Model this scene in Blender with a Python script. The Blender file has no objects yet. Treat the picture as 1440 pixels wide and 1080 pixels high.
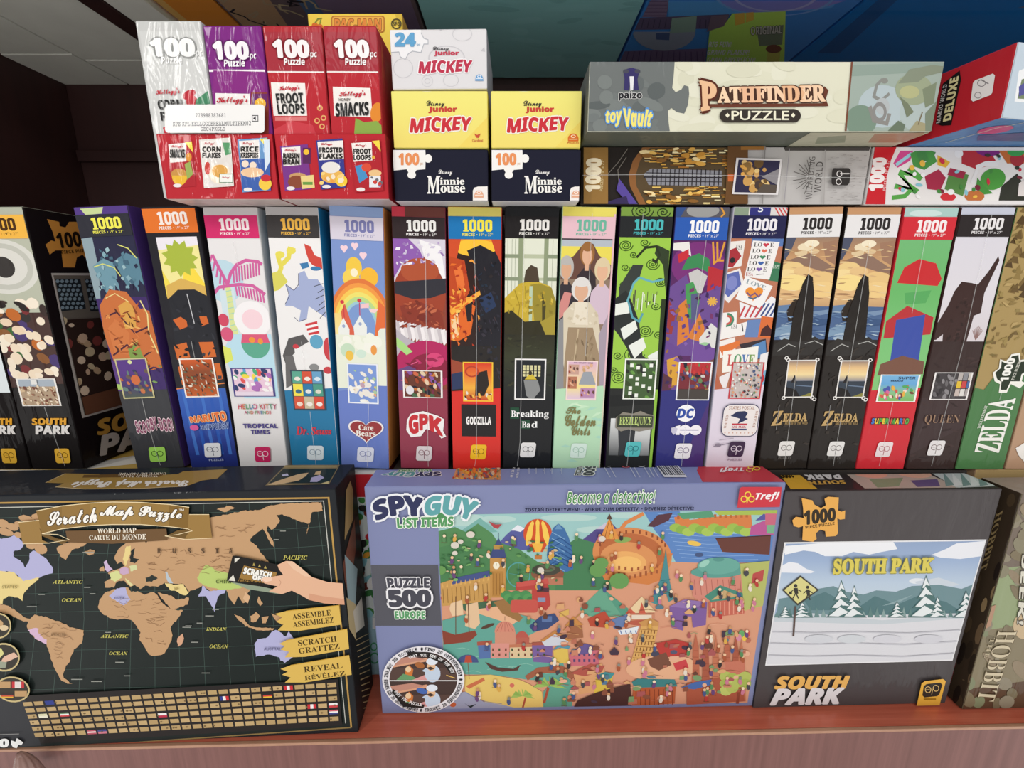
import bpy, bmesh, math, random
from mathutils import Matrix, Vector

# ------------------------------------------------------------------ camera, world, lights, exposure
SC = bpy.context.scene
COL = SC.collection
PITCH = math.radians(12.4)
FPX, CAMH = 600.0, 0.447
cam = bpy.data.cameras.new('camera')
cam.sensor_width = 36.0
cam.lens = FPX / 1440 * 36.0
cam.clip_start = 0.01
camo = bpy.data.objects.new('camera', cam)
camo.location = (0, 0, CAMH)
camo.rotation_euler = (math.radians(90) - PITCH, 0, 0)
COL.objects.link(camo)
SC.camera = camo

w = bpy.data.worlds.new('shop_air')
w.use_nodes = True
_wn, _wl = w.node_tree.nodes, w.node_tree.links      # shop ambient, dimmer above; bright band below the horizon added to lift undersides
_tc0 = _wn.new('ShaderNodeTexCoord')
_sx = _wn.new('ShaderNodeSeparateXYZ')
_cr = _wn.new('ShaderNodeValToRGB')
_mr = _wn.new('ShaderNodeMapRange')
_mr.inputs['From Min'].default_value, _mr.inputs['From Max'].default_value = -1.0, 1.0
_cr.color_ramp.elements[0].position, _cr.color_ramp.elements[1].position = 0.0, 1.0
_cr.color_ramp.elements[0].color = (0.55, 0.52, 0.5, 1)
_cr.color_ramp.elements[1].color = (0.28, 0.28, 0.28, 1)
for _p, _v in ((0.18, 0.8), (0.24, 2.5), (0.42, 2.5), (0.5, 1.4), (0.6, 0.45)):
    _e = _cr.color_ramp.elements.new(_p)
    _e.color = (_v, _v * 0.975, _v * 0.95, 1)
_wl.new(_tc0.outputs['Generated'], _sx.inputs[0])
_wl.new(_sx.outputs['Z'], _mr.inputs['Value'])
_wl.new(_mr.outputs['Result'], _cr.inputs['Fac'])
_wl.new(_cr.outputs['Color'], _wn['Background'].inputs[0])
_wn['Background'].inputs[1].default_value = 0.62
SC.world = w


def area(name, loc, aim, sx, sy, watts, col=(1, 0.98, 0.95)):
    l = bpy.data.lights.new(name, 'AREA')
    l.shape = 'RECTANGLE'
    l.size, l.size_y, l.energy, l.color = sx, sy, watts, col
    o = bpy.data.objects.new(name, l)
    o.location = loc
    o.rotation_euler = (Vector(aim) - Vector(loc)).to_track_quat('-Z', 'Y').to_euler()
    COL.objects.link(o)
    return o


area('ceiling_tube_light', (0.3, -1.3, 1.75), (0.0, 0.45, 0.25), 2.6, 0.5, 19)
area('ceiling_tube_light', (-2.0, -2.1, 1.75), (0, 0.4, 0.35), 0.22, 1.2, 26)
SC.view_settings.view_transform = 'Standard'
SC.view_settings.look = 'None'
SC.view_settings.exposure = -0.07
SC.view_settings.gamma = 1.0
SC.view_settings.use_curve_mapping = False

# ------------------------------------------------------------------ small helpers
RND = random.Random(7)


def lin(h):
    if not isinstance(h, str):
        return h
    r = []
    for i in (0, 2, 4):
        c = int(h[i:i + 2], 16) / 255
        r.append(c / 12.92 if c <= 0.04045 else ((c + 0.055) / 1.055) ** 2.4)
    return (r[0], r[1], r[2], 1.0)


def mixc(a, b, t):
    a, b = lin(a), lin(b)
    return tuple(a[i] * (1 - t) + b[i] * t for i in range(4))


FW = Vector((0, math.cos(PITCH), -math.sin(PITCH)))
UP = Vector((0, math.sin(PITCH), math.cos(PITCH)))
EYE = Vector((0, 0, CAMH))


def ray(x, y):
    return FW + Vector((1, 0, 0)) * ((x - 720) / FPX) + UP * ((540 - y) / FPX)


def at_y(x, y, Y):
    d = ray(x, y)
    return EYE + d * (Y / d.y)


def at_z(x, y, Z):
    d = ray(x, y)
    return EYE + d * ((Z - CAMH) / d.z)


# ------------------------------------------------------------------ materials
def material(name):
    m = bpy.data.materials.new(name)
    m.use_nodes = True
    return m, m.node_tree.nodes, m.node_tree.links, m.node_tree.nodes['Principled BSDF']


def ink_material(name, rough, coat, bump):
    m, n, l, b = material(name)
    a = n.new('ShaderNodeAttribute')
    a.attribute_name = 'ink'
    l.new(a.outputs['Color'], b.inputs['Base Color'])
    b.inputs['Roughness'].default_value = rough
    b.inputs['Specular IOR Level'].default_value = 0.06
    b.inputs['Coat Weight'].default_value = coat
    b.inputs['Coat Roughness'].default_value = 0.07
    if bump:
        tc = n.new('ShaderNodeTexCoord')
        mp = n.new('ShaderNodeMapping')
        mp.inputs['Scale'].default_value = (60, 60, 16)
        mp.inputs['Rotation'].default_value = (0, 0.5, 0)
        no = n.new('ShaderNodeTexNoise')
        no.inputs['Scale'].default_value = 1.0
        no.inputs['Detail'].default_value = 3.0
        no.inputs['Distortion'].default_value = 0.8
        bu = n.new('ShaderNodeBump')
        bu.inputs['Strength'].default_value = bump
        bu.inputs['Distance'].default_value = 0.004
        l.new(tc.outputs['Object'], mp.inputs['Vector'])
        l.new(mp.outputs['Vector'], no.inputs['Vector'])
        l.new(no.outputs['Fac'], bu.inputs['Height'])
        l.new(bu.outputs['Normal'], b.inputs['Coat Normal'])
    return m


WRAP = ink_material('printed_card_in_shrink_film', 0.5, 0.24, 0.5)
CARD = ink_material('printed_card', 0.5, 0.08, 0)
GLOSS = ink_material('varnished_card', 0.5, 0.14, 0.12)


def grain_material(name, c1, c2, scale, rough, coat=0.0):
    m, n, l, b = material(name)
    tc = n.new('ShaderNodeTexCoord')
    mp = n.new('ShaderNodeMapping')
    mp.inputs['Scale'].default_value = scale
    no = n.new('ShaderNodeTexNoise')
    no.inputs['Scale'].default_value = 1.0
    no.inputs['Detail'].default_value = 6.0
    no.inputs['Roughness'].default_value = 0.65
    cr = n.new('ShaderNodeValToRGB')
    cr.color_ramp.elements[0].position = 0.3
    cr.color_ramp.elements[1].position = 0.72
    cr.color_ramp.elements[0].color = lin(c1)
    cr.color_ramp.elements[1].color = lin(c2)
    l.new(tc.outputs['Object'], mp.inputs['Vector'])
    l.new(mp.outputs['Vector'], no.inputs['Vector'])
    l.new(no.outputs['Fac'], cr.inputs['Fac'])
    l.new(cr.outputs['Color'], b.inputs['Base Color'])
    b.inputs['Roughness'].default_value = rough
    b.inputs['Coat Weight'].default_value = coat
    b.inputs['Coat Roughness'].default_value = 0.2
    return m


CHERRY = grain_material('cherry_laminate', 'bd5a43', 'd8745a', (5, 160, 60), 0.35, 0.2)
FASCIA = grain_material('brown_laminate', '714842', '8c5e58', (110, 40, 4), 0.45)
EDGE = grain_material('pale_edge_band', 'b08268', 'c29478', (30, 30, 30), 0.4)
DARKLAM = grain_material('dark_laminate', '2a1211', '341816', (60, 60, 5), 0.55)
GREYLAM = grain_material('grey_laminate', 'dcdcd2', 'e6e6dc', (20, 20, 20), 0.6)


def film_material():
    m, n, l, b = material('clear_film')
    b.inputs['Base Color'].default_value = (0.85, 0.86, 0.85, 1)
    b.inputs['Roughness'].default_value = 0.2
    b.inputs['Alpha'].default_value = 0.3
    return m


FILM = film_material()


def glass_material():
    m, n, l, b = material('shelf_glass')
    out = n['Material Output']
    tr = n.new('ShaderNodeBsdfTransparent')
    tr.inputs[0].default_value = (0.93, 0.96, 0.95, 1)
    gl = n.new('ShaderNodeBsdfGlossy')
    gl.inputs['Roughness'].default_value = 0.03
    fr = n.new('ShaderNodeFresnel')
    fr.inputs[0].default_value = 1.35
    mx = n.new('ShaderNodeMixShader')
    ge = n.new('ShaderNodeNewGeometry')
    mt = n.new('ShaderNodeMath')
    mt.operation = 'SUBTRACT'
    mt.use_clamp = True
    l.new(fr.outputs[0], mt.inputs[0])
    l.new(ge.outputs['Backfacing'], mt.inputs[1])
    l.new(mt.outputs[0], mx.inputs[0])
    l.new(tr.outputs[0], mx.inputs[1])
    l.new(gl.outputs[0], mx.inputs[2])
    l.new(mx.outputs[0], out.inputs['Surface'])
    n.remove(b)
    return m


GLASS = glass_material()


# ------------------------------------------------------------------ objects
def link(o, parent=None):
    COL.objects.link(o)
    if parent is not None:
        o.parent = parent
    return o


def tag(o, label, cat=None, group=None, kind=None):
    if label:
        o['label'] = label
    if cat:
        o['category'] = cat
    if group:
        o['group'] = group
    if kind:
        o['kind'] = kind
    return o


def raw_mesh(name, verts, faces, inks, mat, parent=None):
    me = bpy.data.meshes.new(name)
    me.from_pydata(verts, [], faces)
    if inks is not None:
        at = me.attributes.new('ink', 'FLOAT_COLOR', 'POINT')
        flat = []
        for c in inks:
            flat.extend(c)
        at.data.foreach_set('color', flat)
    me.materials.append(mat)
    me.update()
    return link(bpy.data.objects.new(name, me), parent)


def slab(name, lo, hi, mat, parent=None, bevel=0.0):
    bm = bmesh.new()
    bmesh.ops.create_cube(bm, size=1)
    for v in bm.verts:
        v.co = Vector([lo[i] + (v.co[i] + 0.5) * (hi[i] - lo[i]) for i in range(3)])
    if bevel:
        bmesh.ops.bevel(bm, geom=bm.edges[:], offset=bevel, segments=2, affect='EDGES', profile=0.6)
    me = bpy.data.meshes.new(name)
    bm.to_mesh(me)
    bm.free()
    me.materials.append(mat)
    return link(bpy.data.objects.new(name, me), parent)


class Box:
    """A carton: an Empty at the middle of the front bottom edge, and the card body as its first part."""

    def __init__(s, name, label, cat, cx, yf, z0, w, d, h, cols, yaw=0, lean=0, mat=WRAP, group=None, bevel=0.0012, parent=None):
        s.w, s.d, s.h, s.mat, s.top = w, d, h, mat, {}
        s.M = Matrix.Translation((cx, yf, z0)) @ Matrix.Rotation(math.radians(yaw), 4, 'Z') @ Matrix.Rotation(lean, 4, 'Y')
        s.Mi = s.M.inverted()
        if parent is None:
            s.root = link(bpy.data.objects.new(name, None))
            s.root.matrix_world = s.M
            s.root.empty_display_size = 0.02
            tag(s.root, label, cat, group)
        bm = bmesh.new()
        bmesh.ops.create_cube(bm, size=1)
        for v in bm.verts:
            v.co = Vector((v.co.x * w, (v.co.y + 0.5) * d, (v.co.z + 0.5) * h))
        bmesh.ops.bevel(bm, geom=bm.edges[:], offset=bevel, segments=2, affect='EDGES', profile=0.5)
        me = bpy.data.meshes.new('carton' if parent is None else name)
        bm.to_mesh(me)
        bm.free()
        at = me.attributes.new('ink', 'FLOAT_COLOR', 'CORNER')
        d_ = cols.get('all', '333333')
        flat = []
        for p in me.polygons:
            n = p.normal
            k = max(range(3), key=lambda i: abs(n[i]) + (0.001 if i == 1 else 0))
            key = (('left', 'right'), ('front', 'back'), ('bottom', 'top'))[k][1 if n[k] > 0 else 0]
            c = lin(cols.get(key, d_))
            for _ in p.loop_indices:
                flat.extend(c)
        at.data.foreach_set('color', flat)
        me.materials.append(mat)
        if parent is None:
            s.carton = link(bpy.data.objects.new('carton', me), s.root)
        else:
            s.root = s.carton = link(bpy.data.objects.new(name, me), parent.root)
            s.carton.matrix_local = parent.Mi @ s.M
            if label:
                s.carton['label'] = label

    def face(s, which):
        w, d, h = s.w, s.d, s.h
        V = Vector
        return {
            'front': (V((-w / 2, 0, h)), V((1, 0, 0)), V((0, 0, -1)), V((0, -1, 0)), w, h),
            'top': (V((-w / 2, d, h)), V((1, 0, 0)), V((0, -1, 0)), V((0, 0, 1)), w, d),
            'bottom': (V((-w / 2, 0, 0)), V((1, 0, 0)), V((0, 1, 0)), V((0, 0, -1)), w, d),
            'right': (V((w / 2, 0, h)), V((0, 1, 0)), V((0, 0, -1)), V((1, 0, 0)), d, h),
            'left': (V((-w / 2, d, h)), V((0, -1, 0)), V((0, 0, -1)), V((-1, 0, 0)), d, h),
        }[which]


# ------------------------------------------------------------------ lettering
FN = {'b': (0x1d5d4, 0x1d5ee, 0x1d7ec), 's': (0x1d400, 0x1d41a, 0x1d7ce), 'c': (0x1d4d0, 0x1d4ea, None),
      'i': (0x1d468, 0x1d482, None), 'bi': (0x1d63c, 0x1d656, None), 'm': (0x1d670, 0x1d68a, 0x1d7f6), 'd': None}
_tc = bpy.data.curves.new('type_setting', 'FONT')
_to = bpy.data.objects.new('type_setting', _tc)
COL.objects.link(_to)
_cache = {}


def glyphs(body, font, wt):
    key = (body, font, round(wt, 4))
    if key in _cache:
        return _cache[key]
    m, s = FN[font], ''
    for ch in body:
        if m and 'A' <= ch <= 'Z':
            s += chr(m[0] + ord(ch) - 65)
        elif m and 'a' <= ch <= 'z':
            s += chr(m[1] + ord(ch) - 97)
        elif m and m[2] and ch.isdigit():
            s += chr(m[2] + ord(ch) - 48)
        else:
            s += ch
    _tc.body = s
    _tc.offset = wt
    _tc.resolution_u = 3
    me = _to.to_mesh()
    vs = [(v.co.x, v.co.y) for v in me.vertices]
    fs = [tuple(p.vertices) for p in me.polygons]
    _to.to_mesh_clear()
    _cache[key] = (vs, fs)
    return _cache[key]


def clip_poly(pts, cl):
    """pts: (x, y, colour) list; cl: convex polygon (list of x, y)."""
    n = len(cl)
    ar = sum(cl[i][0] * cl[(i + 1) % n][1] - cl[(i + 1) % n][0] * cl[i][1] for i in range(n))
    sg = 1 if ar > 0 else -1
    for i in range(n):
        ax, ay = cl[i]
        bx, by = cl[(i + 1) % n]
        dx, dy = bx - ax, by - ay
        D = [sg * (dx * (p[1] - ay) - dy * (p[0] - ax)) for p in pts]
        if min(D) >= -1e-9:
            continue
        out = []
        for j in range(len(pts)):
            k = (j + 1) % len(pts)
            if D[j] >= 0:
                out.append(pts[j])
            if (D[j] >= 0) != (D[k] >= 0):
                t = D[j] / (D[j] - D[k])
                a, b = pts[j], pts[k]
                out.append((a[0] + (b[0] - a[0]) * t, a[1] + (b[1] - a[1]) * t,
                            tuple(a[2][q] + (b[2][q] - a[2][q]) * t for q in range(4))))
        pts = out
        if len(pts) < 3:
            return []
    return pts


class Print:
    """Ink on one face of a box. mode 'f': fractions of the face, y down. mode 'px': points of the photograph carried onto the face.
    mode 'uy': x a fraction of the width, y a row of the photograph."""

    def __init__(s, box, which, mode='f', z=0.00006, step=1e-5):
        s.box, s.mode = box, mode
        s.o, s.ex, s.ey, s.n, s.w, s.h = box.face(which)
        R = box.M.to_3x3()
        s.O, s.EX, s.EY, s.N = box.M @ s.o, R @ s.ex, R @ s.ey, R @ s.n
        s.z, s.step, s.which = z, step, which
        if z >= 0.00025:                       # later prints lie over earlier ones
            s.z = max(z, box.top.get(which, 0) + 2.5e-5)
        s.K = {'f': s.w / s.h, 'px': 1.0, 'uy': 71 * s.w / 0.0505}[mode]
        s.V, s.F, s.C = [], [], []
        e = 0.0006
        s.full = [(e, e), (s.w - e, e), (s.w - e, s.h - e), (e, s.h - e)]
        s.clip = s.full
        c = s.O + s.EX * (s.w / 2)
        s.cx = c

    def m(s, x, y):
        if s.mode == 'f':
            return x * s.w, y * s.h
        if s.mode == 'px':
            d = ray(x, y)
            P = EYE + d * ((s.O - EYE).dot(s.N) / d.dot(s.N)) - s.O
            return P.dot(s.EX), P.dot(s.EY)
        d = ray(720, y)
        P = EYE + d * ((s.O - EYE).dot(s.N) / d.dot(s.N)) - s.O
        return x * s.w, P.z / s.EY.z

    def region(s, quad=None):
        s.clip = s.full if quad is None else [s.m(*q) for q in quad]
        return s

    def add(s, pts, lift=True):
        pts = clip_poly(pts, s.clip)
        if s.clip is not s.full and pts:
            pts = clip_poly(pts, s.full)
        if len(pts) < 3:
            return
        b = len(s.V)
        for x, y, c in pts:
            s.V.append(s.o + s.ex * x + s.ey * y + s.n * s.z)
            s.C.append(c)
        s.F.append(tuple(range(b, b + len(pts))))
        if lift:
            s.z += s.step

    rough = 0

    def poly(s, pts, col, lift=True):
        c = lin(col)
        if s.rough:                            # ragged coast
            rd, out = random.Random(len(pts)), []
            for (ax, ay), (bx, by) in zip(pts, pts[1:] + pts[:1]):
                L = math.hypot(bx - ax, by - ay)
                n = max(1, int(L / 3))
                for i in range(n):
                    j = s.rough if i else 0
                    out.append((ax + (bx - ax) * i / n + rd.uniform(-j, j), ay + (by - ay) * i / n + rd.uniform(-j, j)))
            pts = out
        s.add([(*s.m(*p), c) for p in pts], lift)
        return s

    def rect(s, x0, y0, x1, y1, col):
        return s.poly([(x0, y0), (x1, y0), (x1, y1), (x0, y1)], col)

    def grad(s, x0, y0, x1, y1, cols, across=False):
        n = len(cols) - 1
        for i in range(n):
            a, b = lin(cols[i]), lin(cols[i + 1])
            if across:
                p, q = x0 + (x1 - x0) * i / n, x0 + (x1 - x0) * (i + 1) / n
                s.add([(*s.m(p, y0), a), (*s.m(q, y0), b), (*s.m(q, y1), b), (*s.m(p, y1), a)], False)
            else:
                p, q = y0 + (y1 - y0) * i / n, y0 + (y1 - y0) * (i + 1) / n
                s.add([(*s.m(x0, p), a), (*s.m(x1, p), a), (*s.m(x1, q), b), (*s.m(x0, q), b)], False)
        s.z += s.step
        return s

    def arcpts(s, cx, cy, rx, ry, a0=0, a1=360, n=28, rot=0):
        out = []
        k = n if abs(a1 - a0) >= 359.9 else n + 1
        cr, sr = math.cos(math.radians(rot)), math.sin(math.radians(rot))
        for i in range(k):
            a = math.radians(a0 + (a1 - a0) * i / n)
            x, y = rx * math.cos(a), ry * math.sin(a) / s.K
            out.append((cx + x * cr - y * sr, cy + (x * sr + y * cr) * s.K))
        return out

    def ell(s, cx, cy, rx, ry, col, rot=0, n=24, a0=0, a1=360):
        return s.poly(s.arcpts(cx, cy, rx, ry, a0, a1, n, rot), col)

    def strip(s, A, B, col):
        """quads between two equally long point lists."""
        c = lin(col)
        for i in range(len(A) - 1):
            s.add([(*s.m(*A[i]), c), (*s.m(*A[i + 1]), c), (*s.m(*B[i + 1]), c), (*s.m(*B[i]), c)], False)
        s.z += s.step
        return s

    def ring(s, cx, cy, rx, ry, t, col, a0=0, a1=360, n=28):
        """t: thickness as a share of the radius."""
        A, B = [], []
        for i in range(n + 1):
            a = math.radians(a0 + (a1 - a0) * i / n)
            A.append((cx + rx * math.cos(a), cy + ry * math.sin(a)))
            B.append((cx + rx * (1 - t) * math.cos(a), cy + ry * (1 - t) * math.sin(a)))
        return s.strip(A, B, col)

    def line(s, pts, wd, col):
        """a mitred stroke; wd in metres."""
        c = lin(col)
        Q = [s.m(*p) for p in pts]
        shut = len(Q) > 2 and math.hypot(Q[0][0] - Q[-1][0], Q[0][1] - Q[-1][1]) < 1e-7
        T = []
        for i in range(len(Q) - 1):
            dx, dy = Q[i + 1][0] - Q[i][0], Q[i + 1][1] - Q[i][1]
            L = math.hypot(dx, dy) or 1e-9
            T.append((dx / L, dy / L))
        E = []
        for i in range(len(Q)):
            t0 = T[i - 1] if i else (T[-1] if shut else T[0])
            t1 = T[i] if i < len(T) else (T[0] if shut else T[-1])
            nx, ny = -(t0[1] + t1[1]), t0[0] + t1[0]
            L = math.hypot(nx, ny)
            if L < 0.5:
                nx, ny, L = -t1[1], t1[0], 1.0
            nx, ny = nx / L, ny / L
            k = wd / 2 / max(0.45, nx * -t1[1] + ny * t1[0])
            E.append(((Q[i][0] + nx * k, Q[i][1] + ny * k), (Q[i][0] - nx * k, Q[i][1] - ny * k)))
        z0 = s.z
        for i in range(len(Q) - 1):
            (a, b), (d, e) = E[i], E[i + 1]
            s.z = z0 + (i % 2) * 1.5e-6
            s.add([(*a, c), (*d, c), (*e, c), (*b, c)], False)
        s.z = z0 + max(s.step, 3e-6)
        return s

    def frame(s, x0, y0, x1, y1, wd, col):
        return s.line([(x0, y0), (x1, y0), (x1, y1), (x0, y1), (x0, y0)], wd, col)

    def rrect(s, x0, y0, x1, y1, r, col, ry=None, skew=0):
        ry = ry if ry is not None else r
        P = []
        for cx, cy, a in ((x1 - r, y0 + ry, -90), (x1 - r, y1 - ry, 0), (x0 + r, y1 - ry, 90), (x0 + r, y0 + ry, 180)):
            P += s.arcpts(cx, cy, r, ry, a, a + 90, 5)
        if skew:
            ym = (y0 + y1) / 2
            P = [(x - skew * (y - ym) / (y1 - y0), y) for x, y in P]
        return s.poly(P, col)

    def text(s, body, box, col, font='b', wt=0.0, out=None, ow=0.05, warp=None, cols=None):
        if len(box) == 4 and not isinstance(box[0], tuple):
            x0, y0, x1, y1 = box
            box = [(x0, y0), (x1, y0), (x1, y1), (x0, y1)]
        vs, fs = glyphs(body, font, 0.0)
        if not vs:
            return s
        mnx, mxx = min(v[0] for v in vs), max(v[0] for v in vs)
        mny, mxy = min(v[1] for v in vs), max(v[1] for v in vs)
        vs0 = vs
        if wt < 0:
            vs0, fs = glyphs(body, font, wt)
        ring_ = [(math.cos(k * math.pi / 4), math.sin(k * math.pi / 4)) for k in range(8)]
        jobs = []
        if out:
            r = max(wt, 0) + ow * .75
            jobs += [(vs0, fs, out, x * r, y * r) for x, y in ring_]
        if wt > 0.004:
            jobs += [(vs0, fs, col, x * wt * .7, y * wt * .7) for x, y in (ring_ if wt > .03 else ring_[::2])]
        jobs.append((vs0, fs, col, 0, 0))
        TL, TR, BR, BL = box
        for gv, gf, c, ox, oy in jobs:
            c = lin(c)
            mp, fx = [], []
            for x, y in gv:
                a, b = (x + ox - mnx) / (mxx - mnx or 1), (mxy - y - oy) / (mxy - mny or 1)
                fx.append(a)
                if warp:
                    b += warp(a)
                px = (TL[0] * (1 - a) + TR[0] * a) * (1 - b) + (BL[0] * (1 - a) + BR[0] * a) * b
                py = (TL[1] * (1 - a) + TR[1] * a) * (1 - b) + (BL[1] * (1 - a) + BR[1] * a) * b
                mp.append(s.m(px, py))
            for f in gf:
                cc = c
                if cols and c == lin(col):
                    a = sum(fx[i] for i in f) / len(f)
                    cc = lin(cols[min(len(cols) - 1, int(a * len(cols)))])
                s.add([(*mp[i], cc) for i in f], False)
            s.z += 2.5e-6
        return s

    def arctext(s, body, cx, cy, rx, ry, a0, a1, hgt, col, font='b', wt=0.0, inward=False):
        """letters standing along an ellipse from angle a0 to a1 (degrees, 0 = east, 90 = down)."""
        n = len(body)
        for i, ch in enumerate(body):
            if ch == ' ':
                continue
            a = math.radians(a0 + (a1 - a0) * (i + 0.5) / n)
            da = math.radians((a1 - a0) / n) * 0.42
            r2 = 1 + hgt
            q = lambda t, k: (cx + rx * k * math.cos(t), cy + ry * k * math.sin(t))
            top, bot = (r2, 1.0) if not inward else (1.0, r2)
            s.text(ch, [q(a - da, top), q(a + da, top), q(a + da, bot), q(a - da, bot)], col, font, wt)
        return s

    def dots(s, quad, n, seed, pal, r0, r1, ratio=1.0):
        rd = random.Random(seed)
        TL, TR, BR, BL = quad
        for i in range(n):
            a, b = rd.random(), rd.random()
            x = (TL[0] * (1 - a) + TR[0] * a) * (1 - b) + (BL[0] * (1 - a) + BR[0] * a) * b
            y = (TL[1] * (1 - a) + TR[1] * a) * (1 - b) + (BL[1] * (1 - a) + BR[1] * a) * b
            r = rd.uniform(r0, r1)
            s.ell(x, y, r, r * ratio * rd.uniform(0.7, 1.3), rd.choice(pal), rd.uniform(0, 90), 9)
        return s

    def fleck(s, x0, x1, y0, y1, n, pal, lx=.09, ly=2.0, tilt=25, seed=1):
        """short brush marks."""
        rd = random.Random(seed)
        for i in range(n):
            x, y = rd.uniform(x0, x1), rd.uniform(y0, y1)
            a, b = lx * rd.uniform(.4, 1.2), ly * rd.uniform(.4, 1.2)
            q = [(-a, 0), (-a * .3, -b * .6), (a, -b * .2), (a * .4, b * .6)]
            r = math.radians(rd.uniform(-tilt, tilt) + (90 if tilt > 60 and rd.random() < .5 else 0))
            c, d = math.cos(r), math.sin(r)
            s.poly([(x + u * c - v / s.K * d, y + (u * d + v / s.K * c) * s.K) for u, v in q], rd.choice(pal))
        return s

    def build(s, name, parent=None, label=None, mat=None):
        s.box.top[s.which] = max(s.box.top.get(s.which, 0), s.z)
        o = raw_mesh(name, [tuple(v) for v in s.V], s.F, s.C, mat or s.box.mat, parent or s.box.root)
        if label:
            o['label'] = label
        return o


def R4(x0, y0, x1, y1):
    return [(x0, y0), (x1, y0), (x1, y1), (x0, y1)]


def block_count(P, x0, y0, x1, y1, col, digits='1000'):
    """the slab numerals of the count bands."""
    n = len(digits)
    W = (x1 - x0)
    ws = [0.8 if d == '1' else 1.0 for d in digits]
    tot = sum(ws) + 0.12 * (n - 1)
    x = x0
    H = y1 - y0
    for d, q in zip(digits, ws):
        dw = W * q / tot
        if d == '1':
            P.poly([(x + dw * .28, y0), (x + dw * .8, y0), (x + dw * .8, y0 + H * .86), (x + dw, y0 + H * .86), (x + dw, y1), (x + dw * .06, y1),
                    (x + dw * .06, y0 + H * .86), (x + dw * .3, y0 + H * .86), (x + dw * .3, y0 + H * .26), (x, y0 + H * .26), (x, y0 + H * .1)], col)
        elif d == '0':
            def rr(ix, iy, cx, cy):
                a, b, c, e = x + ix, y0 + iy, x + dw - ix, y1 - iy
                return [(a + cx, b), (c - cx, b), (c, b + cy), (c, e - cy), (c - cx, e), (a + cx, e), (a, e - cy), (a, b + cy), (a + cx, b)]
            P.strip(rr(0, 0, dw * .28, H * .13), rr(dw * .36, H * .2, dw * .08, H * .05), col)
        x += dw + W * 0.12 / tot


def badge(box, which, mode, x0, y0, x1, y1, col, ink, z=0.0006, skew=0.0, parts=True, name='maker_badge'):
    """rounded badge with the round two-letter monogram."""
    P = Print(box, which, mode, z)
    W, H = x1 - x0, y1 - y0
    P.rrect(x0, y0, x1, y1, W * .16, col, H * .16, skew)
    b = P.build(name)
    Q = Print(box, which, mode, P.z + 2e-5)
    a, c = x0 + W * .33, x0 + W * .68
    cy = y0 + H * .45
    Q.ring(a, cy, W * .19, H * .19, .2, ink)
    Q.line([(a - W * .17, cy), (a + W * .17, cy)], 0.00022, ink)
    Q.ring(c, cy, W * .19, H * .19, .2, ink)
    Q.rect(c - W * .19, cy, c - W * .15, y0 + H * .88, ink)
    Q.build('monogram', b)
    return b
# ------------------------------------------------------------------ the cabinet
YAW = math.radians(1.27)
sh = link(bpy.data.objects.new('display_shelf', None))
sh.location = (0, 0.35, 0)
sh.rotation_euler = (0, 0, YAW)
tag(sh, 'red-brown laminate shop shelf carrying all the puzzle boxes', 'shelf')
slab('shelf_board', (-0.66, 0.0025, -0.03), (0.78, 0.36, -0.0008), CHERRY, sh)
slab('edge_band', (-0.66, -0.0015, -0.004), (0.78, 0.0022, -0.0006), EDGE, sh, 0.0008)
slab('fascia_board', (-0.66, -0.0005, -0.16), (0.78, 0.002, -0.0042), FASCIA, sh)

tag(slab('wall_back', (-0.69, 0.72, -0.03), (0.84, 0.74, 0.80), DARKLAM), None, kind='structure')
tag(slab('wall_left', (-0.69, 0.30, -0.03), (-0.668, 0.719, 0.80), DARKLAM), None, kind='structure')
tag(slab('wall_right', (0.82, 0.42, -0.03), (0.84, 0.719, 0.80), DARKLAM), None, kind='structure')
tag(slab('trim_1', (-0.666, 0.712, 0.640), (0.82, 0.7195, 0.656), DARKLAM, None, 0.001), None, kind='structure')
# the grey boards overhead, with open joints between them
ce = link(bpy.data.objects.new('ceiling', None))
ce['kind'] = 'structure'
ZC = 0.747
for i, (x0, y0, x1, y1) in enumerate(((-0.667, 0.48, -0.5745, 0.632), (-0.667, 0.636, -0.5745, 0.7185), (-0.571, 0.48, -0.4585, 0.647), (-0.571, 0.651, -0.4585, 0.7185))):
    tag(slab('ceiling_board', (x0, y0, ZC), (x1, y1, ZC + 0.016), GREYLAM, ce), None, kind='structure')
slab('ceiling_joint_backing', (-0.667, 0.48, ZC + 0.017), (-0.4585, 0.7185, ZC + 0.021), DARKLAM, ce)['kind'] = 'structure'
slab('ceiling_edge_strip', (-0.4575, 0.48, ZC - 0.002), (-0.434, 0.7185, ZC + 0.016), DARKLAM, ce, 0.001)['kind'] = 'structure'
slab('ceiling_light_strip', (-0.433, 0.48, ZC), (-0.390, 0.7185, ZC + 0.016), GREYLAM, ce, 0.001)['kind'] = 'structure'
gs = slab('glass_shelf', (-0.3895, 0.47, ZC), (0.81, 0.7185, ZC + 0.005), GLASS)
tag(gs, 'clear glass shelf above the puzzles holding game boxes seen from below', 'shelf')
ZU = ZC + 0.0062

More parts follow.
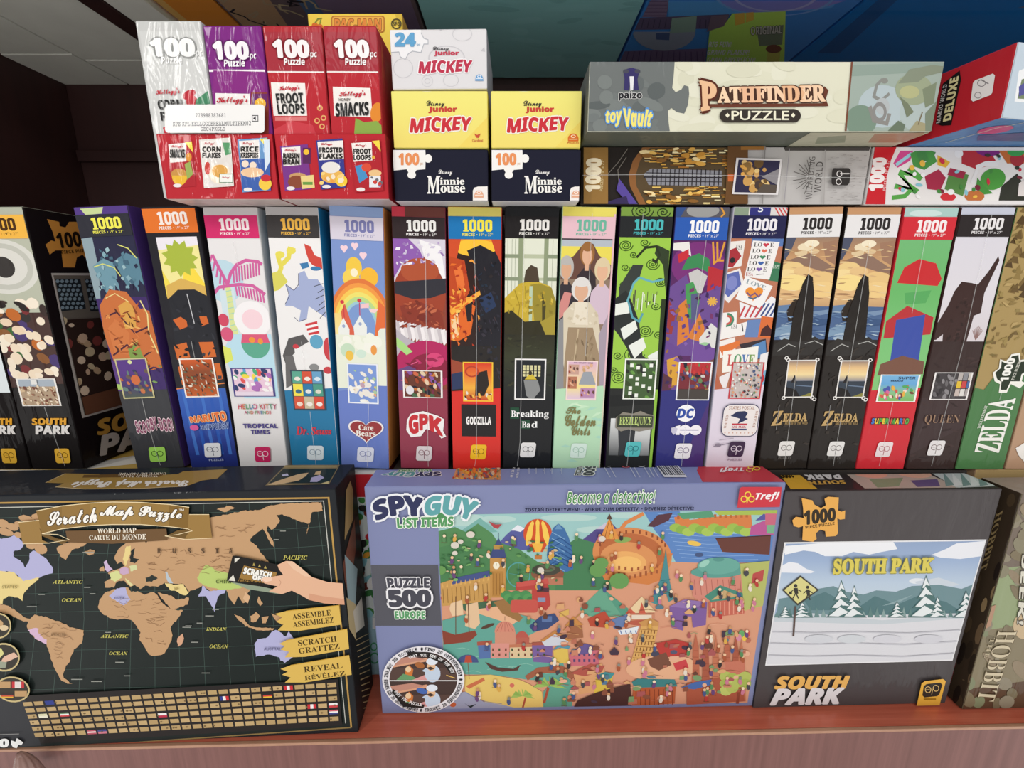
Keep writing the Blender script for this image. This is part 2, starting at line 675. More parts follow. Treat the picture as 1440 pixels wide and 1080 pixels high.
# game boxes on the glass, seen from below
b = Box('game_box', 'orange game box lying on the glass shelf above the cereal puzzles', 'game box', -0.3555, 0.49, ZU, 0.064, 0.222, 0.09, {'all': 'ff9a3c'}, mat=GLOSS)
P = Print(b, 'bottom')
P.rect(0.0, 0, 0.16, 1, 'ffc070')
P.build('printed_edge')
b = Box('game_box', 'dark game box with tan scribbled picture on the glass shelf beside the orange one', 'game box', -0.2135, 0.49, ZU, 0.216, 0.222, 0.08, {'all': '7a636a'}, mat=GLOSS)
P = Print(b, 'bottom')
P.poly([(0.02, 0), (0.30, 0), (0.20, 1), (0.0, 1)], 'c89a78').poly([(0.42, 0.0), (0.62, 0), (0.55, 0.6), (0.40, 0.6)], '5a7098')
P.rect(0.5, 0.1, 0.98, 0.5, '8a7090')
rd = random.Random(3)
for i in range(26):
    x, y = rd.uniform(0.04, 0.48), rd.uniform(0.0, 0.7)
    pts = [(x, y)]
    for k in range(5):
        x += rd.uniform(-0.06, 0.07)
        y += rd.uniform(-0.03, 0.08)
        pts.append((x, y))
    P.line(pts, 0.0022, rd.choice(['c0a184', 'a58a78', '2b2530', 'd0b594']))
P.frame(0.60, 0.36, 0.82, 0.54, 0.002, 'b8a8a0').rect(0.63, 0.39, 0.70, 0.5, '2a2428').rect(0.74, 0.39, 0.79, 0.5, '2a2428')
P.build('printed_picture')
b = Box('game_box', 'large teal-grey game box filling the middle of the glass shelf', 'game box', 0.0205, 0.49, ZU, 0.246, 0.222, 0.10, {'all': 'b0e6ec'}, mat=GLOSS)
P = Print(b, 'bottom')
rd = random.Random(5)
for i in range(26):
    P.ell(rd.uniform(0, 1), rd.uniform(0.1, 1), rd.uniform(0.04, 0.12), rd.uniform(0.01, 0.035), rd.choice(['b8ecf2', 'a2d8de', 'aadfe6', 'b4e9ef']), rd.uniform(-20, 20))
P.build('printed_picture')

b = Box('toy_box', 'blue and purple toy box with green panel reading BIG FUN on the glass shelf', 'toy box', 0.263, 0.49, ZU, 0.232, 0.222, 0.10, {'all': '4f9af0'}, mat=GLOSS)
P = Print(b, 'bottom', 'px')
P.poly([(915, 0), (941, 0), (937, 24), (903, 24)], '9a80a4')
for k in range(5):
    P.line([(913 - k * 2, 2 + k * 5), (938, 2 + k * 5)], 0.001, '6a5480')
P.poly([(898, 25), (1025, 20), (1020, 40), (885, 42)], '75658a').poly([(877, 72), (994, 68), (992, 88), (870, 88)], '86709c')
for k in range(14):
    P.line([(884 + k * 8, 72), (880 + k * 8.4, 88)], 0.0008, '5c4a7a')
    P.line([(905 + k * 8, 27), (902 + k * 8.2, 39)], 0.0008, '564a6a')
P.poly(P.arcpts(934, 44, 44, 27, 0, 180, 20), 'a8aec8')
P.poly([(945, 25), (980, 22), (978, 44), (942, 46)], 'a4beb4').poly([(922, 46), (942, 46), (941, 56), (923, 55)], '5a6ca0')
P.poly([(940, 0), (1180, 0), (1170, 10), (1140, 14), (940, 23)], '6ab4ff')
P.poly([(1010, 0), (1190, 0), (1150, 12), (1060, 17), (1030, 14)], '9a9cf4')
P.ring(1090, -8, 60, 24, .08, 'c0c4ff', 0, 180).ring(1090, -8, 85, 30, .05, '8abcff', 0, 180)
P.build('printed_picture', None, 'purple ribbed blocks and dark dome on blue')
P = Print(b, 'bottom', 'px', 0.0006)
P.poly([(998, 42), (1020, 32), (1030, 18), (1105, 15), (1103, 88), (993, 88)], 'd4ff78')
P.poly([(994, 44), (1018, 36), (1026, 20), (1000, 22)], '8a7488')
P.poly([(1033, 18), (1047, 17), (1047, 32), (1034, 35)], 'ffcf60').poly([(1049, 17), (1060, 16), (1060, 27), (1049, 31)], 'ffcf60')
P.poly([(1080, 68), (1098, 66), (1096, 87), (1078, 87)], 'e0e070').poly([(1064, 40), (1102, 34), (1100, 62), (1068, 64)], '8a9a84').ell(1088, 68, 11, 6, '8a5a48')
k = P.build('printed_panel', None, 'lime green panel')
P = Print(b, 'bottom', 'px', 0.0009)
P.text('BIG FUN!', [(997, 57.5), (1029, 57.5), (1028, 65), (996, 65)], 'ffffff', 'bi', 0.01)
P.text('GRAND PLAISIR!', [(995, 69), (1054, 69), (1053, 76), (994, 76)], 'ffffff', 'bi', 0.01)
P.text('GRAN DIVERSIÓN!', [(995, 78), (1063, 78), (1062, 87), (994, 87)], 'ffffff', 'bi', 0.01)
P.text('ORIGINAL', [(1056, 37), (1100, 34), (1100, 46), (1056, 48)], 'e8e8e0', 'b', 0.0, '404040')
P.build('lettering', k)
b = Box('game_box', 'deep blue game box on the glass shelf beside the blue toy box', 'game box', 0.5955, 0.49, ZU, 0.426, 0.222, 0.10, {'all': '2484d8'}, mat=GLOSS)
P = Print(b, 'bottom')
P.poly([(0.42, 0.28), (0.62, 0.02), (1, 0.02), (1, 0.25)], '7a7a80').poly([(0.02, 0.0), (0.06, 0.0), (0.12, .7), (0.05, .7)], '2c6ab0')
P.build('printed_picture')

# ------------------------------------------------------------------ the long row of upright puzzle boxes
ZB, HB, YB, WB, DB = 0.2628, 0.2594, 0.42, 0.0505, 0.26
GRP = 'upright puzzle boxes in the long row'


def spine(label, cx, dx, cols, band, w=WB, name='puzzle_box', count=None, size=True):
    lean = -dx / 0.26
    bx = Box(name, label, 'puzzle box', cx, YB, ZB + abs(math.sin(lean)) * w / 2, w, DB, HB, cols, lean=lean, group=GRP)
    if band:
        y0, y1, c, k = band
        P = Print(bx, 'front', 'uy', 0.0005)
        P.rect(0.012, y0, 0.988, y1, c)
        q = P.build('count_band')
        P = Print(bx, 'front', 'uy', 0.00054)
        H = y1 - y0
        block_count(P, .28, y0 + H * .14, .82, y0 + H * .67, k)
        P.text('PIECES', (.27, y0 + H * .74, .50, y0 + H * .86), k, 'b', 0.02)
        P.text('• 19" x 27"', (.53, y0 + H * .74, .83, y0 + H * .86), k, 'd')
        P.build('count_lettering', q)
    return bx


def art(bx):
    return Print(bx, 'front', 'uy', 0.00006, 4e-6)


def preview(bx, x0, y0, x1, y1, border, fill, fn=None, wd=0.0011):
    P = Print(bx, 'front', 'uy', 0.0006)
    P.rect(x0, y0, x1, y1, border)
    ix, iy = (x1 - x0) * .045, (y1 - y0) * .03
    if isinstance(fill, list):
        P.grad(x0 + ix, y0 + iy, x1 - ix, y1 - iy, fill)
    else:
        P.rect(x0 + ix, y0 + iy, x1 - ix, y1 - iy, fill)
    P.region(R4(x0 + ix, y0 + iy, x1 - ix, y1 - iy))
    if fn:
        fn(P, x0 + ix, y0 + iy, x1 - ix, y1 - iy)
    P.build('preview_picture')


def title(bx, fn, name='title_lettering', z=0.0006):
    P = Print(bx, 'front', 'uy', z)
    fn(P)
    return P.build(name)


def mark(bx, x0, x1, y0, y1, col, ink):
    return badge(bx, 'front', 'uy', x0, y0, x1, y1, col, ink, 0.0006, 0.03)


def seam(bx, xs):
    P = Print(bx, 'front', 'uy', 0.0009)
    P.line(xs, 0.0007, 'ffffff')
    P.build('wrap_seam', mat=FILM)


def crowd(pal, n, seed, r=0.05):
    return lambda P, x0, y0, x1, y1: P.dots(R4(x0, y0, x1, y1), n, seed, pal, r * .6, r * 1.2, 28)


# two black boxes at the near end of the row
for cx, first in ((-0.5345, True), (-0.4775, False)):
    bx = spine('black puzzle box cut off at the near end of the long row' if first else
               'black puzzle box with yellow count band and big picture side facing the gap', cx, 0.0 if first else 0.002,
               {'front': '1d1a1a', 'right': '1a1414', 'left': '1a1414', 'all': '26241f', 'top': 'b8baa8'},
               None if first else (302.5, 336, 'f2b84a', '4a2e10'), 0.0545)
    P = art(bx)
    P.rect(0, 286, 1, 302, 'b4b8a6').rect(0, 302, 1, 545, 'b9bca9')
    if first:
        P.rect(0, 490, 1, 566, 'dfe8ea')
    else:
        P.region(R4(0, 330, 1, 562))
        P.ell(.42, 375, .62, 39, 'd9d8cf').ell(.42, 375, .52, 33, 'c3c3b8').ell(.42, 375, .42, 26, 'dcdad2').ell(.42, 376, .2, 15, '3a3634', 10)
        P.rect(0, 440, 1, 545, '4a3430')
        P.dots(R4(0, 432, 1, 533), 26, 8, ['7a2f30', '4a3a70', '8a5a34', '35302e', '3f6a3a', 'c06a2c'], .10, .16, 55)
        P.dots(R4(0, 424, 1, 533), 34, 9, ['efdcc2', 'f2e2cc', 'ead2b4', 'f4e8d4'], .075, .12, 60)
        P.dots(R4(0, 424, 1, 440), 6, 4, ['3a2c28', '2c2422'], .08, .12, 40)
        P.poly([(0, 545), (1, 540), (1, 570), (0, 570)], '1d1a1a')
        P.region()
    P.rect(0, 552, 1, 662, '1d1a1a')
    P.build('cover_art')
    if not first:
        preview(bx, .13, 532.5, .86, 571, 'f0ece6', ['a9b4bf', 'a9b4bf'],
                lambda P, a, b, c, d: P.rect(a, b + 10, c, d, 'b29a80').dots(R4(a, b + 10, c, d), 70, 4, ['e8d4b8', 'd8bc98', '7a4a3a', 'efe0c8', '9a6a54'], .02, .035, 45).rect(a + .25, b, a + .36, b + 7, 'e4e4e0'))
    title(bx, lambda P: (P.text('SOUTH', (.24, 588, .9, 597), 'e6a530', 'bi', .05), P.text('PARK', (.26, 598.5, .93, 610), 'eae6e2', 'bi', .05)))
    mark(bx, .52, .80, 630.5, 651, 'f0bb40', '6a4a10')
    if not first:
        seam(bx, [(.55, 572), (.6, 612), (.66, 655)])
        # the big picture side seen across the gap
        P = Print(bx, 'right', 'px')
        P.poly([(66, 308), (83, 312), (84, 318), (92, 320), (97, 312), (130, 312), (130, 374), (116, 358), (108, 362), (105, 376), (89, 376), (86, 352),
                (78, 352), (70, 358), (64, 344), (72, 338), (78, 340), (74, 326)], 'd3903f')
        pz = P.build('count_jigsaw_piece', None, 'orange jigsaw shape')
        P = Print(bx, 'right', 'px', 0.0006)
        P.text('1000', [(77, 328), (122, 325), (126, 345), (82, 349)], '20160c', 'b', .03)
        P.text('PIECE PUZZLE', [(85, 352), (128, 349), (129, 354), (86, 357)], '4a3010', 'b')
        P.build('count_lettering', pz)
        P = Print(bx, 'right', 'px', 0.0003)
        F4 = [(71, 384), (260, 384), (285, 540), (115, 588)]
        P.poly(F4, 'b8b0a8')
        F5 = [(74, 387), (256, 388), (281, 537), (118, 584)]
        P.region(F5).poly(F5, '6a6258')
        for (x0, x1) in ((77, 112), (118, 160)):
            P.poly([(x0, 392), (x1, 392), (x1 + 8, 434), (x0 + 8, 438)], '23282c')
            for r in range(7):
                for k in range(8):
                    xx = x0 + 3 + k * 6.5 + (r % 2) * 3.2 + r * 1.1
                    if xx < x1 + r:
                        P.ell(xx, 395.5 + r * 6.2, 2.7, 2.6, '7f929c', 0, 6)
        P.poly([(84, 450), (260, 440), (285, 540), (118, 584)], '33241e')
        P.dots([(84, 448), (190, 448), (260, 540), (106, 560)], 60, 12, ['c9a98c', 'd8c0a4', 'b89a78', '9a7a5c', 'c4b08c', '7a3a34'], 4, 7)
        P.poly([(108, 560), (290, 510), (290, 560), (116, 590)], '6a4430')
        P.build('cover_picture')
        P = Print(bx, 'right', 'px', 0.0006)
        P.text('SOUTH', [(132, 592), (250, 560), (254, 585), (136, 612)], 'b98a3c', 'bi', .05)
        P.text('PARK', [(135, 615), (254, 583), (259, 615), (139, 640)], 'b9b0a8', 'bi', .05)
        P.build('title_lettering')

# purple-topped box
bx = spine('purple-topped puzzle box with yellow count, teal and orange art and lime badge', -0.3698, 0.0106, {'front': '3a3a40', 'all': '3d2a66', 'top': '5a3f8a', 'right': '46306f'}, (303, 334, '2f2f38', 'f0ea5a'))
P = art(bx)
P.rect(0, 286, 1, 304, '553c86').poly([(.12, 294), (.55, 293), (.5, 302), (.2, 303)], 'c8d69a')
P.rect(0, 330, 1, 560, '3f2b66').region(R4(0, 330, 1, 562))
P.rect(0, 330, 1, 420, '2b2b44').poly([(0, 336), (.22, 334), (.2, 380), (.1, 420), (0, 420)], '8fa3ab')
for k, (x, y, q) in enumerate(((.2, 372, .32), (.62, 366, .4))):
    P.poly([(x - .1, y + 3), (x + q * .4, y - 8), (x + q, y), (x + q * .95, y + 40), (x + q * .75, y + 30), (x + q * .6, y + 47), (x + q * .4, y + 32), (x + q * .15, y + 44), (x, y + 28)], ['6f97a6', '5c8496'][k])
P.line([(.12, 376), (.3, 372), (.5, 378), (.58, 390)], .001, 'd8d874').line([(.66, 346), (.84, 352), (.96, 366)], .001, 'd8d874')
P.poly([(.05, 430), (.3, 408), (.62, 412), (.8, 436), (.98, 440), (1, 520), (.1, 530), (0, 470)], 'c8703c')
P.poly([(.4, 432), (.6, 424), (.7, 436), (.66, 462), (.44, 464)], 'd9a24e').poly([(.1, 462), (.3, 450), (.5, 470), (.4, 500), (.12, 496)], 'd07a44')
P.line([(.1, 446), (.35, 440), (.6, 470), (.9, 462)], .0016, '4a2236').line([(.08, 500), (.4, 486), (.6, 506), (.95, 492)], .0016, '4a2236')
P.line([(.85, 425), (.93, 445), (.88, 470), (.97, 500)], .0012, 'e8d890').line([(.2, 420), (.4, 414), (.62, 426)], .0008, 'e8d890')
P.poly([(.4, 492), (.62, 482), (.68, 512), (.4, 520)], '7f9a4c').rect(0, 508, .24, 556, '5a3a80').poly([(0, 540), (.2, 542), (.2, 548), (0, 548)], 'a9c86a')
P.region().rect(0, 550, 1, 662, '3b3c40')
P.fleck(.14, .9, 432, 500, 44, ['b5602f', 'dd8a4c', '8a4426', 'e8b060', '5a3020', 'd27a44'], .1, 3, 80).fleck(.1, .92, 352, 408, 34, ['5a8394', '84a9b5', '2b2b44', '46667a', '9cbcc4'], .05, 7, 40, 2)
P.fleck(.2, .95, 505, 545, 18, ['5a3a80', '33244f', 'd8a04c', '7a9a5a', '3c2a58'], .08, 3, 70, 3)
P.build('cover_art')
preview(bx, .09, 505, .72, 561, 'c9c08c', ['5a3a86', '5a3a86', '4a3a70', '4f5a50'],
        lambda P, a, b, c, d: P.ell(.38, 510, .04, 3, 'd8dca0').dots(R4(a, b + 16, c, d - 6), 26, 3, ['3a3a60', '66807a', '6a5a50', '5a6a48', 'c06a3c', 'c8754a'], .03, .06, 45).ell(.42, 535, .09, 7, 'cf6f42'))
title(bx, lambda P: P.text('SCOOBY-DOO!', [(.2, 592), (.96, 589), (.96, 606), (.2, 608)], '8a4a66', 'b', .03, 'efd8de', .06, lambda a: .12 * math.sin(a * 9)))
mark(bx, .34, .68, 629.5, 650, '9fd65c', '2a4a1c')
seam(bx, [(.46, 560), (.46, 590), (.5, 640), (.52, 655)])

# orange band box
bx = spine('black puzzle box with orange count band, orange-framed picture and blue lower half', -0.3124, 0.0053, {'front': '26242a', 'all': '1d1b20', 'top': '2c2c2e'}, (294, 328, 'e2742c', 'f4e9e0'))
P = art(bx)
P.rect(0, 286, 1, 662, '232228').region(R4(.17, 334, .93, 420))
P.rect(.17, 334, .93, 420, 'ebe6ee').poly([(.17, 352), (.93, 346), (.93, 420), (.17, 420)], 'efe59a').poly([(.6, 352), (.93, 400), (.93, 420), (.5, 420)], 'f6d94a').poly([(.17, 380), (.4, 420), (.17, 420)], 'f2dc58')
S = []
for k in range(22):
    a = math.pi * 2 * k / 22
    r = 1.0 if k % 2 == 0 else .72
    S.append((.55 + .34 * r * math.cos(a), 364 + 27 * r * math.sin(a)))
P.poly(S, 'a9b843').poly([(.2, 402), (.5, 392), (.93, 404), (.93, 420), (.17, 420)], 'd8b05a')
P.region().poly([(.2, 420), (.4, 408), (.72, 408), (.95, 418), (.98, 545), (.1, 548)], '26272d').line([(.56, 414), (.6, 456)], .0008, 'c8c8cc')
P.poly([(.2, 450), (.36, 446), (.46, 452), (.46, 460), (.3, 464)], 'd0672f').poly([(.72, 446), (.86, 446), (.88, 456), (.74, 460)], 'd0672f')
for q in ([(.12, 486), (.38, 482), (.4, 503), (.14, 506)], [(.62, 482), (.9, 482), (.92, 503), (.66, 504)], [(.12, 516), (.26, 514), (.28, 540), (.14, 542)], [(.84, 512), (.96, 512), (.98, 534), (.86, 536)]):
    P.poly(q, 'cf6a30')
P.grad(0, 547, 1, 662, ['3a62b4', '2a55b0', '2b3f90', '232b6c'])
for k in range(5):
    P.poly([(.1 + k * .18, 548), (.16 + k * .18, 548), (.22 + k * .17, 640), (.15 + k * .17, 640)], ['3f70c4', '2a58b2'][k % 2])
P.line([(0, 547), (.25, 545)], .0012, 'e0803c').line([(.85, 541), (1, 540)], .0012, 'e0803c')
P.fleck(.14, .95, 425, 540, 26, ['1c1d22', '33343b', '3a3b44', '202127'], .07, 5, 70)
P.build('cover_art')
preview(bx, .17, 504.5, .85, 559, 'f3ece4', ['cf5c28', '8c4a2c', '9a4a26', 'c6602a'], crowd(['3a3030', 'e4d8c8', '6a6a58', 'a08a70', '54463c', 'c8b8a0', '7a8a60'], 75, 5, .035))


def t(P):
    P.text('NARUTO', [(.18, 586), (.92, 579), (.93, 592), (.19, 594)], 'e2703c', 'b', .04, 'f6d9a0', .04)
    P.text('SHIPPUDEN', [(.36, 598), (.95, 594), (.94, 603), (.37, 604)], '2a3f86', 'bi', .01, 'b9cdf0', .06)
    P.ell(.24, 601, .09, 4, 'd85a9a')


title(bx, t)
mark(bx, .36, .70, 623, 643, 'e4e6ea', '50566a')
title(bx, lambda P: P.text('PUZZLES', (.42, 645, .72, 648), 'a9b4d8', 'b'), 'badge_caption')
seam(bx, [(.5, 480), (.51, 503)])

# white box with magenta band
bx = spine('white puzzle box with magenta count band, pink palm leaves and navy TROPICAL TIMES lettering', -0.2611, 0.0, {'front': 'e4e2e2', 'all': 'cfcdca', 'top': 'c9c7c7'}, (303, 335, 'cf2f6a', 'f2e4e6'))
P = art(bx)
P.rect(0, 286, 1, 303, 'c9c6c6').region(R4(0, 336, 1, 560))
P.ell(.2, 395, .38, 30, 'bcd8e4').rect(.1, 400, .38, 470, 'cfe0e6').poly([(.22, 402), (.32, 402), (.36, 500), (.2, 500)], 'd8e09a')
for k in range(10):
    P.line([(.22, 410 + k * 8), (.33, 408 + k * 8)], .0007, '9fd0c0')
for pts in ([(.27, 400), (.36, 384), (.5, 372), (.68, 366), (.9, 368), (.97, 372)], [(.27, 402), (.5, 400), (.75, 402), (.96, 414)], [(.27, 400), (.16, 378), (.06, 358)], [(.27, 402), (.1, 404), (0, 412)]):
    P.line(pts, .0030, 'd0629e')
for k in range(10):
    x = .42 + k * .055
    P.line([(x, 376 - k * .9), (x - .02, 398 - k * 1.2)], .0016, 'd0629e')
    P.line([(x, 402 + k * .7), (x + .01, 416 + k * 1.1)], .0016, 'd0629e')
for k in range(5):
    P.line([(.06 + k * .04, 358 + k * 8), (-.02 + k * .05, 372 + k * 9)], .0016, 'd0629e')
P.poly([(0, 495), (.2, 470), (.98, 470), (1, 520), (1, 560), (.3, 560), (0, 520)], 'b9dcea').poly([(0, 500), (.3, 560), (0, 560)], 'dcdcdc').poly([(0, 486), (.16, 490), (.18, 506), (0, 512)], 'd9e26a')
P.ell(.66, 449, .36, 26, 'f2eff0').ell(.66, 449, .20, 14, 'f3d3da').ell(.1, 450, .1, 9, 'cf4a64').ell(.13, 470, .12, 10, 'd5597c')
P.poly(P.arcpts(.66, 482, .28, 22, 0, 180, 16), '5ea88e').poly([(.38, 482), (.42, 470), (.90, 470), (.94, 482)], 'd95a7a').ell(.6, 478, .06, 4, 'e9973c').ell(.76, 480, .05, 4, 'e9973c')
P.build('cover_art')
preview(bx, .1, 517.5, .93, 557.5, '4a4486', 'e8c7da', lambda P, a, b, c, d: P.dots(R4(a, b, c, d - 7), 34, 3, ['f3f0f0', 'e25a5a', 'f0d84c', '5aa0d0', 'b072b8', '4cae7a', '33406c', 'f2a0b4', 'f4f1f0'], .05, .085, 42).rect(a, d - 6, c, d, 'e6d6e4'))
cs = ['c94a5c', 'd0714a', '5a9a6a', '4a7fa8', 'c94a7a', '6a8a4a', 'c94a5c', 'c07a4a', '4a8a6a', 'b04a6a']


def t(P):
    P.text('HELLO KITTY', (.15, 568, .93, 575), 'c94a5c', 'd', .02, None, .05, None, cs)
    P.text('AND FRIENDS', (.26, 577.5, .80, 582), 'c94a5c', 'd', .02, None, .05, None, cs[::-1])
    P.text('TROPICAL', (.20, 595.5, .90, 601.5), '4a3f86', 'b', .03)
    P.text('TIMES', (.34, 604, .72, 610), '4a3f86', 'b', .03)


title(bx, t)
mark(bx, .36, .68, 628, 649, 'cc2a62', 'f4dfe6')
seam(bx, [(.5, 340), (.52, 372)])

# white and blue box with gold count
bx = spine('puzzle box with gold count on black, white doodle art and teal blue lower half', -0.2067, -0.0028, {'front': 'e9e7e6', 'all': '2475a0', 'right': '2276a2', 'top': '3f3f40'}, (302.5, 334, '3d3a3a', 'ecb64c'), 0.0495)
P = art(bx)
P.rect(0, 286, 1, 302, 'b4b2b2').rect(0, 334, 1, 562, 'eceae9').region(R4(0, 336, 1, 562))
for pts in ([(.1, 392), (.2, 376), (.16, 362), (.26, 356)], [(.22, 372), (.36, 362), (.4, 350), (.5, 352)]):
    P.line(pts, .0042, 'e3d65a')
P.poly([(.0, 384), (.18, 380), (.3, 396), (.1, 408), (0, 410)], 'd8d262').ell(.2, 358, .09, 5, 'e6da5e').ell(.42, 352, .09, 5, 'e6da5e')
P.poly([(.68, 342), (.8, 346), (.86, 358), (.98, 362), (1, 378), (.8, 372), (.74, 366), (.7, 354)], 'cf4a40').poly([(.56, 370), (.72, 368), (.74, 375), (.6, 378)], '3f7cae').ell(.86, 377, .1, 3, '3f7cae')
P.poly([(.52, 384), (.64, 380), (.7, 392), (.88, 392), (.98, 404), (.98, 446), (.66, 430), (.6, 448), (.44, 452), (.5, 436), (.34, 430), (.2, 430), (.3, 412), (.24, 400), (.4, 408), (.5, 402)], 'a3aed2')
P.line([(.52, 384), (.5, 400), (.4, 408), (.26, 400), (.3, 416), (.2, 428)], .0006, '4a4a6a').line([(.6, 448), (.44, 452), (.36, 446)], .0006, '4a4a6a')
for k in range(6):
    P.line([(.98, 398 + k * 8), (.80 + (k % 2) * .06, 402 + k * 9)], .0006, '3a3a3a')
for k in range(6):
    P.poly([(.56 + k * .012, 455 + k * 3.2), (.8 + k * .006, 451 + k * 3.4), (.8 + k * .006, 454.4 + k * 3.4), (.56 + k * .012, 458.2 + k * 3.2)], ['cf3f44', 'f5f3f2'][k % 2])
P.poly([(.2, 476), (.5, 470), (.6, 480), (.4, 488), (.24, 500), (.12, 520), (.05, 500)], '5a5858').poly([(.3, 486), (.5, 492), (.6, 500), (.5, 506), (.3, 498)], 'ecebea').ell(.33, 487, .06, 3.4, 'c83f48')
P.poly([(.1, 500), (.26, 500), (.3, 520), (.22, 540), (.05, 546)], '6a6868').line([(.3, 520), (.26, 540)], .001, '4a4a4a')
P.ell(.75, 480, .13, 10, '62a4c4').ell(.98, 490, .1, 16, 'c8434a').ell(.66, 516, .1, 5, '8a8a8a').ell(.93, 520, .09, 5, 'c8434a')
P.region().poly([(0, 549), (1, 545), (1, 662), (0, 662)], '2878a4')
P.build('cover_art')


def grid9(P, a, b, c, d):
    cl = ['5ba58e', 'd4543c', '6aa0c6', 'f2df52', '2f7aa8', '4f9a86', 'd4583e', 'c9bda0', 'd9503c']
    for i in range(9):
        x, y = a + (c - a) * (i % 3) / 3, b + (d - b) * (i // 3) / 3
        P.rect(x, y, x + (c - a) / 3 - .008, y + (d - b) / 3 - .7, cl[i])
        P.ell(x + (c - a) / 6, y + (d - b) / 5, (c - a) / 10, 3, ['e8e4da', 'efe9e0', 'd8e4ec', '3a6a8a', 'e4e4e0', 'd8d8c8', 'f0d8c8', 'efe8e0', 'f0e8e2'][i])


preview(bx, .17, 520, .84, 576.5, '3a4a56', '3a4a56', grid9)
title(bx, lambda P: P.text('Dr. Seuss', [(.17, 599), (.90, 601), (.9, 610), (.17, 611)], 'd0384a', 'i', .035))
mark(bx, .36, .70, 626, 646, 'd9e4ea', '7a92a4')
seam(bx, [(.46, 480), (.48, 520)])
seam(bx, [(.5, 578), (.52, 655)])

# periwinkle box
bx = spine('periwinkle puzzle box with rainbow art and a red heart logo', -0.1545, -0.0105, {'front': '6f86c8', 'all': '8fb0d4', 'right': 'd98f4a', 'top': '7f98c4'}, (303.5, 336, 'd5cfdc', '7a7cae'))
P = art(bx)
P.rect(0, 286, 1, 303, '8aa2cc').rect(0, 336, 1, 560, '7d95cc').region(R4(0, 336, 1, 562))
for x, y in ((.25, 347), (.45, 343), (.6, 356)):
    P.ell(x - .03, y, .04, 3, 'f0cfd8').ell(x + .03, y, .04, 3, 'f0cfd8').poly([(x - .07, y + 1), (x + .07, y + 1), (x, y + 8)], 'f0cfd8')
P.ell(.42, 375, .15, 15, 'f0c84a').ell(.36, 390, .16, 13, 'f0d05a').ell(.7, 388, .17, 14, 'f2b93c').ell(.45, 402, .15, 10, 'f0d058').ell(.42, 382, .07, 6, 'f6eccc')
for k, c in enumerate(['e07a40', 'ee9a48', 'f3c858', 'ecdf70', 'b9d88c', '9cc8d4']):
    P.ell(.5, 462, .62 - k * .055, 72 - k * 6.4, c, 0, 40)
P.ell(.5, 470, .32, 44, '7d9ace')
P.grad(0, 440, .22, 545, ['f0d480', 'f6e8b0', 'f4efd0'])
P.poly([(.14, 438), (.22, 426), (.4, 470), (.42, 490), (.2, 490)], 'd8634a').poly([(.86, 420), (1, 430), (1, 500), (.72, 500)], 'e2703f')
for x, y, q in ((.18, 446, .11), (.5, 442, .13)):
    P.poly([(x - q, y + 16), (x, y), (x + q, y + 16), (x + q * .8, y + 45), (x - q * .8, y + 45)], 'e9ebe6')
    P.ell(x, y + 12, .03, 2.4, '9aa8c8')
P.line([(.2, 446), (.19, 426)], .0008, 'c8384a').line([(.5, 442), (.5, 424)], .0008, 'c8384a').ell(.5, 421, .04, 2.6, 'd0384a').ell(.17, 424, .04, 2.6, 'd0384a').poly([(.52, 426), (.68, 424), (.68, 431), (.52, 432)], 'f0c4c8').poly([(.68, 432), (.86, 432), (.8, 438), (.7, 437)], 'f2d0d0')
P.rect(0, 470, 1, 545, 'e6ead8').dots(R4(0, 466, 1, 488), 14, 3, ['eef0e2', 'e2e8da', 'f0f0e6'], .08, .14, 55)
P.ell(.24, 492, .14, 10, 'c4dcc0').ell(.27, 499, .08, 7, 'ecc050').ell(.75, 490, .06, 7, 'e89a4a').ell(.5, 496, .1, 6, 'cfe4d4')
P.region().poly([(0, 550), (.8, 540), (1, 540), (1, 662), (0, 662)], '6b80c6')
P.build('cover_art')
preview(bx, .21, 509.5, .82, 566, 'eceef4', '7c98d6', lambda P, a, b, c, d: P.dots(R4(a, b + 8, c, d), 22, 6, ['e9e4dc', 'f2f0ea', 'efe6d8'], .05, .09, 38).dots(R4(a, b + 8, c, d - 8), 16, 2, ['f0c860', 'e8a87a', 'd8c8a0', 'c0a0b0', 'a8c8a0'], .02, .045, 48))


def heart(P, cx, cy, rx, ry, col):
    pts = []
    for k in range(40):
        a = math.pi * 2 * k / 40
        pts.append((cx + rx * (math.sin(a) ** 3), cy - ry * (13 * math.cos(a) - 5 * math.cos(2 * a) - 2 * math.cos(3 * a) - math.cos(4 * a)) / 16))
    P.poly(pts, col)


def t(P):
    heart(P, .55, 603, .36, 18, 'f2ecec')
    heart(P, .55, 603, .325, 16, '9a3a3c')


k = title(bx, t, 'heart_logo')
title(bx, lambda P: (P.text('Care', (.4, 595.5, .70, 603), 'f6efe6', 's', .02), P.text('Bears', (.34, 604, .74, 611.5), 'f6efe6', 's', .02)), 'logo_lettering', .0008)
mark(bx, .35, .69, 627, 647.5, 'dde0ee', '7f88b4')
seam(bx, [(.62, 566), (.56, 640), (.55, 655)])

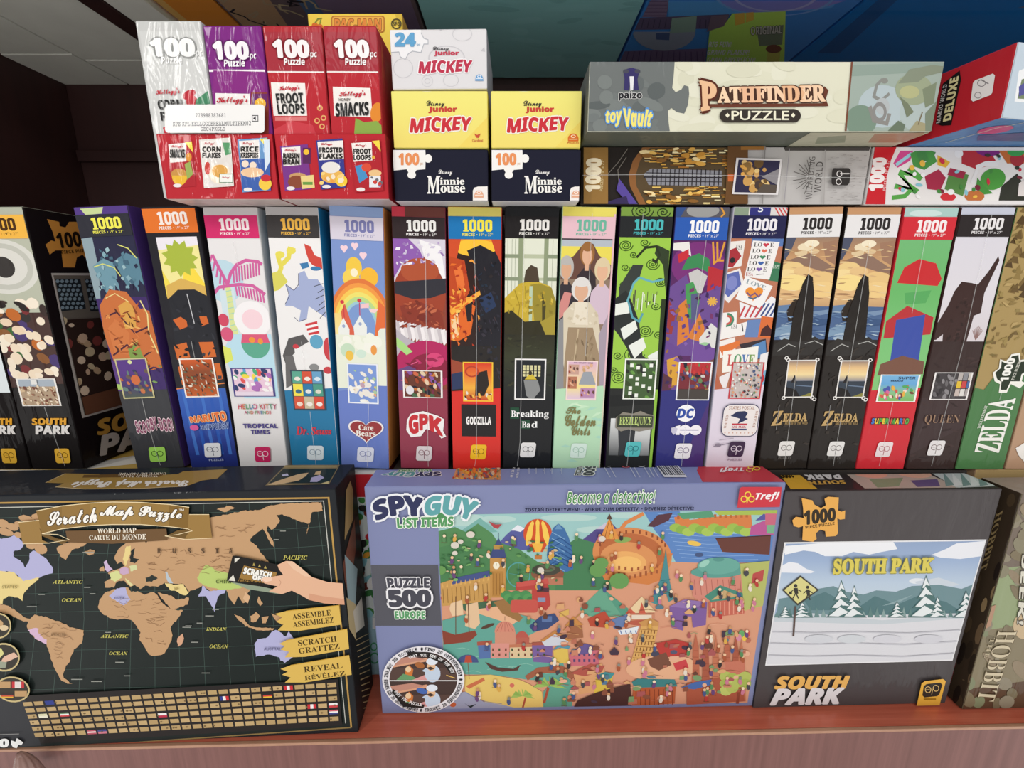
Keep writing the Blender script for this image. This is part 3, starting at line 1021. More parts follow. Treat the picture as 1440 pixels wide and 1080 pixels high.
# maroon box
bx = spine('maroon puzzle box with white fur and rust-red art and dripping red three-letter logo', -0.0920, -0.0054, {'front': '8c3448', 'all': '5a2030', 'top': '7a2a34'}, (304.5, 335, '33282a', 'e9e7e4'))
P = art(bx)
P.rect(0, 286, 1, 304, '6a3a34').rect(0, 286, .25, 304, 'c23a4a').rect(0, 335, 1, 550, '8f4636').region(R4(0, 335, 1, 552))
P.poly([(0, 335), (1, 335), (1, 400), (.9, 366), (.6, 360), (.3, 366), (.05, 392), (0, 400)], 'd6cfdc').poly([(0, 335), (.3, 335), (.5, 350), (.6, 366), (.2, 366), (0, 392)], '8f5fae').poly([(.5, 336), (.9, 345), (1, 400), (.8, 372), (.6, 362)], 'f0eef0')
P.ell(.48, 415, .5, 48, 'a0442e').ell(.5, 380, .36, 18, 'b05436').poly([(0, 396), (.4, 394), (1, 390), (1, 410), (.7, 418), (.35, 420), (0, 412)], '33323a')
P.poly([(.1, 430), (.5, 424), (.9, 436), (.95, 460), (.6, 472), (.2, 462)], '8c3a2c').ell(.52, 446, .10, 5, '7a2f26')
for k in range(16):
    x = k / 15
    P.poly([(x - .06, 452 + 12 * x), (x + .03, 450 + 12 * x), (x + .07, 470 + 10 * x), (x, 478 + 8 * x)], ['e0dadb', 'c8c0c4', 'efe9ea'][k % 3])
P.poly([(0, 462), (.2, 474), (.5, 486), (1, 490), (1, 500), (0, 500)], 'b8b2ba').ell(.6, 512, .62, 34, 'b42a60').ell(.64, 518, .4, 22, '8a2440').ell(.75, 505, .18, 10, 'd8487a')
P.poly([(0, 474), (.12, 480), (.32, 494), (.2, 499), (0, 486)], 'a9d884').poly([(0, 520), (.3, 512), (.5, 530), (.1, 552), (0, 552)], '6a4a80')
P.region().poly([(0, 549), (1, 546), (1, 662), (0, 662)], '933a4e')
P.fleck(.05, .95, 340, 372, 40, ['f0eef4', 'b9a4cc', 'e0d8e6', '9a78b4', 'cfc4dc'], .05, 4, 60).fleck(.08, .92, 424, 460, 36, ['b65a3e', '8a3c2c', '9a4630', 'c46a4a', '7a3226'], .08, 4, 50, 2).fleck(.1, .9, 500, 545, 30, ['c8386e', '9a2850', '7a2040', 'd85a86', 'b03060'], .1, 3, 40, 3)
P.build('cover_art')
preview(bx, .11, 520, .9, 558.5, 'f1ecea', '6a3a2c', lambda P, a, b, c, d: P.dots(R4(a, b, c, d), 60, 8, ['a0462a', 'c8743a', '3a2a2a', '8a5aa0', '4a6a4a', 'e0c8a8', '7a3048', 'd06a4a', '2a2430'], .03, .07, 40).ell(.25, 548, .08, 6, 'e0dce0'))


def t(P):
    P.poly([(.17, 590), (.25, 581), (.5, 577), (.8, 583), (.93, 588), (.9, 604), (.96, 612), (.86, 615), (.78, 606), (.55, 602), (.45, 612), (.24, 614), (.15, 604)], 'f2eeec')
    P.text('G', [(.21, 584), (.39, 583), (.39, 607), (.22, 609)], 'c8333a', 'b', .06)
    P.text('P', [(.43, 582), (.6, 582), (.58, 602), (.43, 603)], 'c8333a', 'b', .06)
    P.text('K', [(.63, 583), (.86, 588), (.88, 611), (.64, 603)], 'c8333a', 'b', .06)


title(bx, t, 'logo_lettering')
mark(bx, .34, .66, 626, 646.5, 'dcd2d4', '7a4a56')
seam(bx, [(.62, 345), (.6, 480), (.58, 655)])

# red box, black square
bx = spine('red puzzle box with yellow count on blue and a black square title panel', -0.0372, -0.0028, {'front': 'd8322c', 'all': '5a1a1a', 'top': 'd9cf6a', 'right': 'b02a26'}, (304, 336, '1f74b2', 'f0e24a'))
P = art(bx)
P.rect(0, 286, 1, 304, 'd6c968').rect(0, 336, 1, 560, '33211e').region(R4(0, 336, 1, 560))
P.rect(0, 336, 1, 352, 'f0a032').ell(.5, 348, .4, 12, 'f7c23c').poly([(0, 336), (.24, 336), (.1, 380), (0, 400)], 'd0502c').poly([(.8, 336), (1, 336), (1, 380)], 'c8482c')
P.poly([(0, 360), (.3, 366), (.4, 410), (.2, 430), (.1, 470), (0, 470)], 'c04a24').poly([(.1, 380), (.24, 372), (.3, 400), (.2, 420)], 'e8763a')
P.poly([(.35, 352), (.6, 344), (.9, 356), (1, 372), (1, 560), (.4, 560), (.55, 440), (.62, 414), (.5, 380)], '24232a').poly([(.55, 420), (.8, 410), (.9, 430), (.7, 440)], '2b3a5a')
P.poly([(0, 436), (.58, 408), (.6, 414), (.05, 446)], 'f6b043').poly([(0, 446), (.35, 425), (.5, 430), (.4, 470), (.15, 480), (0, 478)], 'e06a2a').poly([(.02, 448), (.16, 440), (.18, 470), (.05, 478)], 'f4d0a0').poly([(.3, 430), (.44, 424), (.42, 452), (.34, 452)], '2a2426')
rd = random.Random(4)
for k in range(40):
    x, y = rd.uniform(0, .55), rd.uniform(400, 500)
    P.poly([(x, y), (x + .05, y + 3), (x + .02, y + 9)], rd.choice(['e8702c', 'f0a040', 'b83c22', 'd05426', '3a201c']))
P.rect(0, 486, 1, 552, '2a2624').poly([(0, 505), (.25, 510), (.25, 546), (0, 548)], '9c4a34').poly([(0, 526), (.25, 522), (.25, 546), (0, 548)], '2f3a5e')
for k in range(30):
    x, y = rd.uniform(.4, 1), rd.uniform(360, 540)
    P.line([(x, y), (x + .03, y + 6)], .0007, rd.choice(['3a3a44', '3a3444', '4a3a3c']))
P.region().poly([(0, 550), (1, 545), (1, 662), (0, 662)], 'd9342c')
P.fleck(.56, .97, 366, 535, 50, ['2f2e38', '1b1a20', '3a3640', '26303f', '302a2c'], .05, 5, 80).fleck(.02, .5, 366, 480, 30, ['e8702c', 'f0a040', 'b83c22', '8a2c1c', 'f6c860'], .06, 4, 80, 4).rect(0, 550, 1, 662, 'd9342c')
P.build('cover_art')
preview(bx, .24, 508.5, .84, 564, 'f4c33c', ['d8402a', 'e87a34', 'f0b244', 'c8402a'], lambda P, a, b, c, d: (P.poly([(.5, 524), (.72, 520), (.76, 540), (.66, 556), (.48, 556)], '2e2622'), P.ring(.42, 522, .14, 8, .25, 'b8402a'), P.dots(R4(a, d - 12, c, d), 16, 3, ['8a3a24', 'f0c050', '4a2a20', 'e4dcc8'], .03, .06, 35)))
P = Print(bx, 'front', 'uy', 0.0006)
P.rect(.2, 568, .9, 613, '272223')
k = P.build('title_panel', None, 'black square panel')
P = Print(bx, 'front', 'uy', 0.0007)
P.text('GODZILLA', (.3, 585.5, .8, 596), 'f4f1ee', 'b', .035)
P.build('title_lettering', k)
mark(bx, .38, .70, 624.5, 645, 'f2c02c', '7a5a12')
seam(bx, [(.47, 304), (.52, 440), (.5, 640), (.46, 655)])

# black box with serif title
bx = spine('black puzzle box with window picture, yellow cloth and white serif title with green squares', 0.0156, -0.0031, {'front': '1f2022', 'all': '1c1d1e', 'top': '2a2a2b'}, (304, 334, '221f20', 'e6e2de'))
P = art(bx)
P.rect(0, 286, 1, 662, '1f2022').rect(0, 304, 1, 335, '221f20').rect(0, 335, 1, 460, 'b8bfa2').region(R4(0, 335, 1, 562))
for x0, x1 in ((0, .26), (.36, .74), (.82, 1)):
    for y0, y1 in ((335, 357), (363, 390), (394, 440)):
        P.rect(x0, y0, x1, y1, 'dfe2d0')
for x in (.06, .14, .2, .9):
    P.line([(x, 336), (x, 440)], .0004, '9aa08a')
for x in (.3, .78):
    P.rect(x - .04, 335, x + .04, 440, '8f9a7a')
for y in (360, 392):
    P.rect(0, y - 2.4, .28, y + 2.4, '8a957a').rect(.8, y - 2.4, 1, y + 2.4, '8a957a')
P.poly([(.36, 402), (.4, 380), (.5, 372), (.62, 376), (.68, 402)], '4e4234')
P.poly([(0, 420), (.3, 398), (.45, 396), (.66, 396), (.88, 402), (1, 425), (1, 470), (0, 470)], 'c8ac3a').poly([(.5, 400), (.66, 398), (.9, 404), (1, 425), (1, 470), (.62, 470)], '9a8a34').rect(.48, 402, .54, 452, 'b9ccb0').poly([(.72, 410), (.8, 430), (.78, 458), (.74, 460)], '4a4424')
P.line([(.2, 408), (.3, 430), (.26, 452)], .0008, '9a8424').line([(.4, 402), (.42, 440)], .0008, 'a08a28')
P.poly([(0, 440), (.14, 436), (.4, 452), (.7, 450), (.9, 468), (1, 480), (1, 500), (0, 500)], '33301f').poly([(.7, 452), (1, 440), (1, 476), (.86, 478)], 'a8963a')
P.grad(0, 470, 1, 562, ['312f22', '3a3d2a', '2c3028', '202224'])
P.fleck(.06, .94, 408, 440, 26, ['b89a30', 'd4b848', '8a7a2c', 'a89034'], .05, 5, 70).fleck(.04, .96, 470, 545, 40, ['3a3a28', '26271f', '454832', '2c2e24'], .1, 3, 30, 2)
P.build('cover_art')
preview(bx, .22, 504, .84, 561.5, 'f0eeec', '23262a', lambda P, a, b, c, d: ([P.rect(.38 + i * .075, 513 + j * 4.2, .43 + i * .075, 516.4 + j * 4.2, 'd9d3a0') for i in range(5) for j in range(4)], P.poly([(.42, 533), (.5, 526), (.58, 526), (.66, 533)], 'd0b83c'), P.ell(.53, 524, .035, 3, '3a322a'), P.poly([(.4, 534), (.68, 534), (.74, 548), (.58, 562), (.46, 556)], '8a8c8c')))


def t(P):
    P.rect(.14, 572.5, .32, 588.5, '1f4a34').rect(.36, 589.5, .54, 602.5, '1f4a34')
    P.text('Br', (.16, 577, .33, 585.5), 'f2f2f0', 's', .01)
    P.text('eaking', (.35, 576.5, .92, 588), 'f2f2f0', 's', .01)
    P.text('Ba', (.38, 592, .55, 600.5), 'f2f2f0', 's', .01)
    P.text('d', (.58, 591.5, .7, 600.5), 'f2f2f0', 's', .01)


title(bx, t)
mark(bx, .36, .67, 621.5, 642, 'e6e4e2', '5a5a5c')
seam(bx, [(.36, 310), (.35, 620), (.3, 655)])

# pink and mint box
bx = spine('pastel puzzle box with pink count band, four women and mint green lower half', 0.0678, -0.0041, {'front': 'b9dcbc', 'all': '2a1c38', 'top': 'e6d86a', 'left': 'a4d0b4'}, (304, 335, 'e4bcc6', '6fb49c'))
P = art(bx)
P.rect(0, 286, 1, 304, 'e4d765').rect(0, 335, 1, 346, 'b4bcc4').rect(0, 346, 1, 390, 'e8d85c').region(R4(0, 335, 1, 562))
P.line([(.0, 336), (.95, 336)], .0012, '4a3a44')
P.poly([(.24, 360), (.42, 342), (.6, 342), (.72, 358), (.96, 372), (.96, 400), (0, 400), (0, 370)], '6a4a40')
P.rect(0, 392, 1, 545, '8f7a68')


def bust(x, y, r, hair, skin, coat):
    P.poly([(x - r * 2.1, y + 75), (x - r * 1.6, y + 30), (x - r * .5, y + 18), (x + r * .5, y + 18), (x + r * 1.6, y + 30), (x + r * 2.1, y + 75)], coat)
    P.ell(x, y - 2, r * 1.25, 17, hair)
    P.rect(x - r * .35, y + 8, x + r * .35, y + 22, skin)
    P.ell(x, y + 1, r * .86, 13, skin)
    P.ell(x, y - 11, r * 1.0, 6, hair)


bust(.5, 358, .11, '9a6a3c', 'e0b090', '3a3034')
bust(.12, 378, .11, 'b8b4b0', 'd8a888', '383238')
bust(.8, 380, .12, 'dcc9a4', 'e2b494', 'd2bccb')
P.poly([(0, 430), (.1, 410), (.24, 412), (.16, 440), (0, 450)], 'd08a84')
bust(.42, 408, .15, 'dedad6', 'dcae90', 'd4c8b0')
P.poly([(.1, 440), (.28, 424), (.58, 424), (.76, 440), (.86, 480), (.8, 520), (.16, 520), (.06, 480)], 'd8ccb4').poly([(.32, 424), (.54, 424), (.58, 456), (.28, 456)], 'e6dcc8')
P.poly([(.16, 500), (.2, 460), (.68, 460), (.84, 500), (.88, 548), (.14, 550)], 'a08a6e').line([(.4, 462), (.3, 548)], .0014, 'c4b090').line([(.56, 462), (.6, 548)], .0012, '7a664e').poly([(.8, 470), (.96, 440), (.96, 545), (.88, 545)], 'a89aa8').poly([(0, 452), (.1, 446), (.16, 545), (0, 550)], '8e8e90')
P.region().poly([(0, 547), (1, 541), (1, 662), (0, 662)], 'b6dcb8')
rd = random.Random(2)
for k in range(22):
    x, y, a = rd.uniform(.0, .95), rd.uniform(552, 652), rd.uniform(-.9, .5)
    P.poly([(x, y), (x + .1, y - 3 + a * 4), (x + .24, y + a * 9), (x + .1, y + 1 + a * 4)], rd.choice(['a4d2ac', 'c8e6c6', 'd4ecca', 'a9d6c0']))
P.rect(.955, 300, 1, 545, 'e6bcc4').rect(.965, 545, 1, 662, 'd8d0b8')
P.fleck(.2, .75, 430, 455, 14, ['cdbfa4', 'e4dac4', 'd4c6ac'], .04, 5, 50).fleck(.2, .8, 465, 540, 26, ['8f7a5e', 'b4a080', '7a664e', 'a89476'], .03, 9, 30, 2)
P.build('cover_art')


def pv(P, a, b, c, d):
    for (x0, y0, x1, y1, q) in ((.24, 512, .45, 526, 'c8a090'), (.24, 529, .42, 546, 'b8785c'), (.5, 545, .8, 558, 'b88ab0')):
        P.rect(x0, y0, x1, y1, q).dots(R4(x0 + .02, y0 + 2, x1 - .02, y1 - 2), 7, 3, ['e2b494', '6a4a40', 'd8d0c8', '9a4a3a'], .02, .04, 45)
    P.poly([(.46, 540), (.54, 522), (.7, 522), (.8, 540)], '9aa0a8').dots(R4(.52, 513, .74, 521), 5, 1, ['e0b090', 'c8a070', 'd8d0c8'], .03, .045, 60)
    P.text('THE GOLDEN GIRLS', (.34, 508.5, .72, 510.5), '5a4a6a', 'd')


preview(bx, .21, 506.5, .82, 562, 'f0d9d2', ['dcb4cc', 'e8c8b0', 'f0dc90', 'dcc0d8'], pv)
title(bx, lambda P: (P.text('The', (.23, 572, .52, 581), '7f7a4c', 'c', .035), P.text('Golden', (.22, 583, .84, 598), '7f7a4c', 'c', .035), P.text('Girls', (.36, 598, .74, 611), '7f7a4c', 'c', .035)))
mark(bx, .36, .68, 622.5, 643, 'd4e8dc', '9fc4b0')
seam(bx, [(.55, 300), (.56, 500)])


def spiral(P, cx, cy, r, turns, col, wd=.0009, k=58):
    pts = []
    for i in range(int(turns * 12) + 1):
        a = i * math.pi / 6
        q = r * (1 - i / (turns * 12 + 1))
        pts.append((cx + q * math.cos(a), cy + q * k * math.sin(a)))
    P.line(pts, wd, col)


# lime and black box
bx = spine('black puzzle box with lime swirl art, striped black and white band and teal count', 0.1226, -0.0026, {'front': '232524', 'all': '2c1c40', 'top': '5a7a3a', 'left': '2a1838'}, (304, 333.5, '26282a', '4cb6b8'), 0.0495)
P = art(bx)
P.rect(0, 286, 1, 304, '7a9a44').region(R4(0, 286, 1, 304))
spiral(P, .4, 296, .22, 3, '2c3a1c', .001)
spiral(P, .8, 298, .14, 2, '2c3a1c', .001)
P.region().rect(0, 333, 1, 546, '9cc94c').region(R4(0, 333.5, 1, 548))
for x, y, r, n in ((.14, 345, .14, 3), (.5, 341, .1, 2), (.68, 371, .14, 3), (.3, 358, .08, 2), (.16, 376, .09, 2), (.86, 396, .12, 3), (.64, 465, .15, 3), (.8, 430, .1, 2), (.14, 400, .08, 2), (.44, 498, .22, 3), (.12, 500, .1, 2), (.16, 530, .16, 3), (.9, 470, .1, 2), (.4, 476, .08, 2), (.06, 520, .08, 2)):
    spiral(P, x, y, r, n, '3c5a1e', .0009)
P.poly([(.74, 344), (.98, 352), (1, 420), (.88, 372), (.7, 356)], '34402a').line([(.36, 362), (.52, 348), (.72, 346), (.8, 358), (.74, 368), (.66, 364)], .0022, '2c3422')
P.poly([(.06, 404), (.3, 372), (.5, 372), (.44, 392), (.3, 402), (.2, 430), (.1, 440)], '3a3f3c')
P.poly([(0, 420), (.2, 408), (.3, 420), (.5, 452), (.62, 500), (.9, 510), (.98, 546), (.64, 546), (.3, 490), (.1, 470), (0, 462)], '2c302f')
for q in ([(0, 428), (.26, 424), (.3, 440), (0, 444)], [(.14, 462), (.42, 450), (.48, 462), (.22, 478)], [(.32, 486), (.6, 474), (.68, 488), (.46, 504)], [(.72, 500), (.98, 490), (1, 520), (.8, 516)], [(.84, 532), (1, 524), (1, 544), (.9, 546)]):
    P.poly(q, 'e8ece4')
P.line([(.24, 424), (.34, 398), (.44, 390), (.7, 396), (.92, 392)], .0020, '6ab0bc').line([(.26, 424), (.36, 446), (.5, 452), (.56, 440)], .002, '5a9fae')
rd = random.Random(8)
for k in range(16):
    P.rect(.34 + k * .03 + rd.uniform(0, .02), 404 + rd.uniform(0, 26), .36 + k * .03, 410 + rd.uniform(0, 28), rd.choice(['f0f0e6', 'dfe4d8', '4a3a44']))
P.poly([(.9, 420), (1, 420), (1, 546), (.94, 546)], '2e3a22')
P.region().rect(0, 547, .93, 662, '262827').rect(.93, 547, 1, 662, '8fbf45').poly([(.0, 556), (.93, 552), (.93, 568), (0, 572)], '1e2020')
P.grad(.06, 588, .26, 640, ['e0e2e0', 'a9abaa', '5a5c5c']).grad(.56, 588, .9, 640, ['e4e6e4', 'c4c6c5', '7a7c7c'])
P.poly([(.2, 588), (.6, 588), (.56, 640), (.28, 640)], '33363a')
P.build('cover_art')


def pv(P, a, b, c, d):
    P.dots(R4(a, b, c, d), 18, 4, ['6a9a4a', '3a4a2c', '2a2e28'], .05, .09, 40)
    for k in range(14):
        x, y = a + .08 + (k % 4) * .13, b + 5 + (k // 4) * 13 + (k % 3) * 3
        P.rect(x, y, x + .07, y + 5, 'ecefe6')


preview(bx, .27, 504, .93, 561, 'eef0e8', '47603a', pv)


def t(P):
    P.poly([(.16, 586), (.3, 579), (.5, 581), (.66, 577), (.8, 581), (.95, 583), (.95, 602), (.8, 604), (.66, 606), (.44, 603), (.28, 606), (.16, 601)], '8a8478')
    P.rrect(.19, 583.5, .93, 600.5, .03, '3c4234', 2)


k = title(bx, t, 'title_sign')
title(bx, lambda P: P.text('BEETLEJUICE', (.24, 585.5, .9, 598), 'c4d880', 's', .008), 'title_lettering', .0008)
mark(bx, .4, .72, 620.5, 641, '55bcbc', '1f6a70')
seam(bx, [(.42, 300), (.42, 333)])
seam(bx, [(.5, 561), (.46, 655)])

# indigo box
bx = spine('indigo puzzle box with blue count band, purple and orange art and round white logo', 0.1757, -0.0010, {'front': '33347a', 'all': '2c2a5a', 'top': '4a4a5a', 'left': '2a2440'}, (305.5, 338, '2f5cb0', 'f2f2f4'))
P = art(bx)
P.rect(0, 286, 1, 306, '5a5860').region(R4(0, 286, 1, 306)).ell(.5, 296, .3, 10, '9a9a98').poly([(0, 290), (.2, 290), (.1, 305), (0, 305)], '33508a').line([(.8, 288), (.9, 300), (.84, 305)], .0014, 'd8983c')
P.region().rect(0, 338, 1, 552, '5a2c62').region(R4(0, 338, 1, 552))
P.ell(.5, 372, .5, 32, '7a3478').poly([(0, 342), (.3, 340), (.36, 360), (.14, 352), (.0, 352)], 'e8e4e2').poly([(.1, 358), (.3, 350), (.32, 362), (.14, 370)], 'c8323c').line([(.74, 340), (.8, 370), (.9, 364), (.96, 340)], .0018, 'dc9a3c').line([(.82, 340), (.86, 366), (.98, 366)], .0018, 'dc9a3c')
P.poly([(.2, 380), (.3, 362), (.5, 356), (.7, 364), (.76, 384), (.5, 376)], '3f8a56').poly([(.34, 384), (.5, 378), (.7, 388), (.62, 412), (.44, 412)], 'c8c6c4').poly([(.7, 374), (1, 380), (1, 420), (.72, 412)], 'b8323a')
P.poly([(0, 404), (.3, 386), (.5, 420), (.66, 412), (.98, 402), (1, 470), (.94, 500), (0, 500)], '6e4f92').poly([(0, 420), (.16, 440), (.12, 470), (0, 470)], '9a3a3a')
P.poly([(.3, 400), (.44, 396), (.6, 420), (.56, 450), (.36, 446)], '4c9a58').poly([(.2, 430), (.34, 420), (.46, 470), (.62, 440), (.74, 460), (.76, 482), (.46, 476), (.24, 486)], 'd8803a').poly([(.42, 414), (.54, 412), (.6, 440), (.48, 456)], '5a5c84')
for k in range(10):
    a = k * math.pi / 5
    P.line([(.84, 424), (.84 + .1 * math.cos(a), 424 + 6.4 * math.sin(a))], .0016, 'e0ae4c')
P.poly([(.66, 476), (.86, 454), (1, 462), (1, 490), (.7, 496)], 'dcdcd8').ell(.78, 488, .12, 7, '9cc89a')
P.poly([(0, 478), (.3, 490), (.4, 548), (0, 548)], '6a4a90').poly([(.5, 480), (1, 490), (1, 530), (.6, 540)], '74509a').poly([(.06, 506), (.3, 500), (.36, 540), (.14, 545)], 'd8a03c').poly([(.0, 524), (.2, 532), (.2, 548), (0, 548)], '5a3444').poly([(.8, 510), (1, 504), (1, 546), (.85, 546)], '7a4a40')
P.region().poly([(0, 550), (1, 543), (1, 662), (0, 662)], '34357c').poly([(.5, 662), (1, 560), (1, 662)], '4a3474')
P.fleck(.03, .97, 400, 545, 60, ['5c3f86', '8460aa', '3f2a5a', '7a3a6a', '4a2a50', '9a6a3a', '6a4c96'], .06, 6, 80)
P.build('cover_art')
preview(bx, .3, 508.5, .97, 562.5, 'eeeef0', '7a3038', lambda P, a, b, c, d: P.rect(a, b, c, b + 14, 'b8343a').dots(R4(a, b, c, d - 12), 44, 7, ['c83a38', '5a4a70', '2a2a34', 'd8a04a', '6a8a5a', 'd0ccc8', '44508a', '9a5a3a'], .03, .055, 45).rect(a, d - 14, c, d, '4a4440'))


def t(P):
    P.ell(.53, 580.5, .19, 12, 'f4f4f6', 0, 36)


k = title(bx, t, 'round_logo')
title(bx, lambda P: P.text('DC', [(.38, 574.5), (.69, 574.5), (.67, 587), (.36, 587)], '2f4ea2', 'b', .05), 'logo_lettering', .0008)


def t(P):
    P.poly([(.34, 599), (.44, 597), (.44, 611), (.36, 611), (.36, 602)], 'f0eef4').ell(.54, 604, .12, 7.2, 'f0eef4').ell(.76, 604, .12, 7.2, 'f0eef4').poly([(.26, 601), (.33, 600), (.39, 602), (.37, 608), (.32, 611), (.27, 607)], 'c8c6d8')
    P.line([(.44, 604), (.82, 604)], .0009, '34357c')


title(bx, t, 'anniversary_logo')
mark(bx, .38, .71, 623, 644, 'eceaee', '6a5a80')
seam(bx, [(.6, 338), (.55, 440), (.54, 655)])

# stamp collage box
bx = spine('pale lilac puzzle box covered with postage stamps, LOVE stamps and a blue eagle emblem', 0.2287, -0.0016, {'front': 'dcd3e0', 'all': 'b8b4c2', 'top': 'c8c4c8', 'left': 'b4b4c4'}, (303, 335, '26264c', 'e9e6ec'))
P = art(bx)
P.rect(0, 286, 1, 304, 'd8d4d2').region(R4(0, 286, 1, 303)).rect(.3, 286, .68, 303, '33357a').text('5', (.45, 289, .54, 298), 'f0f0f2', 'i').rect(0, 286, .28, 303, '8a9a84')
for k in range(4):
    P.line([(.72 + k * .07, 288), (.86 + k * .07, 303)], .0011, 'd04a4a')
P.region().rect(0, 335, 1, 548, 'b9775c').region(R4(0, 335, 1, 548))
P.rect(.4, 335, 1, 346, '5a78b0').poly([(0, 340), (.28, 338), (.26, 374), (0, 378)], 'e9e4df').poly([(0, 352), (.12, 348), (.24, 360), (.1, 376), (0, 376)], 'a8343c').text('USA', (.12, 344, .24, 351), '444444', 's').ell(.08, 366, .05, 4, '2a2a2c')
P.poly([(0, 384), (.24, 377), (.36, 400), (.1, 426), (0, 420)], 'e8e4e2').poly([(0, 386), (.22, 381), (.3, 400), (.08, 418), (0, 412)], '5f6cb0').ell(.12, 398, .1, 10, '8088c4')
P.poly([(.82, 366), (1, 370), (1, 396), (.8, 394)], '3f7a58').text('USPS', (.86, 372, .98, 377), 'd8e4d8', 'i')
st = 'eeebe9'
P.poly([(.42, 338), (.92, 340), (.82, 393), (.34, 389)], st)
for k, c in enumerate(['c8384a', 'd8705a', '3f8a60', '3f62a8', '7a5aa8']):
    y = 341 + k * 8.6
    x = .45 - k * .018
    P.text('LO', (x, y, x + .15, y + 5.6), '3a3234', 's').text('E', (x + .3, y + .4, x + .37, y + 6), '3a3234', 's')
    heart(P, x + .225, y + 3, .055, 3.2, c)
P.text('USA', (.36, 383, .5, 388), 'b04a4a', 's').line([(.56, 386), (.7, 385)], .0006, '4a4a4a')
P.poly([(.36, 388), (.9, 402), (.74, 434), (.22, 420)], 'f0eeec').text('LOVE', [(.40, 392), (.78, 402), (.76, 408), (.38, 398)], '8a9aa0', 's')
heart(P, .56, 412, .17, 11, 'e8923a')
P.line([(.42, 411), (.5, 416), (.58, 412), (.66, 417), (.7, 413)], .0014, '7a5a80').line([(.46, 418), (.56, 420), (.64, 417)], .0014, '4a6a8a')
P.poly([(.3, 424), (.68, 434), (.9, 416), (1, 420), (1, 446), (.36, 448)], 'ecebee')
for k in range(4):
    P.line([(.34 + k * .1, 446), (.42 + k * .11, 430)], .0018, 'c44a50').line([(.66 + k * .09, 444), (.8 + k * .08, 426)], .0018, '44568c')
P.poly([(0, 440), (.28, 438), (.3, 462), (0, 470)], 'efece9').ring(.1, 450, .14, 10, .3, '4a8a6a', -90, 90).ring(.1, 450, .1, 7, .4, 'c85a50', -90, 90)
P.poly([(0, 462), (.5, 452), (.5, 470), (0, 478)], 'efece9').text('USA', (.2, 456, .32, 462), '4a4a4a', 's').line([(.4, 455), (.44, 466)], .001, '3a3a3a')
P.poly([(.5, 450), (.78, 448), (.74, 474), (.48, 474)], '6a86b8').poly([(.76, 444), (1, 446), (1, 476), (.74, 474)], 'd8703c').poly([(.8, 462), (.9, 456), (1, 464), (1, 472), (.78, 472)], '4a2a2a')
P.poly([(0, 480), (.3, 474), (.34, 494), (.05, 504)], 'efe9e4').poly([(.0, 488), (.4, 478), (.4, 486), (.1, 500)], 'e0783c').poly([(.4, 484), (.9, 476), (1, 500), (.6, 510)], '3a3238').poly([(.64, 486), (.9, 478), (.96, 500), (.8, 504)], '5a86b8')
P.poly([(.1, 494), (.78, 486), (.8, 518), (.12, 524)], 'f2efe6').text('LOVE', (.2, 498, .74, 514), '7aa07a', 's', .01, None, .05, None, ['c85a50', '5a9a6a', '5a7ab0', '7aa05a']).poly([(.84, 498), (1, 494), (1, 520), (.84, 524)], 'e9e6e6')
P.poly([(.08, 530), (.3, 522), (.24, 545), (.1, 545)], 'e9e4e4').poly([(.8, 524), (1, 520), (1, 545), (.8, 545)], '7ab0d0').ell(.86, 532, .12, 8, 'c8343c').poly([(0, 524), (.2, 548), (0, 548)], 'b9674c')
P.region().poly([(0, 548), (1, 540), (1, 662), (0, 662)], 'ddd4e2')
P.build('cover_art')
preview(bx, .3, 509, .94, 560.5, 'c83a44', 'c8bcb8', lambda P, a, b, c, d: P.dots(R4(a, b, c, d), 110, 7, ['4a5a80', 'c85a50', 'e8e4de', '3a3a40', 'd8a07a', '8a8aa0', '6a8a6a', 'efe9e4'], .014, .03, 60))


def t(P):
    P.rrect(.22, 567.5, .96, 613, .16, '3a3a5c', 10)
    P.rrect(.235, 568.5, .945, 612, .15, 'e9e2e0', 9.4)
    P.text('UNITED', [(.27, 601), (.29, 583), (.34, 583), (.32, 601)], 'b08a7a', 'b')
    P.text('STATES POSTAL', (.33, 570.5, .85, 575), 'b08a7a', 'b')
    P.text('SERVICE', [(.93, 577), (.90, 600), (.85, 600), (.88, 577)], 'b08a7a', 'b')
    for k in range(8):
        P.text('★', (.29 + k * .08, 606, .325 + k * .08, 609), 'c89a80', 'd')
    P.poly([(.38, 584), (.5, 578), (.66, 577), (.72, 580), (.68, 586), (.74, 588), (.64, 592), (.54, 595), (.58, 588), (.46, 585.5)], '2c3458')
    P.rect(.43, 594.5, .74, 597, 'c0404a').rect(.43, 601.8, .74, 604, '2c3a66').rect(.43, 597, .74, 601.8, 'e4dcdc').text('U.S. MAIL', (.45, 597.8, .72, 600.8), 'b8404a', 'b', .02)


title(bx, t, 'eagle_emblem')
P = Print(bx, 'front', 'uy', 0.0006)
P.line([(.2, 618), (.5, 615)], .0004, '8a8494').line([(.1, 627), (.5, 621)], .0006, '6a6478').ell(.2, 625, .06, 2.4, '8a8090')
P.build('printed_postmark')
mark(bx, .42, .74, 620, 641, '3c2644', 'e0d4e2')
title(bx, lambda P: P.text('PUZZLES', (.43, 643.5, .72, 646.5), '8a7a90', 'b'), 'badge_caption')

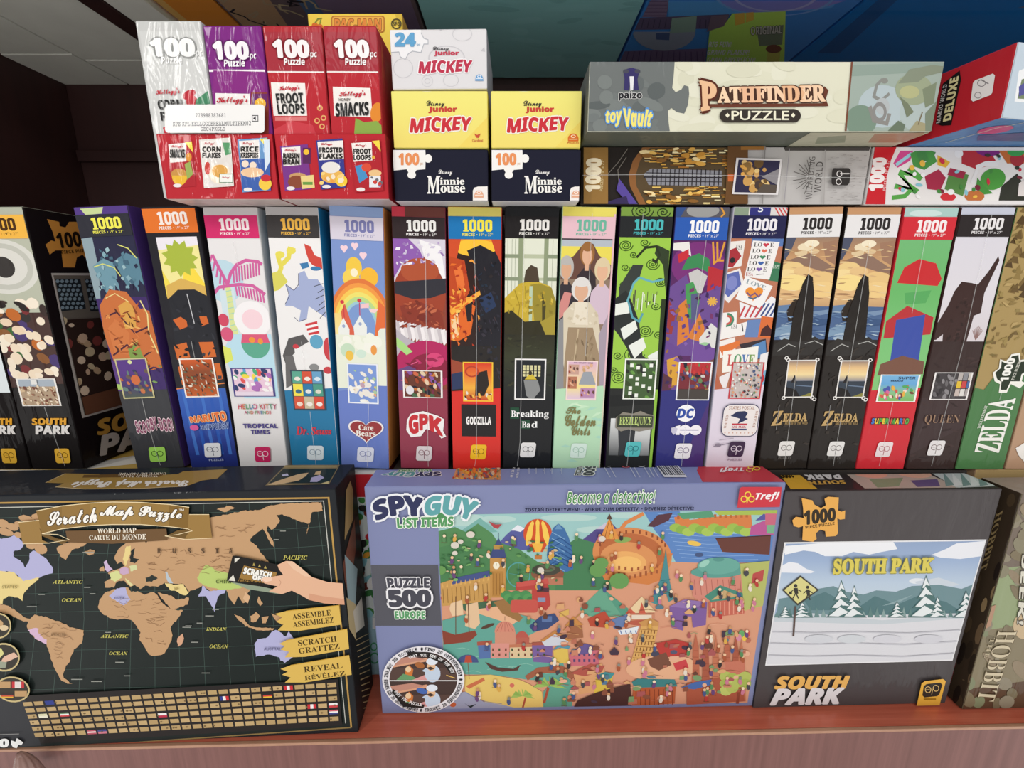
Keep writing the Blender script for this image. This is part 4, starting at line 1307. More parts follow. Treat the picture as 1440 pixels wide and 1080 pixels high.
# the two sunset boxes
for i, (cx, dx) in enumerate(((0.2848, 0.0034), (0.3362, 0.0009))):
    bx = spine(('black sunset-and-sea puzzle box standing next to the stamp collage box',
                'black sunset-and-sea puzzle box standing next to the green and red box')[i], cx, dx,
               {'front': '2a2421', 'all': '1e1a18', 'top': 'c88a5c', 'left': '1e1816'}, (302, 334, 'e4e2e2', '2e2a2a'))
    P = art(bx)
    P.grad(0, 286, 1, 303, ['b98a66', 'c8986c'], False).region(R4(0, 334, 1, 480))
    P.grad(0, 334, 1, 434, ['9a7e6a', 'b98e68', 'd0a474', 'dcb27a', 'e0b884', 'c09a70'])
    P.poly([(0, 334), (.2, 334), (.14, 350), (.04, 366), (0, 366)], '4f5468').poly([(.7, 342), (1, 338), (1, 374), (.8, 366)], 'a07a62').poly([(.1, 366), (.5, 356), (1, 378), (1, 388), (.4, 374)], '8f7262')
    for x, y, r, c in ((.4, 348, .16, 'e9d9b8'), (.5, 343, .14, 'f0e4c8'), (.32, 356, .12, 'dcc49c'), (.56, 354, .1, 'd8bc94'), (.2, 376, .2, 'e8c88a'), (.1, 386, .2, 'f0d69a'), (.4, 382, .18, 'e4c088'), (.76, 392, .26, 'e6c284'), (.25, 398, .3, 'f2d890'), (.8, 408, .3, 'ecca8a')):
        P.ell(x, y, r, r * 38, c, 0, 14)
    P.poly([(0, 430), (1, 432), (1, 480), (0, 480)], '4f6890').poly([(0, 430), (.3, 428), (.34, 440), (0, 444)], '6480a4').poly([(.2, 452), (.5, 444), (1, 450), (1, 458), (.4, 462)], '3f5880').poly([(0, 462), (.3, 456), (.4, 470), (0, 474)], '7f9ab4').ell(.3, 474, .2, 6, 'a9bccb').ell(.62, 476, .16, 6, '9fb4c8').poly([(.6, 440), (1, 436), (1, 442), (.7, 446)], '7a92b0')
    P.poly([(.3, 480), (.32, 440), (.42, 400), (.5, 386), (.6, 390), (.66, 412), (.7, 446), (.74, 480)], '27221f').poly([(.18, 438), (.3, 420), (.42, 424), (.4, 450), (.24, 452)], '2f2620')
    P.region().rect(0, 478, 1, 662, '292421').poly([(0, 486), (.2, 476), (.5, 482), (.8, 474), (1, 484), (1, 500), (0, 500)], '33302e')
    P.line([(.1, 494), (.3, 484), (.44, 488)], .0007, 'b4b4b0').line([(.62, 484), (.8, 480), (.98, 486)], .0007, 'b4b4b0')
    P.region(R4(0, 336, 1, 430)).fleck(0, 1, 345, 425, 46, ['e8cc98', 'c49a6c', 'f0dcb0', 'a8805c', 'd8b280'], .13, 1.6, 14).region(R4(0, 434, 1, 478)).fleck(0, 1, 438, 476, 36, ['5f7ca4', '86a0bc', '3f5880', 'a9bcca'], .12, 1.6, 16, 2).region()
    P.poly([(.3, 480), (.32, 440), (.42, 404), (.5, 388), (.58, 391), (.66, 412), (.7, 446), (.74, 480)], '27221f').fleck(.05, .95, 490, 640, 34, ['332d29', '231e1b', '3a332e'], .1, 4, 80, 3)
    P.build('cover_art')

    def pv(P, a, b, c, d):
        P.grad(a, b, c, b + 28, ['9a8478', 'e6c08a', 'f0d8a0', '8a8a94'])
        P.rect(a, b + 28, c, d, '37404c').poly([(a, d), (a, b + 36), (a + .2, b + 40), (a + .3, d)], '1f1c1c').poly([(a + .3, d), (c, b + 44), (c, d)], '8a8440').poly([(a + .08, b + 30), (a + .14, b + 19), (a + .2, b + 30)], '241f20').line([(a + .2, b + 34), (c, b + 36)], .001, '6a7c94')
        P.region()
        for x, y in ((.33, 506.5), (.90, 506.5), (.33, 559.5), (.90, 559.5), (.29, 503.5), (.95, 562)):
            P.ring(x, y, .042, 2.5, .4, 'efece8')

    preview(bx, .33, 506.5, .90, 559.5, 'e6e2de', '5a6070', pv)

    def t(P):
        P.text('Z', [(.16, 579), (.36, 578), (.35, 597), (.15, 598)], 'c0a06a', 's', .03)
        P.text('ELDA', (.37, 581.5, .86, 592.5), 'c0a06a', 's', .03)
        P.text('BREATH OF THE WILD', (.42, 594, .88, 597), 'a88c5c', 's', .01)
        P.line([(.26, 569), (.26, 604)], .0007, '7f7f80')

    title(bx, t)
    mark(bx, .36, .67, 620.5, 641, 'e6e4e2', '6a6462')
    title(bx, lambda P: P.text('PUZZLES', (.38, 642.5, .64, 645.5), '6f6a66', 'b'), 'badge_caption')
    seam(bx, [(.5, 340), (.52, 655)])

# green and red box
bx = spine('puzzle box with red count band, bright green art, red lower half and colourful title', 0.3874, -0.0009, {'front': 'cf2d38', 'all': 'a82430', 'top': 'a8c8c0', 'left': 'b5252f'}, (305, 337, 'd02f3a', 'f3eaea'))
P = art(bx)
P.rect(0, 286, 1, 305, 'a9c9c2').ell(.4, 300, .3, 5, 'c9dcd8')
P.grad(0, 337, 1, 550, ['74b878', '6cb76a', '7cc27a', '84c67a']).region(R4(0, 337, 1, 562))
P.poly([(.12, 398), (.2, 376), (.45, 364), (.78, 370), (.95, 392), (.9, 402)], 'c92f33').poly([(.05, 452), (.4, 430), (.95, 446), (.96, 470), (.06, 476)], 'b9363a')
P.poly([(.3, 412), (.8, 408), (.74, 426), (.36, 428)], '5aa860').poly([(.24, 450), (.78, 442), (.84, 508), (.28, 512)], '3f52a6').poly([(.1, 512), (.5, 500), (.95, 508), (.98, 526), (.08, 528)], '7a5444')
P.region().poly([(0, 549), (1, 545), (1, 662), (0, 662)], 'd02e39').rect(.0, 337, .02, 549, 'c42c34')
P.build('cover_art')
preview(bx, .14, 526.5, .93, 565, 'f3f0ee', ['7ab4dc', '6aa8d8', '8ac08a', '7cb860'], lambda P, a, b, c, d: P.dots(R4(a + .05, b + 14, c - .05, d - 3), 26, 5, ['d85a50', 'e8b04a', '4a5aa8', 'f0d8c8', 'd86a9a', '7a4a3a', '58a860'], .035, .06, 42).text('SUPER', (.5, 529.5, .84, 533), '33405a', 'b').text('MARIO', (.36, 534, .6, 536.5), '33405a', 'b'))
title(bx, lambda P: P.text('SUPER MARIO', (.13, 588, .88, 595.5), '3a6ac0', 'b', .05, '4a2030', .08, None, ['3f78c8', 'e8c23c', '58a848', 'e8c23c', '58a848', 'd84a3c', '58a848', 'e8c23c', '3f78c8', 'd84a3c', '58a848']))
mark(bx, .34, .65, 621, 642, 'eadcde', 'b06a72')
seam(bx, [(.46, 310), (.5, 440)])
seam(bx, [(.48, 566), (.46, 655)])

# dark brown silhouette box
bx = spine('dark brown puzzle box with pale upper half, dark silhouette and thin tan serif title', 0.4403, -0.0004, {'front': '392927', 'all': '2c1f1e', 'top': 'c4c4d0', 'left': '3a2624'}, (302, 333, '2c2626', 'e6e2e2'))
P = art(bx)
P.rect(0, 286, 1, 302, 'c3c6d4').grad(0, 333, 1, 480, ['d9d6de', 'dcd8de', 'd6ced2']).region(R4(0, 333, 1, 490))
P.poly([(0, 456), (.14, 430), (.2, 410), (.3, 396), (.5, 398), (.62, 400), (.76, 382), (.88, 360), (.92, 366), (.84, 392), (.78, 412), (.8, 440), (.68, 444), (.66, 470), (.64, 490), (.2, 490), (.16, 470), (.05, 478), (0, 478)], '3d2825')
for k in range(9):
    P.line([(.82, 478), (.72 + k * .025, 458 + abs(k - 4) * 1.6)], .0006, '8f6f6a')
P.region().rect(0, 480, 1, 662, '3a2a28').poly([(0, 560), (1, 550), (1, 600), (0, 640)], '403030')
P.fleck(.26, .6, 410, 486, 22, ['352320', '46302c', '2f1f1c'], .05, 5, 80).fleck(.05, .95, 500, 650, 30, ['352524', '42302e', '302120'], .12, 3, 30, 2)
P.build('cover_art')


def pv(P, a, b, c, d):
    P.dots(R4(a, b, a + .44, d), 26, 3, ['3a3638', '6a6668', '8a8688', '2a2628', '545052'], .04, .07, 40)
    for k, q in enumerate(['b8b0ac', '8a8a90', 'c8c0b8', 'e0bc3a', 'c84a4a', '4a6aa0', 'c8b8b0', 'dcd8d4', 'a8a0a0']):
        P.rect(a + .44 + (k % 3) * .1, b + (k // 3) * 11, a + .53 + (k % 3) * .1, b + 10 + (k // 3) * 11, q)


preview(bx, .16, 523.5, .92, 562, 'ece8e6', '454042', pv)
title(bx, lambda P: P.text('QUEEN', (.15, 582.5, .86, 597), '9a7a62', 's', -.012))
mark(bx, .36, .67, 619, 640, 'e4e0e0', '7a6a68')
seam(bx, [(.56, 303), (.58, 480), (.5, 655)])

# green map box at the far end and the tan one after it
bx = spine('green and tan map puzzle box with white lettering running up its edge', 0.4920, 0.0, {'front': '4a7a4a', 'all': '3a2a20', 'top': '9a8454', 'left': '33241c'}, None)
P = art(bx)
P.rect(0, 286, 1, 548, 'a9905c').region(R4(0, 286, 1, 530))
rd = random.Random(11)
for k in range(60):
    x, y = rd.uniform(0, .9), rd.uniform(296, 420)
    P.poly([(x, y), (x + .09, y - 12), (x + .16, y + 2)], rd.choice(['7a6238', '6a5430', '8f7846', '544024']))
for k in range(30):
    x, y = rd.uniform(.1, 1), rd.uniform(420, 520)
    P.rect(x, y, x + rd.uniform(.05, .12), y + rd.uniform(3, 6), rd.choice(['8a7244', '94804e', '755f38']))
P.region().poly([(0, 545), (.2, 548), (.4, 520), (1, 512), (1, 662), (0, 662)], '4c7c4a')
P.region(R4(0, 290, 1, 512)).fleck(0, 1, 296, 510, 60, ['8f7846', '6f5a32', 'b89e68', '7c6a3c', '9c8650'], .09, 4, 80).region()
P.build('cover_art')
P = Print(bx, 'front', 'uy', .0006)
P.poly([(.36, 505), (.5, 508), (.56, 498), (.72, 496), (.76, 506), (.98, 504), (1, 522), (.9, 528), (.9, 536), (.98, 538), (.9, 546), (.7, 540), (.66, 552), (.5, 552), (.48, 540), (.36, 536), (.28, 524), (.38, 518)], 'f0efe6')
P.poly([(.40, 508), (.5, 511), (.58, 501), (.70, 499), (.75, 509), (.95, 507), (.96, 520), (.86, 526), (.86, 536), (.68, 536), (.64, 548), (.52, 548), (.50, 537), (.40, 533), (.33, 524), (.42, 517)], '23301f')
k = P.build('count_jigsaw_piece')
P = Print(bx, 'front', 'uy', .0008)
P.text('1000', [(.46, 536), (.50, 504), (.66, 504), (.62, 536)], 'f2f1ea', 'b', .04)
P.text('PIECE PUZZLE', [(.68, 534), (.72, 508), (.78, 508), (.74, 534)], 'd8d8cc', 'b')
P.build('count_lettering', k)
title(bx, lambda P: (P.text('ZELDA', [(.30, 636), (.36, 560), (.86, 560), (.80, 636)], 'f0efe8', 's', .02), P.text('THE LEGEND OF', [(.24, 602), (.28, 570), (.34, 570), (.30, 602)], 'e0e4d8', 's')))
seam(bx, [(.55, 552), (.55, 562)])

bx = spine('tan parchment puzzle box last in the row, after the green map box', 0.5445, 0.0, {'front': 'b49878', 'all': '8a6a50', 'top': 'a08a60'}, None)
P = art(bx)
P.grad(0, 286, 1, 662, ['a8905c', 'a58c60', 'b29070', 'b89478'])
rd = random.Random(12)
for k in range(30):
    x, y = rd.uniform(0, .9), rd.uniform(300, 600)
    P.line([(x, y), (x + .1, y + rd.uniform(-8, 8)), (x + .2, y + 4)], .0008, rd.choice(['7a6238', '8f7846', '9a7a58']))
P.build('cover_art')
P = Print(bx, 'front', 'uy', .0006)
P.poly([(.1, 630), (.3, 620), (.6, 622), (.66, 606), (.9, 606), (.9, 640), (.6, 644), (.4, 652), (.2, 640)], 'f0ece6')
P.build('count_jigsaw_piece')

# ------------------------------------------------------------------ boxes standing under the row
bx = Box('puzzle_box', 'white and gold carton lying flat under the two black boxes at the row end', 'puzzle box', -0.41, 0.4215, 0.0, 0.42, 0.27, 0.2615, {'all': '4a4038', 'top': 'c9a85a', 'front': 'd8d4cc'})
P = Print(bx, 'top', 'px')
P.poly([(60, 656), (193, 624), (193, 652), (110, 661)], 'e0dcd2')
P.poly([(90, 655), (193, 628), (193, 640), (100, 656)], 'c7a24e')
P.build('printed_picture')
bx = Box('puzzle_box', 'festive red-banded puzzle box showing in the slot between two front boxes', 'puzzle box', -0.1595, 0.4215, 0.0, 0.05, 0.26, 0.2600, {'all': 'a82a30', 'front': '9fb8c0', 'top': 'e4e0de'})
P = Print(bx, 'front', 'px')
P.rect(490, 655, 545, 668, 'e9e6e4').rect(490, 667, 545, 699, 'c82a34').rect(490, 699, 545, 870, 'dce4e0').rect(480, 868, 545, 960, '9ec0cc')
rd = random.Random(6)
P.region(R4(490, 700, 548, 868))
for k in range(46):
    P.ell(rd.uniform(498, 535), rd.uniform(702, 866), rd.uniform(3, 8), rd.uniform(4, 10), rd.choice(['4a8a48', '3f7a44', 'c8343c', '7a3a30', 'e0a03c', 'efece8', 'd87a3c', '8ac0c8', '2c2c2a', '5aa058']), rd.uniform(0, 90), 12)
P.region().ring(526, 909, 5, 6, .3, '4a9a6a').ring(527, 925, 7, 8, .25, '4a9a6a').rect(524, 868, 534, 884, 'e8e6e6')
P.build('cover_art')
bx = Box('puzzle_box', 'dark carton behind the blue find-the-item box and the black mountain puzzle', 'puzzle box', 0.178, 0.4225, 0.0, 0.612, 0.26, 0.2600, {'all': '4a4440', 'front': '3a3634'})
bx = Box('puzzle_box', 'tan carton lying under the green map box at the row end', 'puzzle box', 0.610, 0.4225, 0.0, 0.235, 0.26, 0.2615, {'all': 'b09070', 'front': 'b59a6a', 'top': 'c0a484'})
# ------------------------------------------------------------------ things lying on top of the row
ZT = 0.5232


def px_print(bx, which, z, fn, name, parent=None, mat=None, label=None, step=1e-5):
    P = Print(bx, which, 'px', z, step)
    fn(P)
    return P.build(name, parent, label, mat)


# yellow box standing behind
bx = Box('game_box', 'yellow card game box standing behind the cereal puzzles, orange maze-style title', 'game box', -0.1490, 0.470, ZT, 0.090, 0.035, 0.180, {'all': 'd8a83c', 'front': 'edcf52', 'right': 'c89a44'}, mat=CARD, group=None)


def f(P):
    P.rrect(466, 22.5, 541, 46, 4, 'b8742c', 4).rrect(467.5, 24, 539.5, 44.5, 3.5, 'e9b04a', 3.5)
    P.text('PAC-MAN', (471, 27.5, 536, 42), 'e08a3c', 'b', .05, '6a4418', .03)


px_print(bx, 'front', .0004, f, 'title_lettering')


def f(P):
    for x in (469, 502, 533):
        P.ring(x, 3, 8, 8, .14, '5a5a3a')
    P.ell(502, 4, 5, 4, '5a5a3a').rect(530, -2, 536, 7, '5a5a3a').poly([(465, -1), (473, -1), (469, 3)], '5a5a3a').poly([(465, 8), (473, 8), (469, 3)], '5a5a3a')
    P.text('5-15 min', (460, 13, 478, 17.5), '6a6438', 'd', .02).text('2-8 players', (491, 13, 512, 17.5), '6a6438', 'd', .02).text('Age 8+', (525, 13, 538, 17.5), '6a6438', 'd', .02)


px_print(bx, 'front', .0004, f, 'play_icons')


def f(P):
    P.ell(443, 37, 4.4, 5, 'd8702c').ell(450, 39, 4.4, 5, 'd8702c').line([(443, 33), (447, 27), (453, 26)], .0007, '6a8a3a').line([(450, 35), (451, 28)], .0007, '6a8a3a')


px_print(bx, 'front', .0004, f, 'cherry_icon')
px_print(bx, 'front', .0004, lambda P: P.ring(557.5, 34, 7.4, 7.4, .22, '4a4428').text('SFG', (552.5, 31, 562.5, 37), '4a4428', 'b'), 'maker_emblem')
px_print(bx, 'front', .0001, lambda P: P.poly([(540, -40), (552, -40), (574, 60), (566, 60)], 'd4b640'), 'printed_bar')

# the two shrink-wrapped cereal packs
for side in (0, 1):
    X0, X1 = ((-0.2970, -0.2000), (-0.1985, -0.1055))[side]
    cx, W = (X0 + X1) / 2, X1 - X0
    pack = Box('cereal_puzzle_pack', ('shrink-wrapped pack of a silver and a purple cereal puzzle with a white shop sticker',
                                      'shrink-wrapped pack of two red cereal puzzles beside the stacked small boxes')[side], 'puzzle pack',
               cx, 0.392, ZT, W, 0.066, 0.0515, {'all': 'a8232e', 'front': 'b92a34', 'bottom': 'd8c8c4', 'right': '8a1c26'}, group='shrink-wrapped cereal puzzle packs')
    pack.carton.name = 'display_tray'
    spec = ((('silver', 'c6c7c5', -0.3010, -0.2485, .6560), ('purple', '7d2a80', -0.2475, -0.2008, .6525)),
            (('red', 'b03038', -0.1998, -0.1525, .6525), ('second red', 'b02c36', -0.1515, -0.1085, .6525)))[side]
    for k, (nm, c, a, b_, zt) in enumerate(spec):
        tb = Box('tall_puzzle_box', nm + ' tall box', None, (a + b_) / 2, 0.3945, ZT + .0012, b_ - a, 0.056, zt - ZT, {'all': c, 'right': c, 'top': c}, parent=pack)
        q = side * 2 + k

        def f(P):
            if q == 0:
                P.poly([(196, 44), (290, 44), (300, 190), (220, 190)], 'cfd0ce')
                P.ell(266, 133, 10, 6, 'b8303c', -30).ell(270, 143, 8, 9, 'c23a44').poly([(276, 140), (292, 128), (296, 146), (274, 150)], '4a8a66')
            if q == 1:
                P.poly([(285, 98), (380, 98), (384, 102), (285, 101)], 'f0e8ee').poly([(300, 99), (372, 101), (376, 190), (300, 190)], '862c80')
                P.poly([(303, 131), (351, 132), (352, 190), (305, 190)], 'f0ecea').rect(353, 130, 378, 190, '8a3a30').rect(355, 132, 376, 150, '6a2a68').ell(366, 146, 8, 8, 'f0b93c')
            if q > 1:
                xa, xb = ((376, 458), (459, 537))[q - 2]
                P.poly([(xa - 4, 45), (xb, 45), (xb + 2, 100), (xa, 100)], 'a5323e').poly([(xa - 4, 100), (xb + 4, 100.5), (xb + 4, 102.5), (xa - 4, 102)], 'efe4e2').poly([(xa - 4, 102.5), (xb + 6, 103), (xb + 6, 190), (xa, 190)], 'b82c36')
            if q == 2:
                P.poly([(381, 116), (429, 117), (432, 163), (385, 163)], 'f0ebe6').rect(387, 165, 432, 170, 'd87a7a')
                for e in ((450, 152), (455, 166), (453, 178), (446, 170)):
                    P.ring(e[0], e[1], 4, 4, .45, 'e0a86a')
                P.poly([(386, 182), (410, 170), (440, 176), (445, 190), (386, 190)], 'c8404a')
            if q == 3:
                P.poly([(468, 122), (521, 124), (524, 165), (470, 163)], 'f0ebe6').ell(530, 158, 9, 14, 'e08a34', 10)
                P.poly([(498, 190), (500, 166), (512, 172), (530, 170), (540, 180), (542, 190)], '8aa84c')

        ca = px_print(tb, 'front', .0001, f, 'cover_art')

        def f(P):
            x0, x1 = ((212, 272), (300, 348), (384, 433), (470, 517))[q]
            dy = (0, 4, 2, 2)[q]
            c = ('f3f3f2', 'f1edf1', 'f1ecec', 'f1ecec')[q]
            o = (None, '5a1a5c', '7a1a24', '7a1a24')[q]
            P.text('100', [(x0, 55 + dy), (x1, 56 + dy), (x1 + 2, 79 + dy), (x0 + 3, 79 + dy)], c, 'b', .07, '8f918f' if q == 0 else o, .05)
            P.text('-pc', (x1 + 1, 72 + dy, x1 + 13, 82 + dy), c, 'b')
            P.text('Puzzle', (x0 + 16, 80 + dy, x0 + 45, 90 + dy), c, 'b', .03)

        px_print(tb, 'front', .0006, f, 'count_lettering')

        def f(P):
            if q == 0:
                P.text("Kellogg's", [(219, 126), (253, 124), (254, 134), (221, 136)], 'c22a3c', 'c', .03)
                P.text('CORN', [(222, 141), (256, 140), (258, 153), (224, 154)], '2c2c2c', 'b', .03)
                P.text('FL', [(226, 158), (238, 158), (240, 170), (228, 170)], '2c2c2c', 'b', .03)
                P.poly([(230, 180), (238, 176), (240, 188), (232, 188)], 'c22a3c')
            if q == 1:
                P.text("Kellogg's", [(305, 136), (348, 135), (349, 147), (306, 148)], 'c22a3c', 'c', .03)
            if q == 2:
                P.text("Kellogg's", [(392, 121), (421, 120), (422, 128), (393, 130)], 'c22a3c', 'c', .04)
                P.text('FROOT', [(388, 132), (426, 131), (427, 145), (390, 146)], '2a2a2a', 'b', .03)
                P.text('LOOPS', [(390, 147), (428, 146), (429, 160), (392, 161)], '2a2a2a', 'b', .03)
            if q == 3:
                P.text("Kellogg's", [(477, 129), (514, 127), (514, 137), (478, 138)], 'c22a3c', 'c', .04)
                P.text('HONEY', (477, 138.5, 493, 142.5), '5a4a44', 'b')
                P.text('SMACKS', [(472, 146), (518, 144), (519, 162), (473, 164)], '2a2a2a', 'b', .04)

        px_print(tb, 'front', .0006, f, 'title_lettering')
    # little boxes pictured on the tray
    small = (((238, 201, 276, 262), (284, 197, 330, 262), (338, 197, 382, 268)), ((397, 206, 438, 266), (448, 198, 487, 264), (496, 200, 540, 268)))[side]
    for k, (x0, y0, x1, y1) in enumerate(small):
        q = side * 3 + k
        bg = ('b02a34', 'e0dad4', '6a98c8', '7a3a8a', '3a3f8e', 'b02832')[q]
        cp = lambda P: P.poly([(x0 - 3, y0), (x1 - 5, y0 - 3), (x1, y1), (x0 + 4, y1 + 3)], bg)

        def f(P):
            cp(P)
            lx = x0 + (x1 - x0) * (.62 if q != 4 else .9)
            P.poly([(x0 - 1, y0 + 2), (lx, y0), (lx + 1, y0 + 26), (x0 + 2, y0 + 28)], 'efe9e4')
            if q in (0, 2, 5):
                P.poly([(x1 - 16, y0 - 1), (x1 - 6, y0 - 2), (x1 - 4, y0 + 14)], 'f0d84c')
            if q in (0,):
                P.ell(x0 + 14, y0 + 44, 11, 8, 'c8924a').poly(P.arcpts(x0 + 15, y0 + 46, 11, 14, 0, 180, 12), 'e9b83a').ell(x0 + 28, y0 + 20, 4, 6, 'e0963c').poly([(x0 + 22, y0 + 30), (x0 + 30, y0 + 26), (x0 + 34, y0 + 44), (x0 + 26, y0 + 52)], '9aae5a')
            elif q == 1:
                P.ell(x0 + 26, y0 + 48, 15, 14, 'f0e2cc').ell(x0 + 26, y0 + 44, 11, 9, 'dca452').ell(x0 + 9, y0 + 40, 4, 9, 'c8443c').poly([(x0 + 30, y0 + 4), (x0 + 40, y0 + 4), (x0 + 42, y0 + 20), (x0 + 34, y0 + 22)], '5a9a6a').rect(x0 + 26, y0 + 48, x0 + 44, y0 + 60, 'eef0e8').frame(x0 + 26, y0 + 48, x0 + 44, y0 + 60, .0005, '4a7a5a').text("Kellogg's", (x0 + 29, y0 + 51, x0 + 41, y0 + 55), 'c22a3c', 'c', .03)
            elif q == 2:
                P.poly([(x0 + 1, y0 + 28), (x1 - 2, y0 + 26), (x1, y1), (x0 + 4, y1)], '3f62ac').ell(x0 + 8, y0 + 34, 5, 5, 'efdcc8').ell(x0 + 19, y0 + 36, 5, 5, 'efdcc8').ell(x0 + 18, y0 + 46, 16, 7, 'ecc49c').ell(x0 + 36, y0 + 62, 9, 9, 'f0c84c').ell(x0 + 37, y0 + 54, 7, 5, 'c8343c').poly([(x0 + 34, y0), (x0 + 42, y0), (x0 + 43, y0 + 30), (x0 + 36, y0 + 44)], 'd8e4f0')
            elif q == 3:
                P.rect(x0 + 29, y0 + 2, x0 + 40, y0 + 24, '5a2a5a').ell(x0 + 34, y0 + 8, 4, 4, 'f0c03c').ell(x0 + 22, y0 + 42, 12, 5, 'c89a68').ell(x0 + 20, y0 + 50, 12, 9, '8a4a34').poly([(x0 + 26, y0 + 42), (x0 + 44, y0 + 40), (x0 + 46, y0 + 58), (x0 + 28, y0 + 60)], 'e8d088').rect(x0 + 29, y0 + 50, x0 + 43, y0 + 54, '6a9a4a')
            elif q == 4:
                P.ell(x0 + 20, y0 + 50, 16, 10, 'e8b45a').ell(x0 + 18, y0 + 38, 13, 8, 'e6e2dc').ell(x0 + 33, y0 + 57, 8, 8, 'f0c840').dots(R4(x0 + 4, y0 + 44, x1 - 4, y1 - 4), 12, 3, ['e8a04a', 'f0e2c8', 'c87a3c', 'f2d080'], 2, 4)
            else:
                P.poly([(x0 + 4, y0 + 34), (x0 + 14, y0 + 32), (x0 + 22, y0 + 50), (x0 + 10, y0 + 58)], '4a90c4').ell(x0 + 20, y0 + 36, 7, 6, 'd8503c').ell(x0 + 32, y0 + 44, 9, 5, 'e8c08a').rect(x0 + 24, y0 + 48, x0 + 40, y0 + 64, 'e4e4e8').dots(R4(x0 + 24, y0 + 50, x0 + 40, y0 + 62), 8, 2, ['4a70b0', 'c8443c', '6a6a70'], 1.5, 3).ell(x0 + 30, y0 + 22, 2.5, 2.5, 'e0a83c')
            P.ell(x0 + 12, y1 - 1, 6, 2.6, 'e9e2e0')

        pc = px_print(pack, 'front', .0003 + 0 * k, f, 'pictured_box')

        def f(P):
            wd = ('SMACKS', 'CORN|FLAKES', 'RICE|KRISPIES', 'RAISIN|BRAN', 'FROSTED|FLAKES', 'FROOT|LOOPS')[q].split('|')
            P.text("Kellogg's", (x0 + 4, y0 + 3, x0 + 20, y0 + 8), 'c22a3c', 'c', .03)
            lx = x0 + (x1 - x0) * (.60 if q != 4 else .88)
            for i, t_ in enumerate(wd):
                yy = y0 + 10 + i * 8.5
                P.text(t_, (x0 + 2, yy, lx, yy + (7 if len(wd) > 1 else 11)), '2a2826', 'b', .05)

        px_print(pack, 'front', .0009, f, 'pictured_lettering', pc)
    if side == 0:
        P = Print(pack, 'front', 'px', .0022)
        P.full = P.clip = [(-.1, -.2), (.2, -.2), (.2, .2), (-.1, .2)]
        P.rrect(235, 148.5, 374, 188, 5, 'efeeec', 5)
        k = P.build('shop_sticker', None, 'white sticker with black print', CARD)
        P = Print(pack, 'front', 'px', .0023)
        P.full = P.clip = [(-.1, -.2), (.2, -.2), (.2, .2), (-.1, .2)]
        P.text('778988383681', (278, 161, 320, 166.5), '4a4a52', 'm')
        P.text('KPZ KPL KELLGGCEREALMULTIPKM02', [(246, 172.5), (355, 171.5), (355, 178), (246, 179)], '4a4a52', 'm')
        P.text('GEC4PKSLD', (285, 180, 319, 185.5), '4a4a52', 'm')
        P.frame(357, 164, 365, 172, .0005, '3a3a40').poly([(358, 168), (362, 165), (362, 171)], '3a3a40')
        P.build('sticker_lettering', k, None, CARD)

# small toy boxes stacked next to them


def small_box(label, X0, X1, z0, z1, cols, yf=.40, yaw=0):
    return Box('small_puzzle_box', label, 'puzzle box', (X0 + X1) / 2, yf, z0, X1 - X0, .075, z1 - z0, cols, yaw, mat=CARD, group='small puzzle boxes stacked on the row')


